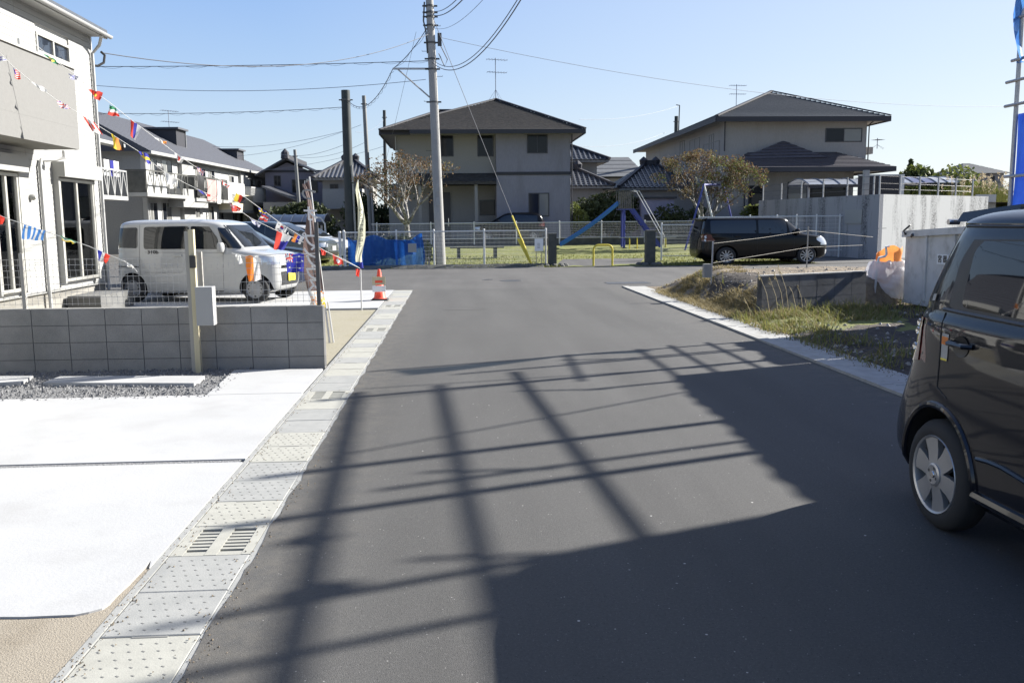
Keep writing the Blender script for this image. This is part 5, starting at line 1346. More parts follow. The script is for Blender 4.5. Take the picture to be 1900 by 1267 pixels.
def ridge(mb, a, b, w=.12, h=.07): mb.beam(Vector(a) + Vector((0, 0, h / 2)), Vector(b) + Vector((0, 0, h / 2)), w, h)
def dpipe(parent, pts, m='fascia', r=.035): mb = MB(); mb.tube(pts, r, 6); mb.build('down_pipe', m, parent)

# ---------------------------------------------------------------- house 1 : grey two storey house behind the park
Y1 = 47.0; hz = lambda x, y, Y=Y1: aY(x, y, Y)
gz1 = .45
h1 = thing('grey_house', 'grey rendered two storey house with brown shingled hip roof behind the park', 'house', (1.4, 52, gz1))
zE = hz(985, 243).z
XL = hz(737, 330).x; XM = hz(921, 330).x; XR = hz(1058, 330).x; XL0 = hz(718, 400).x
print('h1', XL, XM, XR, zE)
mb = MB(); mb.box(XM, XR, Y1, Y1 + 9.5, gz1 - .6, zE); mb.build('wall', 'wall1', h1)
mb = MB(); mb.box(XL, XM - .003, Y1 + .5, Y1 + 9.2, hz(800, 335).z - .1, zE); mb.build('wall', 'wall1b', h1)
mb = MB(); mb.box(XL0, XM - .003, Y1 + 1.6, Y1 + 9.0, gz1 - .6, hz(800, 335).z - .1); mb.build('wall', 'wall1b', h1)
mb = MB(); z = hz(985, 322).z; mb.box(XM - .02, XR + .02, Y1 - .04, Y1 + .0, z - .08, z + .08); mb.build('belt_course', 'fascia', h1)
# upper roof : big hip over right block + lower hip over left wing
ex0, ex1 = hz(703, 240, Y1 - .8).x, hz(1086, 236, Y1 - .8).x; ey0, ey1 = Y1 - .8, Y1 + 10.3; ez = zE - .02
pk = aY(920, 186, Y1 + 4.6); 
mb = MB()
xm0 = hz(800, 240, ey0).x - .0
A = Vector((ex0, ey0 + .35, ez)); B = Vector((ex1, ey0, ez)); Cc = Vector((ex1, ey1, ez)); D = Vector((ex0, ey1, ez))
T = Vector((pk.x, Y1 + 4.6, pk.z))
xl = hz(786, 240, ey0).x
A2 = Vector((xl - 2.2, ey0, ez)); 
roof_courses(mb, [A2, B, T], .19, .032); roof_courses(mb, [B, Cc, T], .19, .032); roof_courses(mb, [Cc, Vector((A2.x, ey1, ez)), T], .19, .032)
roof_courses(mb, [Vector((A2.x, ey1, ez)), A2, T], .19, .032)
# left wing roof
w0 = aY(815, 207, Y1 + 3.4); w1_ = aY(872, 205, Y1 + 3.4); wz = w0.z
R0, R1 = Vector((w0.x, Y1 + 3.4, wz)), Vector((w1_.x + .6, Y1 + 3.4, wz))
roof_courses(mb, [A, Vector((1.0, A.y, ez)), R1, R0], .19, .032); roof_courses(mb, [Vector((ex0, Y1 + 8.2, ez)), A, R0], .19, .032); roof_courses(mb, [Vector((1.0, Y1 + 8.2, ez)), Vector((ex0, Y1 + 8.2, ez)), R0, R1], .19, .032)
mb.build('roof', 'roof1', h1)
mb = MB()
for (p, q) in ((A, R0), (R0, R1), (B, T), (A2 + (T - A2) * .45, T), (Cc, T)): mb.beam(p + Vector((0, 0, .07)), q + Vector((0, 0, .07)), .16, .08)
mb.build('ridge_cap', 'fascia', h1)
mb = MB(); mb.box(ex0 + .02, ex1 - .02, ey0 + .4, ey1 - .02, ez - .16, ez - .05); mb.box(A2.x + 1.5, ex1 - .02, ey0 + .03, ey0 + .4, ez - .16, ez - .05); mb.build('soffit', 'wall1b', h1)
mb = MB(); mb.box(ex0, A2.x + 1.5, ey0 + .33, ey0 + .41, ez - .20, ez + .03); mb.box(A2.x + 1.48, ex1, ey0 - .06, ey0 + .03, ez - .19, ez + .02); mb.box(ex1 - .06, ex1 + .03, ey0 - .03, ey1, ez - .20, ez + .02); mb.box(ex0 - .04, ex0 + .02, ey0 + .34, Y1 + 8.2, ez - .2, ez + .02); mb.build('fascia', 'fascia', h1)
def W1(x0, y0, x1, y1, Y=Y1, **k):
    a = aY(x0, y1, Y); b = aY(x1, y0, Y); return win_y(h1, Y, a.x, b.x, a.z, b.z, **k)
W1(978, 250, 1016, 285, lightleaf=None); W1(981, 358, 1019, 402, lightleaf=1)
W1(886, 248, 915, 291, Y=Y1 + .5, leaves=1); W1(818, 248, 841, 291, Y=Y1 + .5, leaves=1)
W1(890, 371, 919, 400, Y=Y1 + 1.6, leaves=1)
a = aY(797, 425, Y1 + 1.6); b = aY(835, 357, Y1 + 1.6); mb = MB(); mb.box(a.x, b.x, Y1 + 1.52, Y1 + 1.6, gz1, b.z); dr = mb.build('front_door', 'bronze', h1)
mb = MB(); mb.box(b.x - .12, b.x - .09, Y1 + 1.48, Y1 + 1.52, 1.4, 1.8); mb.build('door_handle', 'chrome', dr)
# porch roof and posts
pa, pb = aY(752, 338, Y1 - .2), aY(921, 338, Y1 - .2)
mb = MB(); z0 = pa.z; roof_courses(mb, [(pa.x, Y1 - .3, z0), (pb.x, Y1 - .3, z0), (pb.x, Y1 + .5, z0 + .45), (pa.x + .2, Y1 + .5, z0 + .45)], .18); mb.box(pa.x, pb.x, Y1 - .32, Y1 + 1.6, z0 - .14, z0 - .012); mb.build('porch_roof', 'roof1', h1)
for px in (780, 884):
    q = aY(px, 400, Y1 - .1); mb = MB(); mb.box(q.x - .08, q.x + .08, Y1 - .18, Y1 - .02, gz1 - .1, z0 - .15); mb.build('porch_post', 'wall1b', h1)
dpipe(h1, [(XR + .08, Y1 - .08, zE - .2), (XR + .08, Y1 - .08, gz1)]); dpipe(h1, [(XL - .05, Y1 + .4, zE - .2), (XL - .05, Y1 + .4, 3.9)], 'gwhite')
# antenna
def antenna(x, y, z, h, label, arms=((.96, .9), (.66, .85)), yaw=0.3):
    t = thing('roof_antenna', label, 'antenna', (x, y, z)); mb = MB(); mb.tube([(x, y, z - .1), (x, y, z + h)], .022, 5); mb.build('mast', 'wireL', t)
    c, s_ = math.cos(yaw), math.sin(yaw)
    for (hh, L) in arms:
        mb = MB(); q = Vector((x, y, z + h * hh)); mb.tube([q - Vector((c * L, s_ * L, 0)) * .6, q + Vector((c * L, s_ * L, 0)) * .8], .014, 4)
        for k in range(7):
            a = q + Vector((c, s_, 0)) * (-.5 + k * .2) * L; mb.tube([a - Vector((-s_, c, 0)) * .3, a + Vector((-s_, c, 0)) * .3], .008, 3)
        mb.build('antenna_arm', 'wireL', t)
    mb = MB(); 
    for k in range(4): a = k * 1.57 + .4; mb.tube([(x, y, z + h * .25), (x + .5 * math.cos(a), y + .5 * math.sin(a), z - .12)], .008, 3)
    mb.build('stay', 'wireL', t)
tp = aY(920, 108, Y1 + 4.6); antenna(T.x, T.y, T.z, tp.z - T.z, 'tall television antenna on the roof peak of the grey house')
# dark minivan on its drive
p = aY(945, 430, 46.2); q = hatch('dark_minivan', 'dark car parked at the foot of the grey house behind the park fence', (p.x, 45.9 + .5, gz1 + .1), R(180), 'pdeep', scale=.98)

# ---------------------------------------------------------------- tiled houses behind, middle
def simple_tile_house(name, label, x0, x1, y0, y1, gz, ez, rise, over=.7, m='tile', wallm='wall2', ribs=.3, gable=False, wins=()):
    t = thing(name, label, 'house', ((x0 + x1) / 2, (y0 + y1) / 2, gz))
    mb = MB(); mb.box(x0, x1, y0, y1, gz - .5, ez); mb.build('wall', wallm, t)
    X0, X1, Yy0, Yy1 = x0 - over, x1 + over, y0 - over, y1 + over; cy = (y0 + y1) / 2; hw = (Yy1 - Yy0) / 2; zt = ez + rise
    mb = MB(); ins = min(hw, (X1 - X0) / 2 - .3) if not gable else .9
    r0, r1 = (X0 + ins, cy, zt), (X1 - ins, cy, zt)
    roof_courses(mb, [(X0, Yy0, ez), (X1, Yy0, ez), r1, r0], .28, .03, ribs=ribs); roof_courses(mb, [(X1, Yy1, ez), (X0, Yy1, ez), r0, r1], .28, .03, ribs=ribs)
    roof_courses(mb, [(X1, Yy0, ez), (X1, Yy1, ez), r1], .28, .03, ribs=ribs); roof_courses(mb, [(X0, Yy1, ez), (X0, Yy0, ez), r0], .28, .03, ribs=ribs)
    mb.build('roof', m, t)
    mb = MB(); ridge(mb, r0, r1, .3, .3)
    for a, b in (((X0, Yy0, ez), r0), ((X1, Yy0, ez), r1)): mb.beam(Vector(a) + Vector((0, 0, .08)), Vector(b) + Vector((0, 0, .08)), .22, .16)
    mb.lathe([(zt, .25), (zt + .3, .3), (zt + .5, .08), (zt + .55, .001)], 8, 'z', (r0[0] - .1, cy, 0)); mb.lathe([(zt, .25), (zt + .3, .3), (zt + .5, .08), (zt + .55, .001)], 8, 'z', (r1[0] + .1, cy, 0)); mb.build('ridge_cap', 'fascia', t)
    mb = MB(); mb.box(X0 + .05, X1 - .05, Yy0 + .05, Yy1 - .05, ez - .14, ez - .012); mb.build('soffit', 'wall1b', t)
    for (a, b, c, d) in wins: win_y(t, y0, a, b, c, d, leaves=2)
    return t
q0, q1 = aY(1062, 300, 58), aY(1120, 300, 58)
simple_tile_house('tiled_house', 'house with black tiled roofs rising to the left, right of the grey house', q0.x - 9, q1.x - .6, 57, 67, .5, aY(1090, 298, 57).z, 2.6, wins=((q0.x + .2, q0.x + 1.2, 3.6, 4.6),))
q2, q3 = aY(1062, 360, 54), aY(1125, 360, 54)
simple_tile_house('tiled_annex', 'low tiled annex in front of the black tiled house beside the hedge', q2.x - 6, q3.x - .2, 54, 56.9, .5, aY(1090, 346, 54).z, 1.1, .6)
q4, q5 = aY(1118, 345, 75), aY(1200, 345, 75)
t = thing('grey_roofed_house', 'building with a plain grey sloping roof between the two large houses', 'house', ((q4.x + q5.x) / 2, 80, .5))
zb_, zt_ = aY(1150, 328, 75).z, aY(1150, 292, 79).z
mb = MB(); mb.box(q4.x - 1, q5.x - .2, 75.6, 83, 0, zb_ - .1); mb.build('wall', 'wallg', t)
mb = MB(); roof_courses(mb, [(q4.x - 1.4, 75, zb_), (q5.x + .1, 75, zb_), (q5.x - .8, 79, zt_), (q4.x - 1.4, 79, zt_)], .9, .03); roof_courses(mb, [(q5.x + .1, 83, zb_), (q4.x - 1.4, 83, zb_), (q4.x - 1.4, 79, zt_), (q5.x - .8, 79, zt_)], .9, .03); mb.face([(q5.x + .1, 75, zb_), (q5.x + .1, 83, zb_), (q5.x - .8, 79, zt_)]); mb.build('roof', 'roofg', t)
q6 = aY(1190, 360, 56)
simple_tile_house('small_tiled_house', 'small house with a glinting tiled roof left of the cream house', aY(1160, 360, 56).x, aY(1215, 360, 56).x + 2.5, 56, 62, .5, aY(1180, 349, 56).z, 1.6, .5)
# storage shed behind the slide
a, b = aY(1190, 430, 48.5), aY(1250, 430, 48.5); z1 = aY(1200, 367, 48.5).z
t = thing('storage_shed', 'pale lilac grey flat roofed shed behind the slide', 'shed', ((a.x + b.x) / 2, 49.5, .5))
mb = MB(); mb.box(a.x, b.x, 48.5, 51, .2, z1 - .06); mb.build('wall', mat('lilac_render', (.21, .20, .27), (.24, .23, .30), 9, .9, space='World'), t)
mb = MB(); mb.box(a.x - .12, b.x + .12, 48.35, 51.1, z1 - .055, z1 + .04); mb.build('roof', 'fascia', t)
mb = MB(); mb.box(a.x + .15, a.x + .75, 48.47, 48.5, 1.2, 1.9); mb.build('vent', 'bronze', t)

# ---------------------------------------------------------------- house 2 : cream house on the right
Y2 = 50.0; gz2 = .8
h2 = thing('cream_house', 'large cream two storey house with slate grey hip roofs, right of the park', 'house', (19, 58, gz2))
X20 = aY(1345, 300, Y2).x; X21 = aY(1606, 300, Y2).x; z2 = aY(1470, 222, Y2).z
zl = aY(1400, 325, 47.6).z
mb = MB(); mb.box(X20, X21, Y2, 64, 4.2, z2); mb.build('wall', 'wall2', h2)
mb = MB(); mb.box(X20 - .02, X21 - 1.2, Y2 - 1.2, 64.0, .0, 4.19); mb.build('wall', 'wall2', h2)
mb = MB(); mb.box(X20 + .02, X21 - 1, 64.01, 71, .0, z2 - .02); mb.build('wall', 'wall2', h2)
mb = MB()
o0, o1, yy0, yy1 = X20 - .75, X21 + .95, Y2 - .8, 72.0; ez2 = z2 + .05
pk = aY(1432, 172, Y2 + 4.6); cx = pk.x; P1 = Vector((cx, Y2 + 4.6, pk.z)); P2 = Vector((cx, 64, pk.z - .2))
A, B, C_, D = Vector((o0, yy0, ez2)), Vector((o1, yy0, ez2)), Vector((o1, yy1, ez2)), Vector((o0, yy1, ez2))
roof_courses(mb, [A, B, P1], .25, .045); roof_courses(mb, [B, C_, P2, P1], .25, .045); roof_courses(mb, [C_, D, P2], .25, .045); roof_courses(mb, [D, A, P1, P2], .25, .045)
mb.build('roof', 'roof2', h2)
mb = MB()
for p, q in ((A, P1), (B, P1), (P1, P2)): mb.beam(p + Vector((0, 0, .09)), q + Vector((0, 0, .09)), .2, .08)
mb.build('ridge_cap', 'fascia', h2)
mb = MB(); mb.box(o0 + .03, o1 - .03, yy0 + .03, yy1 - .03, ez2 - .17, ez2 - .03); mb.build('soffit', 'wall2', h2)
mb = MB(); mb.box(o0 - .02, o1 + .02, yy0 - .06, yy0 + .025, ez2 - .24, ez2 + .03); mb.box(o0 - .06, o0 + .025, yy0 + .026, yy1, ez2 - .24, ez2 + .03); mb.box(o1 - .025, o1 + .06, yy0 + .026, yy1, ez2 - .24, ez2 + .03); mb.build('fascia', 'fascia', h2)
# skirt roof
mb = MB(); s0, s1 = aY(1378, 312, 47.4).x - .3, aY(1662, 316, 47.4).x; zs = aY(1500, 311, 47.4).z; zt_ = aY(1480, 284, Y2).z
roof_courses(mb, [(s0, 47.4, zs), (s1, 47.4, zs), (s1 - 2.2, Y2, zt_), (s0 + 1.4, Y2, zt_)], .25, .045)
roof_courses(mb, [(s1, 56, zs), (s1 - 2.2, 56, zt_), (s1 - 2.2, Y2, zt_), (s1, 47.4, zs)][::1] if False else [(s1, 47.4, zs), (s1, 56, zs), (s1 - 2.2, 56, zt_), (s1 - 2.2, Y2, zt_)], .25, .045)
roof_courses(mb, [(s0, 50.4, zs), (s0, 47.4, zs), (s0 + 1.4, Y2, zt_), (s0 + 1.4, 50.4, zt_)], .25, .045)
g0, g1, gp_ = aY(1372, 300, 48.4), aY(1545, 285, 49.2), aY(1458, 261, 49.6)
roof_courses(mb, [(aY(1385, 290, 48.2).x - .2, 48.9, zs + .55), (aY(1535, 290, 48.9).x, 48.9, zs + .62), (gp_.x, 49.95, gp_.z)], .25, .045)
mb.build('skirt_roof', 'roof2b', h2)
mb = MB(); mb.box(s0 + .1, s1 - .1, 47.5, Y2, zs - .16, zs - .03); mb.box(s0, s1, 47.32, 47.42, zs - .22, zs + .03); mb.box(s1 - .03, s1 + .05, 47.42, 56, zs - .22, zs + .02); mb.build('lower_soffit', 'fascia', h2)
def W2(x0, y0, x1, y1, Y=Y2, par=h2, **k):
    a = aY(x0, y1, Y); b = aY(x1, y0, Y); return win_y(par, Y, a.x, b.x, a.z, b.z, **k)
W2(1531, 238, 1600, 264, lightleaf=1)
W2(1387, 344, 1416, 402, Y=Y2 - 1.2, leaves=1); W2(1460, 337, 1570, 385, Y=Y2 - 1.2, leaves=3, lightleaf=0)
for (x0, x1, y0, y1) in ((1305, 1334, 265, 310), (1280, 1298, 258, 288), (1316, 1324, 250, 278), (1262, 1270, 262, 290)):
    a = aX(x1, y1, X20); b = aX(x0, y0, X20); win_x(h2, X20, a.y, b.y, aX((x0 + x1) / 2, y1, X20).z, aX((x0 + x1) / 2, y0, X20).z, frame='bronze', nx=-1, depth=.03)
dpipe(h2, [(X20 - .06, Y2 - .06, z2 - .1), (X20 - .06, Y2 - .06, zt_ + .1)]); dpipe(h2, [(X21 + .55, Y2 + .1, z2), (X21 + .1, Y2 - .06, z2 - .3), (X21 + .1, Y2 - .06, 4.8)], 'fascia')
q = aY(1382, 340, 48.7); dpipe(h2, [(q.x, 48.7, zs), (q.x, 48.7, 1)])
a = aY(1606, 300, 51); b = aY(1617, 273, 51); mb = MB(); mb.box(X21 + .1, b.x + .1, 51, 54, zt_, b.z); mb.build('balcony', 'wall2', h2)
tp = aY(1366, 157, 62); q = aY(1366, 196, 62); antenna(q.x, 62, q.z - .5, tp.z - q.z + .5, 'television antenna with two cross bars on the cream house roof', yaw=.1)
tp = aY(1628, 262, 51); antenna(tp.x, 51, b.z, .5, 'tiny antenna behind the right end of the cream house', arms=((.8, .4),))

# ---------------------------------------------------------------- concrete wall of the cream house plot
c0 = gp(1627, 482); Yc = c0.y; Xc = c0.x; zt = aY(1627, 360.5, Yc).z; print('wall corner', c0, zt)
e = aY(1408, 371, 43.5); f = aY(1828, 361, Yc + 5.2)
cw = thing('concrete_wall', 'tall stained concrete retaining wall around the cream house plot', 'wall', (Xc, Yc, 0))
mb = MB(); mb.ext([(Xc, Yc, -.1), (e.x, 43.5, -.1), (e.x + .2, 43.55, -.1), (Xc + .2, Yc + .1, -.1)], (0, 0, zt + .1)); mb.build('shaded_wall', 'wallst_shade', cw)
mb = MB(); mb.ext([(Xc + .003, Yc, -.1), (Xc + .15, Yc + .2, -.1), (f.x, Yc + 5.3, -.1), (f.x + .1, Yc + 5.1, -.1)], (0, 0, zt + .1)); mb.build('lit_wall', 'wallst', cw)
mb = MB(); d_ = Vector((f.x - Xc, 5.15, 0)).normalized(); n_ = Vector((d_.y, -d_.x, 0))
q = Vector((Xc, Yc, 0)) + n_ * .004
mb.beam(q + Vector((0, 0, zt * .48)), q + d_ * 8 + Vector((0, 0, zt * .48)), .008, .02)
for k in (.33, .68): mb.beam(q + d_ * 8 * k, q + d_ * 8 * k + Vector((0, 0, zt)), .01, .012)
mb.build('formwork_joint', 'joint', cw)
d2 = Vector((e.x - Xc, 43.5 - Yc, 0)).normalized(); n2 = Vector((-d2.y, d2.x, 0)); L2 = math.hypot(e.x - Xc, 43.5 - Yc)
if n2.x > 0: n2 = -n2
mb = MB(); q = Vector((Xc, Yc, 0)) + n2 * .004
a, b = aY(1570, 385, Yc + 1.9), aY(1593, 415, Yc + 1.1)
qq = q + d2 * 1.35 + n2 * .01; mb.beam(qq + Vector((0, 0, b.z + .05)), qq + Vector((0, 0, a.z)), .9 if False else .02, .02)
mb2 = MB(); s_a, s_b = 1.1, 2.3; mb2.add([q + d2 * s_a + Vector((0, 0, b.z)), q + d2 * s_b + Vector((0, 0, b.z)), q + d2 * s_b + Vector((0, 0, a.z - .1)), q + d2 * s_a + Vector((0, 0, a.z - .1))] + [q + n2 * .03 + d2 * s_a + Vector((0, 0, b.z)), q + n2 * .03 + d2 * s_b + Vector((0, 0, b.z)), q + n2 * .03 + d2 * s_b + Vector((0, 0, a.z - .1)), q + n2 * .03 + d2 * s_a + Vector((0, 0, a.z - .1))], [(0, 1, 2, 3), (4, 7, 6, 5), (0, 4, 5, 1), (1, 5, 6, 2), (2, 6, 7, 3), (3, 7, 4, 0)])
sg = mb2.build('wall_sign', 'gwhite'); tag(sg, 'small pale rectangular sign fixed to the shaded concrete wall', 'sign')
# railing on the wall: posts and wires
rl = thing('wall_railing', 'row of steel posts with thin wires on top of the concrete wall', 'railing', (Xc, Yc, zt))
for k in range(6):
    p = Vector((Xc + .1, Yc + .1, zt)) + d2 * (.5 + k * (L2 - .8) / 5); mb = MB(); mb.tube([p - Vector((0, 0, .05)), p + Vector((0, 0, .75))], .035, 6); mb.build('post', 'steel', rl)
Pr = []
for k in range(6):
    p = Vector((Xc + .05, Yc + .15, zt)) + d_ * (k * 1.55); Pr.append(p); mb = MB(); mb.tube([p - Vector((0, 0, .05)), p + Vector((0, 0, .75))], .035, 6); mb.build('post', 'steel', rl)
mb = MB()
for h in (.2, .42, .7): mb.tube([Vector((Xc + .1, Yc + .1, zt + h)) + d2 * L2, Vector((Xc + .05, Yc + .15, zt + h)), Pr[-1] + Vector((0, 0, h))], .006, 4)
mb.build('wire', 'dsteel', rl)
# raised plot behind the wall
mb = MB(); mb.face([(e.x + .1, 43.6, zt - .25), (Xc + .1, Yc + .2, zt - .25), (f.x, Yc + 5.2, zt - .25), (60, Yc + 12, zt - .35), (60, 75, zt - .35), (e.x + .1, 47.3, zt - .25)]); struct('raised_plot', mb, 'dirt')
# black panel fence, concrete post on the wall
p = aY(1607, 330, Yc + 1.6); mb = MB(); zb_ = zt - .05; mb.box(p.x - .1, p.x + .1, Yc + 1.5, Yc + 1.7, zb_, aY(1607, 316, Yc + 1.6).z); tag(mb.build('concrete_post', 'poleC'), 'square concrete post standing above the corner of the concrete wall', 'post')
a, b = aY(1592, 340, 37.5), aY(1672, 340, 37.5); z1 = aY(1630, 324, 37.5).z
t = thing('panel_fence', 'dark louvred fence panel with pale end post behind the concrete wall', 'fence', ((a.x + b.x) / 2, 37.5, zt))
n = 22
for k in range(n):
    x = a.x + (b.x - a.x) * k / n; mb = MB(); mb.box(x + .008, x + (b.x - a.x) / n - .008, 37.5, 37.54, zt - .2, z1 - .06); mb.build('slat', 'fascia', t)
mb = MB(); mb.box(b.x - .02, b.x + .12, 37.46, 37.6, zt - .2, z1); mb.build('end_post', 'fwhite', t)
mb = MB(); mb.box(a.x, b.x - .021, 37.46, 37.58, z1 - .059, z1); mb.build('top_rail', 'steel', t)
# carport roofs behind (barrel shaped sheets)
def barrel(name, label, xs, Y0, Y1_, z0, z1, m, panels, mats2, posts=True, zg=2.0):
    t = thing(name, label, 'carport', ((xs[0] + xs[1]) / 2, (Y0 + Y1_) / 2, zg)); n = panels
    for k in range(n):
        x0 = xs[0] + (xs[1] - xs[0]) * k / n + .012; x1 = xs[0] + (xs[1] - xs[0]) * (k + 1) / n - .012; mb = MB()
        mb.grid(1, 10, lambda u, v: (x0 + (x1 - x0) * u, Y0 + (Y1_ - Y0) * v, z0 + (z1 - z0) * math.sin(math.pi * (.12 + .76 * v)) ** .8)); mb.build('roof_panel', mats2[k % len(mats2)], t, smooth=True)
    mb = MB()
    for k in range(n + 1):
        x = xs[0] + (xs[1] - xs[0]) * k / n; mb.tube([(x, Y0 + (Y1_ - Y0) * v / 8, z0 + (z1 - z0) * math.sin(math.pi * (.12 + .76 * v / 8)) ** .8 + .02) for v in range(9)], .03, 4)
    mb.build('rib', 'steel', t)
    mb = MB(); mb.box(xs[0], xs[1], Y0 - .06, Y0, z0 + (z1 - z0) * .35 - .1, z0 + (z1 - z0) * .35 + .03); mb.build('edge_beam', 'fascia', t)
    if posts:
        for x in (xs[0] + .15, xs[1] - .15): mb = MB(); mb.box(x - .05, x + .05, Y0 + .3, Y0 + .4, zg, z0 + (z1 - z0) * .3); mb.build('post', 'steel', t)
    return t
a, b = aY(1500, 350, 44), aY(1592, 350, 44); barrel('arched_carport', 'carport with an arched translucent roof before the cream house windows', (a.x, b.x + 1.5), 44, 47, aY(1540, 352, 44).z, aY(1540, 330, 44).z, 'poly', 5, ['poly'])
a, b = aY(1668, 345, 46), aY(1780, 345, 46); barrel('long_carport', 'low arched carport roof with blue and clear panels behind the lit concrete wall', (a.x - .5, b.x), 46, 49.5, aY(1720, 350, 46).z, aY(1720, 326, 46).z, 'poly', 6, ['poly', 'poly', 'polyd', 'polyd', 'poly', 'poly'])
# distant right : trees, house, pampas
for i, (px, py, Y, rx, rz, lb) in enumerate(((1700, 322, 62, 2.0, 1.0, 'dark pointed trees left of the far bushes behind the carport'), (1745, 318, 60, 2.6, 1.9, 'feathery green bush behind the long carport'), (1800, 348, 66, 3.2, 1.6, 'olive thicket to the right of the long carport'))):
    c = aY(px, py, Y); bush('thicket', lb, 'bush', (c.x, Y, c.z - rz * .75), (rx, 1.6, rz), ['hedge', 'shrub', 'shrub'][i], 5200, .16, 30 + i, lumps=11)
for i, (px, py) in enumerate(((1690, 303),)):
    c = aY(px, py, 62); mb = MB(); t = thing('conifer', 'small dark conifer tip behind the long carport', 'tree', (c.x, 62, 2)); rr = random.Random(4)
    for k in range(10): leafcloud(mb, (c.x, 62, c.z - k * .32), (.15 + .1 * k, .15 + .1 * k, .3), 90, .12, rr)
    mb.build('crown', 'hedge', t); mb = MB(); mb.tube([(c.x, 62, 0), (c.x, 62, c.z)], [.12, .02], 5); mb.build('trunk', 'bark', t)
YD = 95
a, b = aY(1790, 335, YD), aY(1862, 335, YD); z0, z1 = aY(1820, 322, YD).z, aY(1825, 303, YD + 3).z
t = thing('far_house', 'far two storey house with a grey hipped roof at the right edge of the sky', 'house', ((a.x + b.x) / 2, YD + 3, 0))
mb = MB(); mb.box(a.x, b.x, YD, YD + 7, 0, z0); mb.build('wall', 'wall1', t)
mb = MB(); X0, X1, ya_, yb_ = a.x - .5, b.x + .5, YD - .6, YD + 7.6; ym = YD + 3.5; r0, r1 = (X0 + 2.2, ym, z1), (X1 - 2.4, ym, z1)
roof_courses(mb, [(X0, ya_, z0), (X1, ya_, z0), r1, r0], .3, .03); roof_courses(mb, [(X1, ya_, z0), (X1, yb_, z0), r1], .3, .03); roof_courses(mb, [(X0, yb_, z0), (X0, ya_, z0), r0], .3, .03); roof_courses(mb, [(X1, yb_, z0), (X0, yb_, z0), r0, r1], .3, .03); mb.build('roof', 'roofg', t)
for (x0, x1, y0, y1) in ((1797, 1806, 328, 334), (1811, 1822, 328, 334), (1838, 1846, 327, 336)):
    q, r_ = aY(x0, y1, YD), aY(x1, y0, YD); win_y(t, YD, q.x, r_.x, q.z, r_.z, leaves=2)
mb = MB(); mb.box(a.x - .3, a.x + 3.5, YD - 1.2, YD, aY(1800, 340, YD).z - .1, aY(1800, 337, YD).z); mb.build('lower_roof', 'roofg', t)
c = aY(1835, 372, 44); rr = random.Random(8); t = thing('pampas_grass', 'pale plumed pampas grass right of the concrete wall', 'plant', (c.x, 44, 2))
mb = MB()
for k in range(800):
    x = c.x + rr.gauss(0, 1.0); y = 44 + rr.gauss(0, .6); h = rr.uniform(.8, 1.9); d = Vector((rr.uniform(-.3, .3), rr.uniform(-.2, .2), 0)) * h
    mb.add([(x - .02, y, 1.6), (x + .02, y, 1.6), Vector((x, y, 1.6 + h)) + d], [(0, 1, 2)])
mb.build('leaves', 'leafg', t)
mb = MB()
for k in range(70):
    x = c.x + rr.gauss(0, 1.0); y = 44 + rr.gauss(0, .6); z = 1.6 + rr.uniform(1.2, 2.1); leafcloud(mb, (x, y, z), (.07, .07, .2), 10, .06, rr)
mb.build('plumes', 'pampas', t)
# white end pier and small grey gate right of the wall
p = aY(1836, 372, 40); mb = MB(); mb.box(p.x - .7, p.x + .25, 39.9, 40.0, .0, aY(1836, 361, 40).z); tag(mb.build('grey_gate', 'steel'), 'grey sheet gate at the right end of the concrete wall', 'gate')

# ---------------------------------------------------------------- low block wall of the soil lot
rw_ = thing('retaining_wall', 'low weathered block wall with grass before it on the soil lot', 'wall', (WA.x, WA.y, 0))
dv2 = Vector((WB_.x - WA.x, WB_.y - WA.y, 0)); n2_ = Vector((-dv2.y, dv2.x, 0)).normalized(); HT = aY(1410, 514, WA.y).z
blockset(rw_, (WA.x, WA.y + .06, 0), dv2, n2_, dv2.length, HT, m='block_dark')
mb = MB(); mb.obox(Vector((WA.x, WA.y + .06, HT + .012)) + dv2 / 2, dv2 / 2, n2_ * .065, (0, 0, .01)); mb.build('mortar_cap', 'kerb', rw_)

# ================================================================ LEFT ROW OF APARTMENTS
Aa, Ab = -20.5, .062           # facade line X = Aa + Ab*Y
AL = Vector((Ab, 1, 0)).normalized(); AN = Vector((AL.y, -AL.x, 0))     # outward = +X
def fY(px, py=330, off=0.0):
    d = ray(px, py); return (Aa + off) / (d.x / d.y - Ab)
def fz(px, py, off=0.0): return aY(px, py, fY(px, py, off)).z
def fpt(Y, off=0.0, z=0): return Vector((Aa + off + Ab * Y, Y, z))
def fbox(mb, Y0, Y1_, o0, o1, z0, z1):
    a, b = fpt(Y0, o0, z0), fpt(Y1_, o0, z0); c, d = fpt(Y1_, o1, z0), fpt(Y0, o1, z0)
    H = Vector((0, 0, z1 - z0)); mb.add([a, b, c, d, a + H, b + H, c + H, d + H], [(0, 3, 2, 1), (4, 5, 6, 7), (0, 1, 5, 4), (1, 2, 6, 5), (2, 3, 7, 6), (3, 0, 4, 7)])
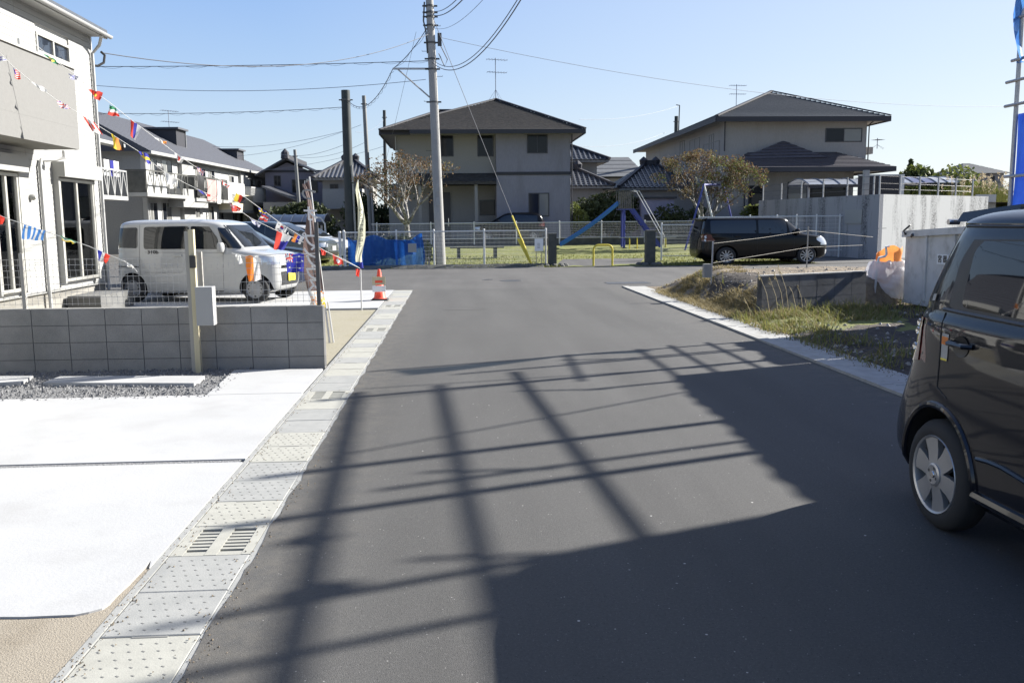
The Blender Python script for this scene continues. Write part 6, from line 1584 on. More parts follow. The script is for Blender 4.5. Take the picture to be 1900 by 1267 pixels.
def fwin(par, px0, px1, y0, y1, off=.0, leaves=2, cm='cglass', frame='white'):
    Ya, Yb = fY(px0, y0, off), fY(px1, y0, off); pm = (px0 + px1) / 2; z0, z1 = fz(pm, y1, off), fz(pm, y0, off)
    mb = MB()
    for (s0, s1, q0, q1) in ((Ya, Yb, z0, z0 + .06), (Ya, Yb, z1 - .06, z1), (Ya, Ya + .07, z0 + .06, z1 - .06), (Yb - .07, Yb, z0 + .06, z1 - .06)): fbox(mb, s0, s1, off, off + .05, q0, q1)
    w_ = mb.build('window', frame, par)
    for k in range(leaves):
        s0 = Ya + (Yb - Ya) * k / leaves + .06; s1 = Ya + (Yb - Ya) * (k + 1) / leaves - .05; mb = MB(); fbox(mb, s0, s1, off + .005, off + .02, z0 + .06, z1 - .06); mb.build('pane', 'glass' if (k + int(px0)) % 2 else cm, w_)
E0 = fz(400, 305); Yn, Yf_ = fY(270), fY(500, 330)
print('apt', Yn, Yf_, E0)
ap = thing('apartment_row', 'long white two storey apartment row with slate roof and balconies on the left', 'apartment building', fpt((Yn + Yf_) / 2, -4))
zE = fz(480, 321, .3)
mb = MB(); fbox(mb, Yn, Yf_, -9, 0, -.2, zE); mb.build('wall', 'wallw', ap)
mb = MB(); fbox(mb, Yn - .03, Yn - .002, -9, -.25, -.2, zE + .2); mb.build('end_wall', 'wallg', ap)
# roof
ro0, ro1 = .55, -9.4; rz_ = aY(330, 262, 62).z; rz_ = zE + 2.75
mb = MB(); a, b, c, d = fpt(Yn - .5, ro0, zE), fpt(Yf_ + .5, ro0, zE), fpt(Yf_ - 3.0, -4.4, rz_), fpt(Yn - .5, -4.4, rz_)
roof_courses(mb, [a, b, c, d], .25, .02); roof_courses(mb, [fpt(Yf_ + .5, ro1, zE), fpt(Yn - .5, ro1, zE), d, c], .25, .02); roof_courses(mb, [b, fpt(Yf_ + .5, ro1, zE), c], .25, .02)
mb.face([a, d, fpt(Yn - .5, ro1, zE)]); mb.build('roof', 'roof3', ap)
mb = MB(); fbox(mb, Yn - .5, Yf_ + .5, ro0 - .05, ro0 + .05, zE - .14, zE + .03); fbox(mb, Yn - .48, Yf_ + .48, .0, ro0 - .05, zE - .10, zE - .03); mb.build('fascia', 'gwhite', ap)
for (x0, x1, yt, yb) in ((272, 330, 241, 268), (392, 440, 279, 303)):   # dormers
    Ya, Yb = aY(x0, yb, 60).y, 0
    oo = -1.9; Ya = fY(x0 + 8, yb, oo); Yb = fY(x1, yb, oo); z1 = aY(x1, yt, Yb).z; z0 = zE + .9
    mb = MB(); q = [fpt(Ya, oo + .6, z0 - .2), fpt(Yb, oo + .6, z0 - .2), fpt(Yb, oo + .6, z1 - .15), fpt(Ya, oo + .6, z1 - .15)]; fbox(mb, Yb - 1.6, Yb, -4.2, oo + .5, z0, z1 - .12)
    dm = mb.build('dormer', 'fascia', ap); mb = MB(); fbox(mb, Yb - 1.75, Yb + .15, -4.3, oo + .7, z1 - .118, z1); mb.build('dormer_roof', 'roof3', dm)
    mb = MB(); fbox(mb, Yb + .002, Yb + .04, oo + .35, oo + .56, z0, z1 - .13); mb.build('corner_trim', 'gwhite', dm)
# vertical recesses as raised grey panels, their shade put into the colour
for (x0, x1, y0, y1, m_, off) in ((331, 352, 292, 350, 'wallg', .25), (442, 455, 318, 380, 'wallg', .2)):
    mb = MB(); fbox(mb, fY(x0), fY(x1), -.1, off, -.1, zE - .12); mb.build('bay_panel', m_, ap)
def balcony(px0, px1, ytop, ybot, off, m, style='x', name='balcony', floorm=None):
    Ya, Yb = fY(px0, ybot, off), fY(px1, ybot, off); pm = (px0 + px1) / 2; z0, z1 = fz(pm, ybot, off), fz(pm, ytop, off)
    mb = MB(); fbox(mb, Ya, Yb, .02, off, z0 - .12, z0 + .08); b = mb.build(name, floorm or 'gwhite', ap)
    mb = MB()
    if style == 'solid':
        fbox(mb, Ya, Yb, off - .07, off, z0 + .081, z1); fbox(mb, Ya, Ya + .07, .02, off - .071, z0 + .081, z1); fbox(mb, Yb - .07, Yb, .02, off - .071, z0 + .081, z1)
    else:
        fbox(mb, Ya, Yb, off - .06, off, z1 - .07, z1); fbox(mb, Ya, Ya + .06, .02, off - .061, z1 - .07, z1)
        n = max(2, int((Yb - Ya) / (.9 if style == 'x' else .22)))
        for k in range(n + 1):
            s = Ya + (Yb - Ya) * k / n; fbox(mb, s - .03, s + .03, off - .05, off - .01, z0 + .081, z1 - .071)
            if style == 'x' and k < n:
                s2 = Ya + (Yb - Ya) * (k + 1) / n; mb.beam(fpt(s, off - .03, z0 + .1), fpt((s + s2) / 2, off - .03, z1 - .09), .03, .04); mb.beam(fpt((s + s2) / 2, off - .03, z1 - .09), fpt(s2, off - .03, z0 + .1), .03, .04)
        fbox(mb, Ya, Ya + .04, .1, off - .08, z0 + .09, z1 - .08)
    mb.build('railing', m, b); return b, Ya, Yb, z0, z1
bA = balcony(274, 350, 320, 363, 1.1, 'stonel', 'x')
balcony(365, 424, 330, 372, 1.0, 'stonel', 'v'); balcony(424, 455, 340, 374, 1.0, 'wallw', 'solid'); bY = balcony(468, 500, 349, 378, 1.0, 'wallw', 'v'); balcony(432, 470, 362, 392, 1.0, 'wally', 'solid')
mb = MB(); Ya, Yb = fY(341, 380, .9), fY(386, 380, .9); fbox(mb, Ya, Yb, .02, .9, fz(360, 385, .9), fz(360, 352, .9)); mb.build('bay_box', 'wallg', ap)
for (x0, x1, y0, y1) in ((278, 290, 294, 325), (298, 318, 297, 325), (276, 291, 375, 420), (299, 317, 375, 420), (362, 380, 312, 335), (386, 397, 316, 335), (424, 433, 326, 348), (463, 470, 332, 348), (476, 484, 334, 348), (361, 370, 378, 405), (386, 396, 382, 415), (404, 414, 384, 415), (430, 440, 396, 425)):
    fwin(ap, x0, x1, y0, y1)
mb = MB(); fbox(mb, fY(442), fY(470), .01, .5, -.1, fz(450, 394)); mb.build('cream_porch', 'wally', ap)
for (x0, x1) in ((268, 271), (352, 356)): 
    Yq = fY(x0 + 1); mb = MB(); mb.tube([fpt(Yq, .06, zE - .3), fpt(Yq, .06, 0)], .04, 5); mb.build('down_pipe', 'white' if x0 < 300 else 'fascia', ap)
# laundry
def cloth(px, py, w_, h_, off, m, label, name='laundry', sd=0):
    Yq = fY(px, py, off); z1 = fz(px, py, off); mb = MB()
    mb.grid(8, 6, lambda u, v: fpt(Yq + (u - .5) * w_, off + .05 * math.sin(u * 9 + sd) + .03 * math.sin(v * 5), z1 - v * h_)); return tag(mb.build(name, m, smooth=True), label, 'laundry', 'laundry hung on the apartment balconies')
cloth(392, 334, 1.7, 1.35, 1.08, mat('pink_towel', (.40, .25, .23), rough=.9), 'dusty pink towel hung over a second floor balcony rail')
cloth(405, 336, .7, 1.5, 1.10, 'flagw', 'white towel hanging beside the dusty pink towel')
cloth(371, 325, 1.1, 1.3, 1.12, 'black', 'black garments hanging left of the pink towel')
cloth(296, 308, .9, .5, 1.05, 'black', 'black cloth hanging above the dark lattice balcony')
# nearer block, mostly hidden behind the new house
nb = thing('apartment_end', 'white apartment block with a lattice balcony just right of the new white house', 'apartment building', (-25, 43, 0))
zN = aY(215, 262, 47).z
mb = MB(); mb.box(-30, -18.35, 36, 48.5, -.2, zN); mb.build('wall', 'wallw', nb)
mb = MB(); roof_courses(mb, [(-17.8, 35.5, zN), (-17.2, 49, zN), (-22.5, 49, zN + 2.6), (-22.5, 35.5, zN + 2.6)], .25, .02); roof_courses(mb, [(-30, 49, zN - .5), (-30, 35.5, zN - .5), (-22.5, 35.5, zN + 2.6), (-22.5, 49, zN + 2.6)], .25, .02); mb.face([(-17.3, 49, zN), (-22.5, 49, zN + 2.58), (-29, 49, zN)]); mb.build('roof', 'roof3', nb)
mb = MB(); mb.box(-17.75, -17.2, 35.5, 49, zN - .16, zN + .0); mb.build('fascia', 'gwhite', nb)
Xb = aX(238, 367, -17.2); z0, z1 = Xb.z, aX(238, 318, -17.2).z; Yb = Xb.y
mb = MB(); mb.box(-18.35, -17.2, Yb - 4.5, Yb, z0 - .15, z0 + .05); bb = mb.build('balcony', 'white', nb)
mb = MB(); mb.box(-17.26, -17.2, Yb - 4.5, Yb, z1 - .07, z1); mb.box(-18.3, -17.26, Yb - .06, Yb, z1 - .07, z1)
for k in range(6):
    s = Yb - 4.5 + k * .9; mb.box(-17.25, -17.21, s - .03, s + .03, z0 + .051, z1 - .071)
    if k < 5: mb.beam((-17.23, s, z0 + .07), (-17.23, s + .45, z1 - .08), .03, .05); mb.beam((-17.23, s + .45, z1 - .08), (-17.23, s + .9, z0 + .07), .03, .05)
mb.build('railing', 'white', bb)
win_x(nb, -18.35, Yb - 3.6, Yb - 1.2, z0 + .1, z0 + 2.0, frame='white', glass='cglass'); win_x(nb, -18.35, Yb - 3.6, Yb - 1.5, .8, 2.4, frame='white', glass='glass')
for k, (s, w_, m_) in enumerate(((2.9, .5, 'black'), (2.2, .6, 'flagw'), (1.5, .35, 'flagb'), (.9, .6, 'flagw'))):
    mb = MB(); mb.grid(6, 5, lambda u, v: (-17.4 + .04 * math.sin(u * 8), Yb - s + (u - .5) * w_, z1 + .45 - v * .8)); tag(mb.build('laundry', m_, smooth=True), ['black clothes on the white lattice balcony', 'white shirt beside the black clothes on the white lattice balcony', 'blue garment on the white lattice balcony', 'white cloth at the right end of the white lattice balcony'][k], 'laundry', 'laundry hung on the apartment balconies')
tp = aY(312, 205, 62); antenna(tp.x, 62, zE + 1.6, tp.z - zE - 1.6, 'thin antenna above the apartment dormers', arms=((.98, .9), (.6, .9)), yaw=.8)

# ---------------------------------------------------------------- dark houses beyond, centre left
YH = 72
a, b = aY(492, 330, YH), aY(615, 330, YH); ze = aY(560, 330, YH).z; pk_ = aY(532, 296, YH)
t = thing('gabled_house', 'dark gabled tiled house behind the end of the apartment row', 'house', ((a.x + b.x) / 2, YH + 4, 0))
xl_, xr_ = a.x - .6, b.x + 1.2; zl_ = aY(500, 322, YH).z; zr_ = aY(610, 333, YH).z
mb = MB(); mb.ext([(a.x, YH, -.2), (b.x, YH, -.2), (b.x, YH, zr_), (pk_.x, YH, pk_.z - .25), (a.x, YH, zl_)], (0, 8, 0)); mb.build('wall', mat('mauve_render', (.16, .15, .18), (.19, .18, .21), 12, .9, space='World'), t)
mb = MB(); roof_courses(mb, [(xl_, YH + 8.6, zl_ - .2), (xl_, YH - .7, zl_ - .2), (pk_.x, YH - .7, pk_.z), (pk_.x, YH + 8.6, pk_.z)], .3, .03, ribs=.35); roof_courses(mb, [(xr_, YH - .7, zr_ - .5), (xr_, YH + 8.6, zr_ - .5), (pk_.x, YH + 8.6, pk_.z), (pk_.x, YH - .7, pk_.z)], .3, .03, ribs=.35); mb.build('roof', 'tile', t)
mb = MB(); ridge(mb, (pk_.x, YH - .8, pk_.z), (pk_.x, YH + 8.6, pk_.z), .35, .35); mb.lathe([(pk_.z, .35), (pk_.z + .5, .3), (pk_.z + .75, .06), (pk_.z + .8, .001)], 8, 'z', (pk_.x, YH - .6, 0)); mb.build('ridge_cap', 'fascia', t)
mb = MB(); q = aY(560, 318, YH); mb.box(a.x, b.x, YH - .06, YH, q.z - .08, q.z + .08); mb.build('belt_course', 'fascia', t)
win_y(t, YH, aY(508, 330, YH).x, aY(521, 330, YH).x, aY(515, 346, YH).z, aY(515, 326, YH).z); win_y(t, YH, aY(542, 350, YH).x, aY(590, 350, YH).x, aY(565, 358, YH).z, aY(565, 333, YH).z, leaves=4)
mb = MB(); q0, q1 = aY(488, 345, YH - 4), aY(552, 370, YH - 4); mb.add([(q0.x, YH - 4.5, q0.z), (q1.x, YH - 4.5, q1.z), (q1.x, YH, q1.z + .1), (q0.x, YH, q0.z + .1), (q0.x, YH - 4.5, q0.z - .15), (q1.x, YH - 4.5, q1.z - .15), (q1.x, YH, q1.z - .05), (q0.x, YH, q0.z - .05)], [(0, 1, 2, 3), (4, 7, 6, 5), (0, 4, 5, 1), (1, 5, 6, 2), (2, 6, 7, 3), (3, 7, 4, 0)]); mb.build('lower_roof', 'tile', t)
mb = MB(); mb.box(q0.x, q1.x, YH - 4.2, YH - .1, -.2, q1.z - .2); mb.build('lower_wall', 'wall1b', t)
a, b = aY(598, 335, 66), aY(684, 335, 66)
t2 = simple_tile_house('hipped_house', 'house with a pale glinting tiled hip roof behind the big dark pole', a.x, b.x, 66, 73, 0, aY(640, 331, 66).z, 1.5, .6, wallm='wall1b', wins=((aY(612, 350, 66).x, aY(628, 350, 66).x, 3.0, 4.4), (aY(664, 350, 66).x, aY(676, 350, 66).x, 3.0, 4.4)))
mb = MB(); q = aY(600, 350, 65); mb.box(q.x, q.x + 2.8, 64.4, 65.9, 2.6, 4.0); mb.build('balcony', 'wallg', t2)
c = aY(560, 385, 62); bush('dark_bush', 'dark bush in front of the gabled house beside the thin pole', 'bush', (c.x, 62, 1.5), (3.0, 1.0, 1.5), 'hedge', 4500, .14, 12, lumps=9)
c = aY(690, 395, 55); bush('corner_bush', 'dark bush left of the grey house between the poles', 'bush', (c.x, 55, 1.6), (1.6, 1.0, 1.9), 'hedge', 4200, .13, 13, lumps=9)
# long curved carport in the parking ground
a, b = aY(478, 415, 46), aY(600, 415, 46); barrel('curved_carport', 'long carport with a grey curved roof beyond the parked cars', (a.x, b.x), 46, 49, aY(540, 424, 46).z, aY(540, 398, 46).z, 'poly', 6, [mat('smoke_polycarbonate', (.14, .14, .15), rough=.3)], zg=0)
q = aY(603, 420, 45.8); mb = MB(); z1 = aY(603, 406, 45.8).z; mb.tube([(q.x - .9, 45.8, z1 + .15), (q.x - .2, 45.8, z1 + .05), (q.x, 45.8, z1 - .25), (q.x + .05, 45.8, 0)], .05, 6); mb.tube([(q.x - .9, 45.8, z1 - .7), (q.x, 45.8, z1 - .7)], .03, 5); tag(mb.build('carport_frame', 'fwhite', smooth=True), 'white curved tube frame at the right end of the carport', 'frame')
# field walls of far background: low hedge and distant blocks closing the horizon
mb = MB(); rr = random.Random(44)
for k in range(9000):
    x = rr.uniform(-60, 90); z = rr.random() ** .7 * (3.0 + 1.2 * mnoise.noise((x * .12, 0, 0))); leafcloud(mb, (x, 118 + rr.uniform(-2, 2), z), (.6, .6, .5), 1, .35, rr)
o = mb.build('distant_trees', 'hedge', keep=True); tag(o, 'far off dark tree line along the horizon behind all the houses', 'trees', kind='stuff')
# satellite dishes / lamps on dark house
# ================================================================ SCAFFOLD ON THE RIGHT
SX = 8.4
sc = thing('scaffold', 'steel pipe scaffold with blue sheets at the right edge behind the black microcar', 'scaffold', (SX, 8, 0))
rs = random.Random(12)
_c = MB(); _c.lathe([(-.05, .033), (-.05, .048), (.03, .048), (.03, .033)], 10, 'z'); _c.box(-.075, -.035, -.025, .02, -.035, .02)
_o = _c.build('coupler', 'dsteel', sc, world=False); COUP = _o.data; bpy.data.objects.remove(_o)
def post(x, y, H):
    mb = MB(); mb.tube([(x, y, -.02), (x, y, H)], .05 if y in (11.66, 9.2, 8.26) else .034, 10); p = mb.build('standard', 'steel', sc, smooth=True)
    for z in (1.2, 2.2, 2.6, 3.25, 3.60, 4.05, 4.5, 4.96, 5.47, 5.98):
        if z < H: link_copy(COUP, 'coupler', p, (x, y, z))
PYs = [(13.1, 6.0), (12.46, 5.4), (11.66, 6.2), (9.2, 6.2), (8.26, 6.2), (7.06, 6.2), (6.57, 6.2), (5.0, 6.4), (3.3, 6.4), (1.5, 6.4)]
for (y, H) in PYs: post(SX, y, H)
for (y, H) in ((12.8, 5.0), (11.2, 5.0), (8.8, 6.1), (7.3, 6.1), (3.3, 6.0)): post(SX + .62, y, H)
def rail(y0, z0, y1, z1, x=SX - .05, r=.024, name='ledger'):
    mb = MB(); mb.tube([(x, y0, z0), (x, y1, z1)], r, 8); mb.build(name, 'steel', sc, smooth=True)
rail(1, 4.53, 12.3, 4.96, r=.036); rail(1, 5.06, 11.9, 5.47, r=.036); rail(1, 5.56, 11.9, 5.97, r=.046); rail(11.2, 3.25, 13.3, 3.25); rail(11.2, 3.60, 13.3, 3.60); rail(1, 3.9, 13.2, 3.9); rail(1, 2.2, 13.2, 2.2); rail(11.4, 4.55, 13.2, 4.5)
def brace(p, q, r): # p, q: points where the brace's shadow falls on the road
    P = []
    for (x, y) in (p, q):
        H = (SX + .05 - x) / KX; P.append((SX + .05, y + H * KY, H))
    mb = MB(); mb.tube(P, r, 7); mb.build('brace', 'steel', sc, smooth=True)
KX = math.cos(R(SUN_AZ)) / math.tan(R(SUN_EL)); KY = math.sin(R(SUN_AZ)) / math.tan(R(SUN_EL))
brace((2.3, 8.2), (-.95, 6.0), .016); brace((2.9, 9.5), (-.9, 8.6), .014); brace((1.3, 9.0), (-.95, 8.0), .012)
for (y, z) in ((12.8, 4.55), (11.2, 4.96), (8.8, 5.47), (7.3, 5.47)): mb = MB(); mb.tube([(SX - .1, y, z), (SX + .75, y, z)], .024, 7); mb.build('transom', 'steel', sc, smooth=True)
def hsheet(Y0, Y1_, zb_, top, label_, m='sheet', x=SX + .03, amp=.022, n=60):
    mb = MB()
    def f(u, v):
        y = Y0 + (Y1_ - Y0) * u; zt = top(y); z = zb_ + (zt - zb_) * v
        return (x + amp * math.sin(y * 5.3 + v * 1.5) * (1 - v * .6) + .02 * math.sin(y * 17 + v * 6), y, z)
    mb.grid(n, 14, f); return tag(mb.build('scaffold_sheet', m, smooth=True, sharp=80), label_, 'sheet', 'blue sheets tied on the scaffold')
hsheet(11.27, 7.06, .25, lambda y: 4.15 - .035 * (y - 7.06) + .012 * math.sin(y * 2.6), 'middle blue sheet on the scaffold, its straight top edge lower than the rails', n=70)
def topn(y):
    d = 7.13 - y; return 5.33 - (.25 * (1 - math.sqrt(max(0, 1 - (1 - min(1, d / .34)) ** 2)))) - .02 * math.sin(y * 2)
hsheet(7.13, -3.2, .2, topn, 'added blue sheet out of view on the near scaffold, its rounded top cut to shape the road shadow', n=220)  # added unseen sheet, its height and corner chosen for the shadow on the road
hsheet(13.12, 11.29, .25, lambda y: 3.12 + .05 * math.sin(y * 5) * (y < 12.6), 'blue sheet on the last bay of the scaffold beside the container', n=50, x=SX + .035)
mb = MB()
def lf_(u, v):
    z = 3.85 + v * 1.9; w_ = .10 + .35 * abs(v - .35); return (SX - .05 + .08 * math.sin(u * 5 + v * 4), 13.14 - .55 * u * w_ / .5 + .1 * math.sin(v * 5) - .05, z)
mb.grid(10, 22, lf_); tag(mb.build('loose_sheet', 'sheetl', smooth=True, sharp=80), 'pale blue sheet flapping loose from the top of the last scaffold post', 'sheet')
for i, (y, z, h, r_) in enumerate(((7.80, 5.80, .16, .085), (7.10, 5.72, .22, .09))):
    mb = MB(); pr = []
    for k in range(13):
        t_ = k / 12; pr.append((z - h * .5 + h * t_, r_ * (math.sin(math.pi * (.06 + .88 * t_)) ** .6) * (1 + .25 * math.sin(k * 1.9))))
    mb.lathe([(pr[0][0], .01)] + pr + [(pr[-1][0], .01)], 14, 'z', (SX - .12, y, 0)); tag(mb.build('sheet_bundle', 'sheet', smooth=True), ['rolled sheet bundle tied high on the scaffold, right one', 'rolled sheet bundle tied high on the scaffold over the tallest sheet'][i], 'sheet')

# ================================================================ CONTAINER, SACK, STAKES
CX, CY0, CY1 = aY(1677, 520, 15.3).x, 13.4, 15.3; gz = .03; Wc = 1.5; zb = .16; T = .04
co = thing('waste_container', 'pale grey steel waste container beside the white sack on the soil lot', 'container', (CX + .75, 14.3, gz))
def ctop(y): return 1.37 + (15.3 - y) * .045
def cslab(x0, x1, y0, y1, z0f, z1f, name, m='cbox', par=None):
    mb = MB(); mb.add([(x0, y0, z0f(y0)), (x1, y0, z0f(y0)), (x1, y1, z0f(y1)), (x0, y1, z0f(y1)), (x0, y0, z1f(y0)), (x1, y0, z1f(y0)), (x1, y1, z1f(y1)), (x0, y1, z1f(y1))], [(0, 3, 2, 1), (4, 5, 6, 7), (0, 1, 5, 4), (1, 2, 6, 5), (2, 3, 7, 6), (3, 0, 4, 7)]); return mb.build(name, m, par or co)
lo = lambda y: zb
cslab(CX, CX + T, CY0, CY1, lo, lambda y: ctop(y) - .11, 'side_wall'); cslab(CX + Wc - T, CX + Wc, CY0, CY1, lo, lambda y: ctop(y) - .11, 'side_wall')
cslab(CX + T, CX + Wc - T, CY0, CY0 + T, lo, lambda y: ctop(y) - .11, 'end_wall'); cslab(CX + T, CX + Wc - T, CY1 - T, CY1, lo, lambda y: ctop(y) - .11, 'end_wall')
cslab(CX + T, CX + Wc - T, CY0 + T, CY1 - T, lo, lambda y: zb + .04, 'floor_plate')
for (x0, x1, y0, y1) in ((CX - .05, CX + .06, CY0 - .05, CY1 + .05), (CX + Wc - .06, CX + Wc + .05, CY0 - .05, CY1 + .05), (CX + .06, CX + Wc - .06, CY0 - .05, CY0 + .06), (CX + .06, CX + Wc - .06, CY1 - .06, CY1 + .05)): cslab(x0, x1, y0, y1, lambda y: ctop(y) - .11, ctop, 'rim_rail')
for y in (aX(1718, 500, CX).y, aX(1770, 500, CX).y): cslab(CX - .03, CX, y - .035, y + .035, lambda q: zb + .04, lambda q: ctop(q) - .111, 'rib')
cslab(CX - .02, CX + .06, CY0 + .001, CY1 - .001, lambda q: zb - .05, lambda q: zb - .001, 'base_rail')
for y in (13.7, 14.9): mb = MB(); mb.box(CX + .1, CX + Wc - .1, y, y + .15, 0, zb - .051); mb.build('skid', 'dsteel', co)
zt = ctop(15.2)
mb = MB(); mb.tube([(CX - .06, 15.2, zt - .07), (CX - .10, 15.19, zt - .0), (CX - .06, 15.05, zt + .10)], .018, 6); mb.build('hook', 'dsteel', co)
mb = MB(); mb.tube([(CX - .06, 15.0, zt - .1), (CX - .08, 14.93, zt - .06)], .02, 6); mb.build('hook', 'dsteel', co)
l0, l1 = aX(1738, 490, CX - .01), aX(1760, 473, CX - .01)
mb = MB(); mb.box(CX - .012, CX - .002, l1.y, l0.y, l0.z, l1.z); lab = mb.build('label_plate', 'paper', co); zm = (l0.z + l1.z) / 2; dy = (l0.y - l1.y)
for f, ch in ((.27, '宮'), (.73, '器')): put_text(ch, .125, lab, (CX - .015, l0.y - dy * f, zm), (0, -1, 0), (0, 0, 1), ext=.001)
# ton sack
b0 = aY(1612, 560, 15.7); b1 = aY(1680, 560, 15.7); bz0 = loth((b0.x + b1.x) / 2, 15.5); zt = aY(1640, 484, 15.7).z
sk = thing('builders_sack', 'bulging white builders sack leaning on the grey container', 'sack', ((b0.x + b1.x) / 2, 15.75, bz0))
print('sack', b0, b1, bz0, zt)
mb = MB(); cx = (b0.x + b1.x) / 2; rx = (b1.x - b0.x) / 2 + .05
bz0 = min(bz0, aY(1640, 556, 15.4).z)
def sf(u, v):
    a = u * 2 * math.pi; n = 3.2; c, s_ = math.cos(a), math.sin(a)
    r_ = (abs(c) ** n + abs(s_) ** n) ** (-1 / n); pr = (.80 + .24 * math.sin(min(1, v * 1.9) * 1.57)) * (1 - .30 * max(0, v - .55) ** 1.3 / .36)
    w_ = 1 + .10 * mnoise.noise((c * 2.2, s_ * 2.2, v * 3)) + .05 * mnoise.noise((c * 6, s_ * 6, v * 7))
    return (cx + rx * r_ * c * pr * w_, 15.72 + .34 * r_ * s_ * pr * w_, bz0 + (zt - bz0) * v + .04 * mnoise.noise((c * 4, s_ * 4, 9)) * v)
mb.grid(72, 48, sf); mb.build('sack_cloth', 'bagm', sk, smooth=True, sharp=80)
for (dx, dz) in ((-.38, .55), (.2, .5)):
    mb = MB(); mb.beam((cx + dx, 15.36, bz0 + dz), (cx + dx * 1.1, 15.34, bz0 + dz - .42), .012, .06); mb.build('lifting_strap', 'bagm', sk)
o0, o1 = aY(1628, 497, 15.6), aY(1676, 458, 15.6)
t = thing('orange_sheet', 'crumpled orange sheet with a white edge sticking out of the sack', 'sheet', ((o0.x + o1.x) / 2, 15.6, o0.z))
mb = MB(); mb.grid(16, 10, lambda u, v: (o0.x + (o1.x - o0.x) * u + .02 * math.sin(v * 9), 15.6 + .14 * math.sin(u * 6) + .1 * v, o0.z - .12 + (o1.z - o0.z + .12) * v * (.55 + .45 * min(1, u * 2.4)) + .03 * math.sin(u * 13)))
mb.build('folded_sheet', 'orange', t, smooth=True, sharp=60)
mb = MB(); q = [(1628, 488), (1631, 478), (1642, 476), (1645, 472), (1644, 458), (1650, 457)]; mb.tube([aY(x, y, 15.45) for x, y in q], .022, 5); mb.build('white_edge', 'paper', t, smooth=True)
# stakes and cords on the mound
for i, (px, y0, y1, Y, m_) in enumerate(((1323, 448, 502, 17.6, 'steel'), (1500, 420, 492, 19.2, 'ply'))):
    p0, p1 = aY(px - 3, y1, Y), aY(px, y0, Y); mb = MB(); mb.tube([(p0.x, Y, loth(p0.x, Y) - .05), p1], .016, 5); tag(mb.build('stake', m_), ['thin steel stake on the mound before the rear wheel of the black wagon', 'thin stake on the soil before the front wheel of the black wagon'][i], 'stake')
sA, sB = aY(1323, 452, 17.6), aY(1500, 428, 19.2); mb = MB(); mb.tube([sA, sA.lerp(sB, .5) - Vector((0, 0, .02)), sB, aY(1620, 440, 20)], .0035, 4); tag(mb.build('string_line', 'rope'), 'upper string line stretched between the stakes', 'string')
sA, sB = aY(1323, 488, 17.6), aY(1500, 459, 19.2); mb = MB(); mb.tube([sA, sB, aY(1600, 455, 20)], .0035, 4); tag(mb.build('string_line', 'rope'), 'lower string line stretched between the stakes', 'string')
p0 = aY(1307, 506, 17.2); p1 = aY(1320, 490, 17.2); mb = MB(); mb.box(p0.x, p1.x, 17.2, 17.34, p0.z - .1, p1.z); tag(mb.build('concrete_block', 'block'), 'small upright grey concrete block on the mound beside the steel stake', 'block')
# ================================================================ CONE
c = gp(705, 557); cone = thing('traffic_cone', 'red traffic cone with a white notice on the drain edge', 'traffic cone', (c.x, c.y, .005))
zt = aY(704, 500, c.y).z
mb = MB(); mb.add([(-.18, -.18, 0), (.18, -.18, 0), (.18, .18, 0), (-.18, .18, 0), (-.15, -.15, .035), (.15, -.15, .035), (.15, .15, .035), (-.15, .15, .035)], [(0, 3, 2, 1), (4, 5, 6, 7), (0, 1, 5, 4), (1, 2, 6, 5), (2, 3, 7, 6), (3, 0, 4, 7)]); mb.build('base', 'rubber', cone, world=False)
mb = MB(); mb.lathe([(.035, .145), (.05, .13), (.065, .12), (zt - .03, .035), (zt, .025), (zt, .001)], 24, 'z'); mb.build('cone_body', 'redp', cone, world=False, smooth=True)
z0, z1, z2, z3 = aY(704, 541, c.y).z, aY(704, 530, c.y).z, aY(704, 528, c.y).z, aY(704, 514, c.y).z
mb = MB(); mb.box(-.135, .135, -.155, -.145, z0, z1); mb.build('lower_card', 'paper', cone, world=False)
mb = MB(); mb.box(-.135, .135, -.155, -.145, z2, z3 + .01); cdd = mb.build('upper_card', 'wood', cone, world=False)
mb = MB(); mb.box(-.075, .075, -.159, -.156, z2 + .04, z2 + .09); mb.build('red_print', 'redp', cdd, world=False)
# ================================================================ BANNERS
FM = ['flagw', 'flagr', 'flagb', 'flaglb', 'flagy', 'flagg', 'flago', 'flagk']
Yb = gp(614, 632).y; print('banner Y', Yb)
bn = thing('tall_banner', 'tall brown banner with reversed white lettering at the end of the block wall', 'banner', (gp(614, 632).x, Yb, 0))
pt_ = aY(574, 328, Yb); pb_ = aY(613, 640, Yb)
mb = MB(); mb.tube([pb_ - Vector((0, 0, .1)), pt_], [.014, .009], 8); mb.build('pole', 'fwhite', bn, smooth=True)
mb = MB(); mb.tube([pb_ + Vector((.05, .02, -.05)), aY(604, 560, Yb) + Vector((.03, 0, 0))], .012, 6); mb.build('stake', 'fwhite', bn)
LE = [(332, 561), (345, 563), (370, 569), (390, 571), (420, 567), (450, 563), (480, 561), (510, 564), (540, 571), (556, 577), (570, 574)]
def lex(y):
    for (a, b), (c_, d) in zip(LE, LE[1:]):
        if y <= c_: return b + (d - b) * (y - a) / (c_ - a)
    return LE[-1][1]
def pxp(y): return 574 + (y - 328) * .125
def bpt(u, y, off=0.0):      # u 0 at pole .. 1 at free edge
    xp, xl = pxp(y), lex(y); sag = (1 - abs(u)) * 0
    return aY(xp + (xl - xp) * u, y + (8 * u if y < 345 else 0), Yb + .05 * math.sin(u * 4 + y * .02) + off)
mb = MB(); mb.grid(14, 70, lambda u, v: bpt(u, 334 + v * 206)); mb.build('cloth', 'banner', bn, smooth=True, sharp=80)
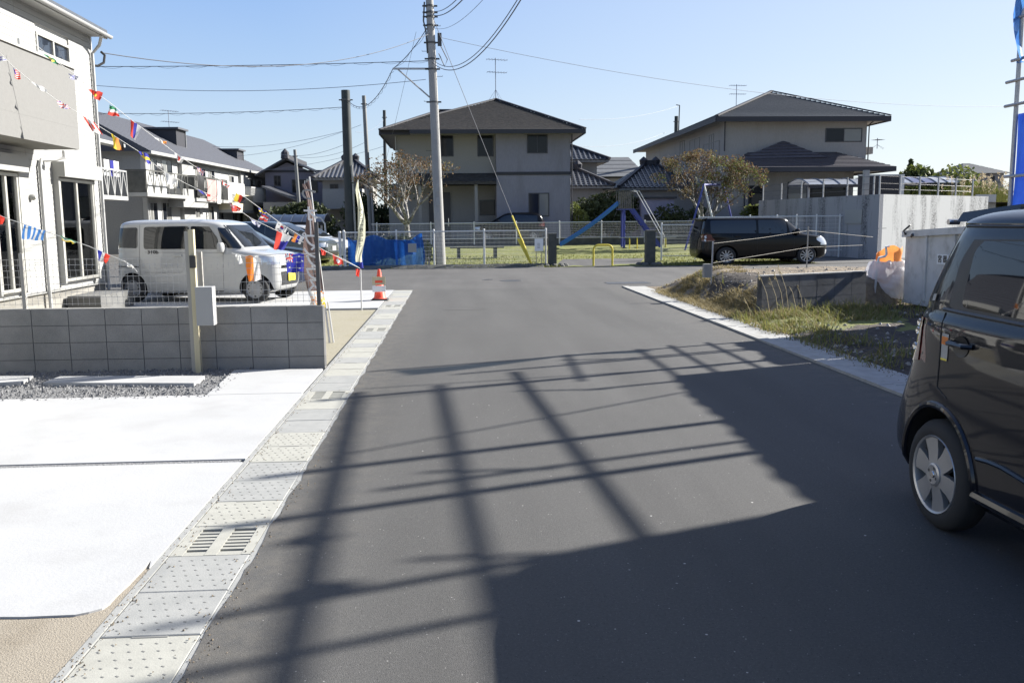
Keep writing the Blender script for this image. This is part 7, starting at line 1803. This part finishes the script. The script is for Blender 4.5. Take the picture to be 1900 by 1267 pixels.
mb = MB(); rr = random.Random(2); mb.grid(20, 12, lambda u, v: bpt(u, 540 + v * 30), lambda u, v: (4 if u < .55 and v > .3 and rr.random() < .6 else (6 if rr.random() < .15 else 0))); mb.build('printed_foot', FM, bn)
ctr = None
for ch, y in (('つ', 362), ('オ', 399), ('｜', 426), ('プ', 448), ('ン', 469), ('ノ', 487), ('ウ', 508), ('ス', 530)):
    p = bpt(.5, y, -.055); put_text(ch, .215, bn, p, (1, 0, -.02), (0, 0, 1), m='paper' if y > 380 else 'gwhite', mirror=True, ext=.0015)
for k in range(3): a = bpt(.15 + .3 * k, 336); mb = MB(); mb.tube([a, a + Vector((.01, 0, .05))], .006, 4); mb.build('loop', 'flagw', bn)
# cream banner
b0 = gp(671, 573); Yw = b0.y; wn = thing('cream_banner', 'narrow cream banner furled on a white pole beside the blue mesh sheet', 'banner', (b0.x, Yw, 0))
mb = MB(); mb.tube([b0 - Vector((0, 0, .1)), aY(664, 334, Yw)], [.014, .009], 8); mb.build('pole', 'fwhite', wn, smooth=True)
LC = [(336, 663, 663), (352, 659, 666), (368, 662, 670), (385, 664, 674), (410, 664, 678), (440, 664, 678), (460, 661, 674), (475, 659, 671), (486, 660, 672)]
def cpt(u, v):
    y = 336 + v * 150
    for a, b in zip(LC, LC[1:]):
        if y <= b[0] + .01: t_ = (y - a[0]) / (b[0] - a[0]); l = a[1] + (b[1] - a[1]) * t_; r_ = a[2] + (b[2] - a[2]) * t_; break
    return aY(l + (r_ - l) * u, y, Yw - .02 + .05 * math.sin(u * 5 + v * 8))
mb = MB(); mb.grid(8, 44, cpt); mb.build('cloth', 'flagc', wn, smooth=True, sharp=80)
for k, ch in enumerate('らくこ一丹にはこ'):
    p = cpt(.55, .36 + k * .062); put_text(ch, .072, wn, p + Vector((0, -.09, 0)), (1, 0, 0), (0, 0, 1), m='black', mirror=True, ext=.0006)
mb = MB(); mb.tube([aY(669, 487, Yw), aY(671, 498, Yw)], .035, 7); mb.build('tied_end', 'flagb', wn, smooth=True)
# ================================================================ BUNTING
def disc(u, v, c=(.5, .5), r=.28): return (u - c[0]) ** 2 + ((v - c[1]) * .7) ** 2 < r * r * .6
def p_uk(u, v):
    if abs(u - .5) < .07 or abs(v - .5) < .1: return 1
    if abs(u - .5) < .13 or abs(v - .5) < .18: return 0
    if abs(abs(u - .5) - abs(v - .5)) < .05: return 1
    if abs(abs(u - .5) - abs(v - .5)) < .11: return 0
    return 2
def st3(a, b, c, ax='u'):
    return lambda u, v: (a, b, c)[min(2, int((u if ax == 'u' else v) * 3))]
def p_usa(u, v): return 2 if (u < .4 and v < .5) else (1 if int(v * 9) % 2 == 0 else 0)
def p_can(u, v): return 1 if (u < .22 or u > .78 or (abs(u - .5) < .16 and abs(v - .5) < .22 and (abs(u - .5) + abs(v - .5) * .6 < .2))) else 0
def p_jp(u, v): return 1 if disc(u, v) else 0
def p_vn(u, v): return 4 if (abs(u - .5) * 1.4 + abs(v - .5) < .22) else 1
def p_se(u, v): return 4 if (abs(u - .38) < .09 or abs(v - .5) < .13) else 2
def p_gr(u, v): return 3 if int(u * 9) % 2 == 0 else 0
def p_kr(u, v): return (1 if v < .5 else 2) if disc(u, v, r=.22) else (7 if (abs(u - .2) < .06 or abs(u - .8) < .06) and abs(abs(v - .5) - .28) < .1 else 0)
def p_ph(u, v):
    if u < .42 - .1 * abs(v - .5): return 1
    return 0 if v < .5 - (u - .42) * .3 else 2
def p_ch(u, v): return 0 if (abs(u - .5) < .08 and abs(v - .5) < .28) or (abs(v - .5) < .12 and abs(u - .5) < .2) else 1
def p_au(u, v):
    if u < .42 and v < .45: return p_uk(u / .42, v / .45)
    for c in ((.75, .2), (.75, .82), (.62, .48), (.9, .42), (.22, .75)):
        if (u - c[0]) ** 2 + (v - c[1]) ** 2 < .0022: return 0
    return 2
def p_ens(u, v): return p_uk(u / .4, v / .5) if u < .4 and v < .5 else 1
W0 = lambda u, v: 0
def p_br(u, v): return 2 if disc(u, v, r=.15) else (4 if abs(u - .5) + abs(v - .5) < .4 else 5)
def p_isr(u, v): return 2 if abs(abs(v - .5) - .33) < .08 or (abs(u - .5) + abs(v - .5) < .18) else 0
def p_ie(u, v): return 6 if u < .55 else 0
strings = [
 ('upper string of flags running down from the new house roof level to the cream banner', 13.6, 16.4,
  [(60, 78), (100, 112), (145, 142), (170, 167), (205, 192), (245, 224), (285, 254), (325, 284), (360, 308), (410, 335), (450, 363), (490, 392), (520, 414), (560, 440), (600, 464), (640, 484), (668, 498)],
  [((80, 100), (104, 112), (106, 122), (92, 110), p_br, 'crumpled green and yellow flag'), ((126, 137), (145, 142), (144, 149), (130, 147), p_isr, 'crumpled white and blue flag'),
   ((164, 166), (191, 172), (183, 188), (174, 180), p_vn, 'red flag with a yellow star'), ((203, 195), (214, 200), (224, 217), (201, 214), st3(5, 0, 1, 'v'), 'green white and red flag'),
   ((242, 222), (262, 236), (252, 261), (243, 253), st3(1, 2, 0), 'red blue and white flag'), ((285, 254), (310, 264), (308, 268), (296, 262), st3(0, 0, 6), 'narrow white flag with orange end'),
   ((324, 283), (343, 295), (334, 304), (328, 297), p_jp, 'white flag with a red disc'), ((363, 308), (380, 318), (377, 326), (368, 318), p_uk, 'crumpled red white and blue cross flag'),
   ((411, 335), (427, 345), (423, 349), (414, 343), p_can, 'small red and white flag'), ((438, 358), (457, 368), (451, 379), (434, 373), st3(4, 1, 7), 'yellow red and black flag'),
   ((479, 385), (495, 393), (492, 400), (483, 396), p_se, 'small blue and yellow flag'), ((486, 397), (499, 404), (496, 412), (482, 407), st3(1, 0, 1, 'v'), 'small red and white flag near the carport'),
   ((515, 411), (534, 422), (530, 433), (511, 426), p_kr, 'white flag with a small red and blue disc'), ((547, 433), (563, 443), (558, 453), (541, 448), st3(6, 2, 0), 'orange blue and white flag'),
   ((594, 461), (605, 467), (603, 474), (597, 473), lambda u, v: 1, 'small red flag behind the banner pole')]),
 ('middle string of flags sagging across the balcony of the new house towards the cream banner', 12.7, 16.5,
  [(0, 98), (22, 122), (60, 153), (105, 186), (155, 216), (205, 248), (255, 280), (300, 316), (345, 341), (375, 355), (425, 377), (465, 405), (513, 428), (545, 441), (580, 458), (617, 472), (640, 482), (668, 498)],
  [((-12, 98), (4, 106), (13, 113), (-8, 114), p_isr, 'blue and white flag at the left edge'), ((23, 126), (36, 135), (41, 147), (30, 147), p_usa, 'crumpled striped red and white flag'),
   ((58, 152), (86, 165), (86, 172), (73, 166), W0, 'plain white crumpled flag'), ((106, 186), (126, 196), (129, 203), (112, 200), p_uk, 'dark crumpled cross flag on the balcony'),
   ((154, 216), (176, 228), (191, 251), (170, 243), p_can, 'white flag with red ends and red leaf'), ((206, 248), (228, 264), (231, 281), (211, 276), st3(4, 6, 7), 'yellow orange and black flag'),
   ((257, 281), (275, 286), (280, 306), (270, 302), p_se, 'blue flag with a yellow cross'), ((304, 318), (330, 334), (322, 343), (309, 340), W0, 'white flag hanging before the dark balcony'),
   ((366, 351), (391, 362), (390, 366), (376, 360), st3(2, 0, 1), 'narrow blue white and red flag'), ((425, 377), (448, 386), (446, 391), (432, 393), p_ens, 'red flag with a cross corner'),
   ((462, 404), (484, 416), (482, 422), (470, 415), p_isr, 'crumpled white and blue flag above the van'), ((514, 428), (541, 440), (527, 464), (508, 463), p_ph, 'large red white and blue flag before the dark car'),
   ((617, 471), (636, 482), (637, 491), (620, 491), p_ch, 'red flag with a white cross'), ((660, 498), (668, 501), (666, 514), (661, 512), lambda u, v: 1, 'small red pennant at the end by the cream banner')]),
 ('lowest string of flags from the left patio door along the wire mesh fence', 11.6, 10.9,
  [(-20, 392), (20, 408), (45, 416), (85, 430), (110, 438), (165, 457), (190, 468), (215, 478), (245, 492), (255, 505)],
  [((-14, 396), (8, 403), (7, 416), (-10, 418), lambda u, v: 1, 'red flag at the left patio door'), ((45, 416), (85, 429), (79, 447), (40, 443), p_gr, 'light blue and white striped flag'),
   ((111, 438), (142, 448), (138, 452), (116, 446), st3(5, 0, 4, 'v'), 'crumpled pale green flag'), ((181, 464), (204, 474), (196, 489), (181, 482), st3(2, 0, 1), 'blue white and red flag left of the van'),
   ((226, 482), (247, 493), (245, 500), (236, 490), W0, 'tangled white flag in front of the van')]),
 ('short level string of flags tied to the dark fence post before the van', 10.35, 10.2,
  [(430, 470), (455, 475), (480, 474), (530, 471), (565, 471), (592, 470)],
  [((437, 472), (447, 474), (450, 491), (440, 485), W0, 'crumpled white flag before the van door'), ((455, 475), (480, 475), (484, 520), (460, 522), p_ie, 'orange and white flag over the front wheel of the van'),
   ((529, 471), (564, 471), (563, 504), (532, 507), p_au, 'blue flag with white stars')]),
]
for i, (lb, ya_, yb2, path, flags) in enumerate(strings):
    xa, xb = path[0][0], path[-1][0]; dep = lambda x: ya_ + (yb2 - ya_) * max(-.1, min(1, (x - xa) / (xb - xa)))
    P = [aY(x, y, dep(x)) for x, y in path]
    t = thing('bunting', lb, 'bunting', P[0], 0, 'strings of small national flags')
    mb = MB(); mb.tube(P, .0045, 4); mb.build('string', 'flagw', t)
    for j, (a, b, c, d, pf, fl) in enumerate(flags):
        A, B, C_, D = [aY(q[0], q[1], dep(q[0]) - .02) for q in (a, b, c, d)]; rr = random.Random(i * 50 + j); ph = rr.uniform(0, 6); am = rr.uniform(.015, .04)
        mb = MB(); mb.grid(20, 14, lambda u, v: A.lerp(B, u).lerp(D.lerp(C_, u), v) + Vector((0, am * math.sin(u * 7 + v * 3 + ph) * (.3 + v), .006 * math.sin(u * 11 + ph))), pf)
        mb.build('flag', FM, t, smooth=True, sharp=80, label=fl)
# ================================================================ OTHER POLES
def pole2(px_b, py_b, px_t, py_t, Y, rb, rt, label, m):
    b = aY(px_b, py_b, Y); tt = aY(px_t, py_t, Y); d = tt - b; p0 = b + d * (-b.z / d.z); t = thing('utility_pole', label, 'utility pole', p0)
    mb = MB(); mb.tube([p0.lerp(tt, k / 5) for k in range(6)], [rb + (rt - rb) * k / 5 for k in range(6)], 16); mb.build('shaft', m, t, smooth=True)
    mb = MB(); mb.lathe([(tt.z - .5, rt * 1.12), (tt.z - .42, rt * 1.12)], 12, 'z', (tt.x, tt.y, 0)); mb.box(tt.x - rt * 1.6, tt.x + rt * 1.6, tt.y - .04, tt.y + .04, tt.z - .48, tt.z - .43); mb.build('pole_band', 'dsteel', t)
    return t, p0, tt
bp, bp0, bp1 = pole2(650, 420, 641, 168, 45, .25, .21, 'thick dark green utility pole, tallest of the three left of the grey house', 'poleD')
mb = MB(); q = aY(655, 300, 44.8); mb.tube([(q.x + .02, 44.8, 0), (q.x - .06, 44.8, 4.4)], .05, 8); tag(mb.build('pipe_pole', 'poleC', smooth=True), 'slim pale pipe standing against the thick dark green pole', 'pole')
pole2(688, 420, 675, 178, 52, .14, .11, 'dark grey utility pole in the middle of the three left of the grey house', 'poleG')
mb = MB(); q = aY(689, 380, 51.7); mb.tube([(q.x + .12, 51.7, 0), (q.x + .05, 51.7, 3.6)], .06, 8); tag(mb.build('pipe_pole', 'poleC', smooth=True), 'slim pale pipe standing against the dark grey pole', 'pole')
pole2(716, 400, 713, 205, 60, .12, .10, 'thin dark pole rising behind the left eave of the grey house', 'poleD')
pole2(556, 395, 547, 278, 64, .13, .11, 'thin grey pole in front of the gabled house', 'poleG')
t, p0, p1 = pole2(1253, 320, 1255, 216, 78, .19, .16, 'dark pole behind the cream house', 'poleD')
mb = MB(); a = aY(1259, 250, 78); b = aY(1261, 196, 78); mb.tube([a, b], .05, 5); mb.tube([b, b + Vector((-.3, 0, .05))], .04, 5); mb.build('top_bracket', 'dsteel', t)
# ================================================================ CABLES
def cable(label, A, B, sag, r=.012, spiral=0, m='wire', n=24, twin=0, name='overhead_cable'):
    r *= .62; spiral *= .8
    A, B = Vector(A), Vector(B); P = [A.lerp(B, k / n) - Vector((0, 0, 4 * sag * (k / n) * (1 - k / n))) for k in range(n + 1)]
    mb = MB(); mb.tube(P, r, 5)
    d = (B - A).normalized(); s_ = d.cross(Vector((0, 0, 1))).normalized(); up = s_.cross(d)
    if twin: mb.tube([p + up * twin for p in P], r * .8, 5)
    if spiral:
        L = (B - A).length; N = int(L / .12); Q = []
        for k in range(N + 1):
            u = k / N; p = A.lerp(B, u) - Vector((0, 0, 4 * sag * u * (1 - u))); a = k * 6.283 / 8; rr_ = spiral; Q.append(p + up * (rr_ * math.cos(a) - rr_ * .9) + s_ * rr_ * math.sin(a))
        mb.tube(Q, r * .45, 3, False)
    return tag(mb.build(name, m), label, 'cable')
cable('service cable sagging from the new white house corner to the concrete pole', (HX + .12, HY1 + .22, 5.0), onp(zof(797, 62)), .62, .016)
cable('twisted cable bundle running level from the concrete pole to the left', onp(zof(797, 113)) , aY(-260, 118, 33), .15, .020, .045)
cable('twisted cable bundle from the thick dark pole to the left', aY(640, 199, 45), aY(-150, 196, 46), .35, .022, .06)
cable('twin heavy cables rising from the concrete pole over the lane to the right', onp(zof(812, 116)), aY(1020, -95, 15), .9, .020, 0, twin=.10)
cable('twisted cable from the thick dark pole up to the bracket of the concrete pole', aY(647, 188, 45), aY(729, 128, PY), .7, .022, .06)
cable('cable from the pole bracket up to the shaft of the concrete pole', aY(729, 128, PY), aY(796, 46, PY), .15, .022, .05)
cable('cable leaving the top of the concrete pole over the lane', onp(zof(800, 26)), aY(905, -60, 14), .3, .020, twin=.12)
cable('thin cable leaving the top of the concrete pole over the lane', onp(zof(800, 50)), aY(960, -80, 13), .4, .008)
cable('long thin cable stretching to the right past both large houses', onp(zof(815, 70)) + Vector((.3, 0, 0)), aY(2050, 190, 44), 1.0, .014, m='wireL')
cable('thin cable from the grey house side to the pole behind the cream house', aY(1075, 222, 60), aY(1258, 197, 78), .35, .02, m='wireL')
cable('thin cable sloping behind the grey roofed building', aY(1078, 272, 62), aY(1235, 246, 78), .4, .02, m='wireL')
cable('thin stay dropping from the pole bracket to the lower left', aY(772, 60, PY), aY(708, 330, 50), .1, .010)
for i, (x0, y0, x1, y1, Y0, Y1_) in enumerate(((395, 272, 640, 243, 60, 45), (440, 290, 670, 232, 64, 52), (455, 318, 712, 272, 66, 60), (520, 286, 640, 268, 64, 45), (660, 245, 712, 222, 52, 60), (556, 292, 676, 265, 64, 52), (165, 158, 790, 148, 36, PY))):
    cable(['thin cable from the apartments to the thick dark pole', 'thin cable from the apartment dormers to the middle pole', 'low thin cable crossing above the gabled house', 'short cable from the thin grey pole to the thick dark pole', 'short cable between the two dark poles by the grey house', 'slack cable from the thin grey pole to the middle pole', 'faint thin cable running level left of the concrete pole'][i], aY(x0, y0, Y0), aY(x1, y1, Y1_), .3, .016, m='wireL')
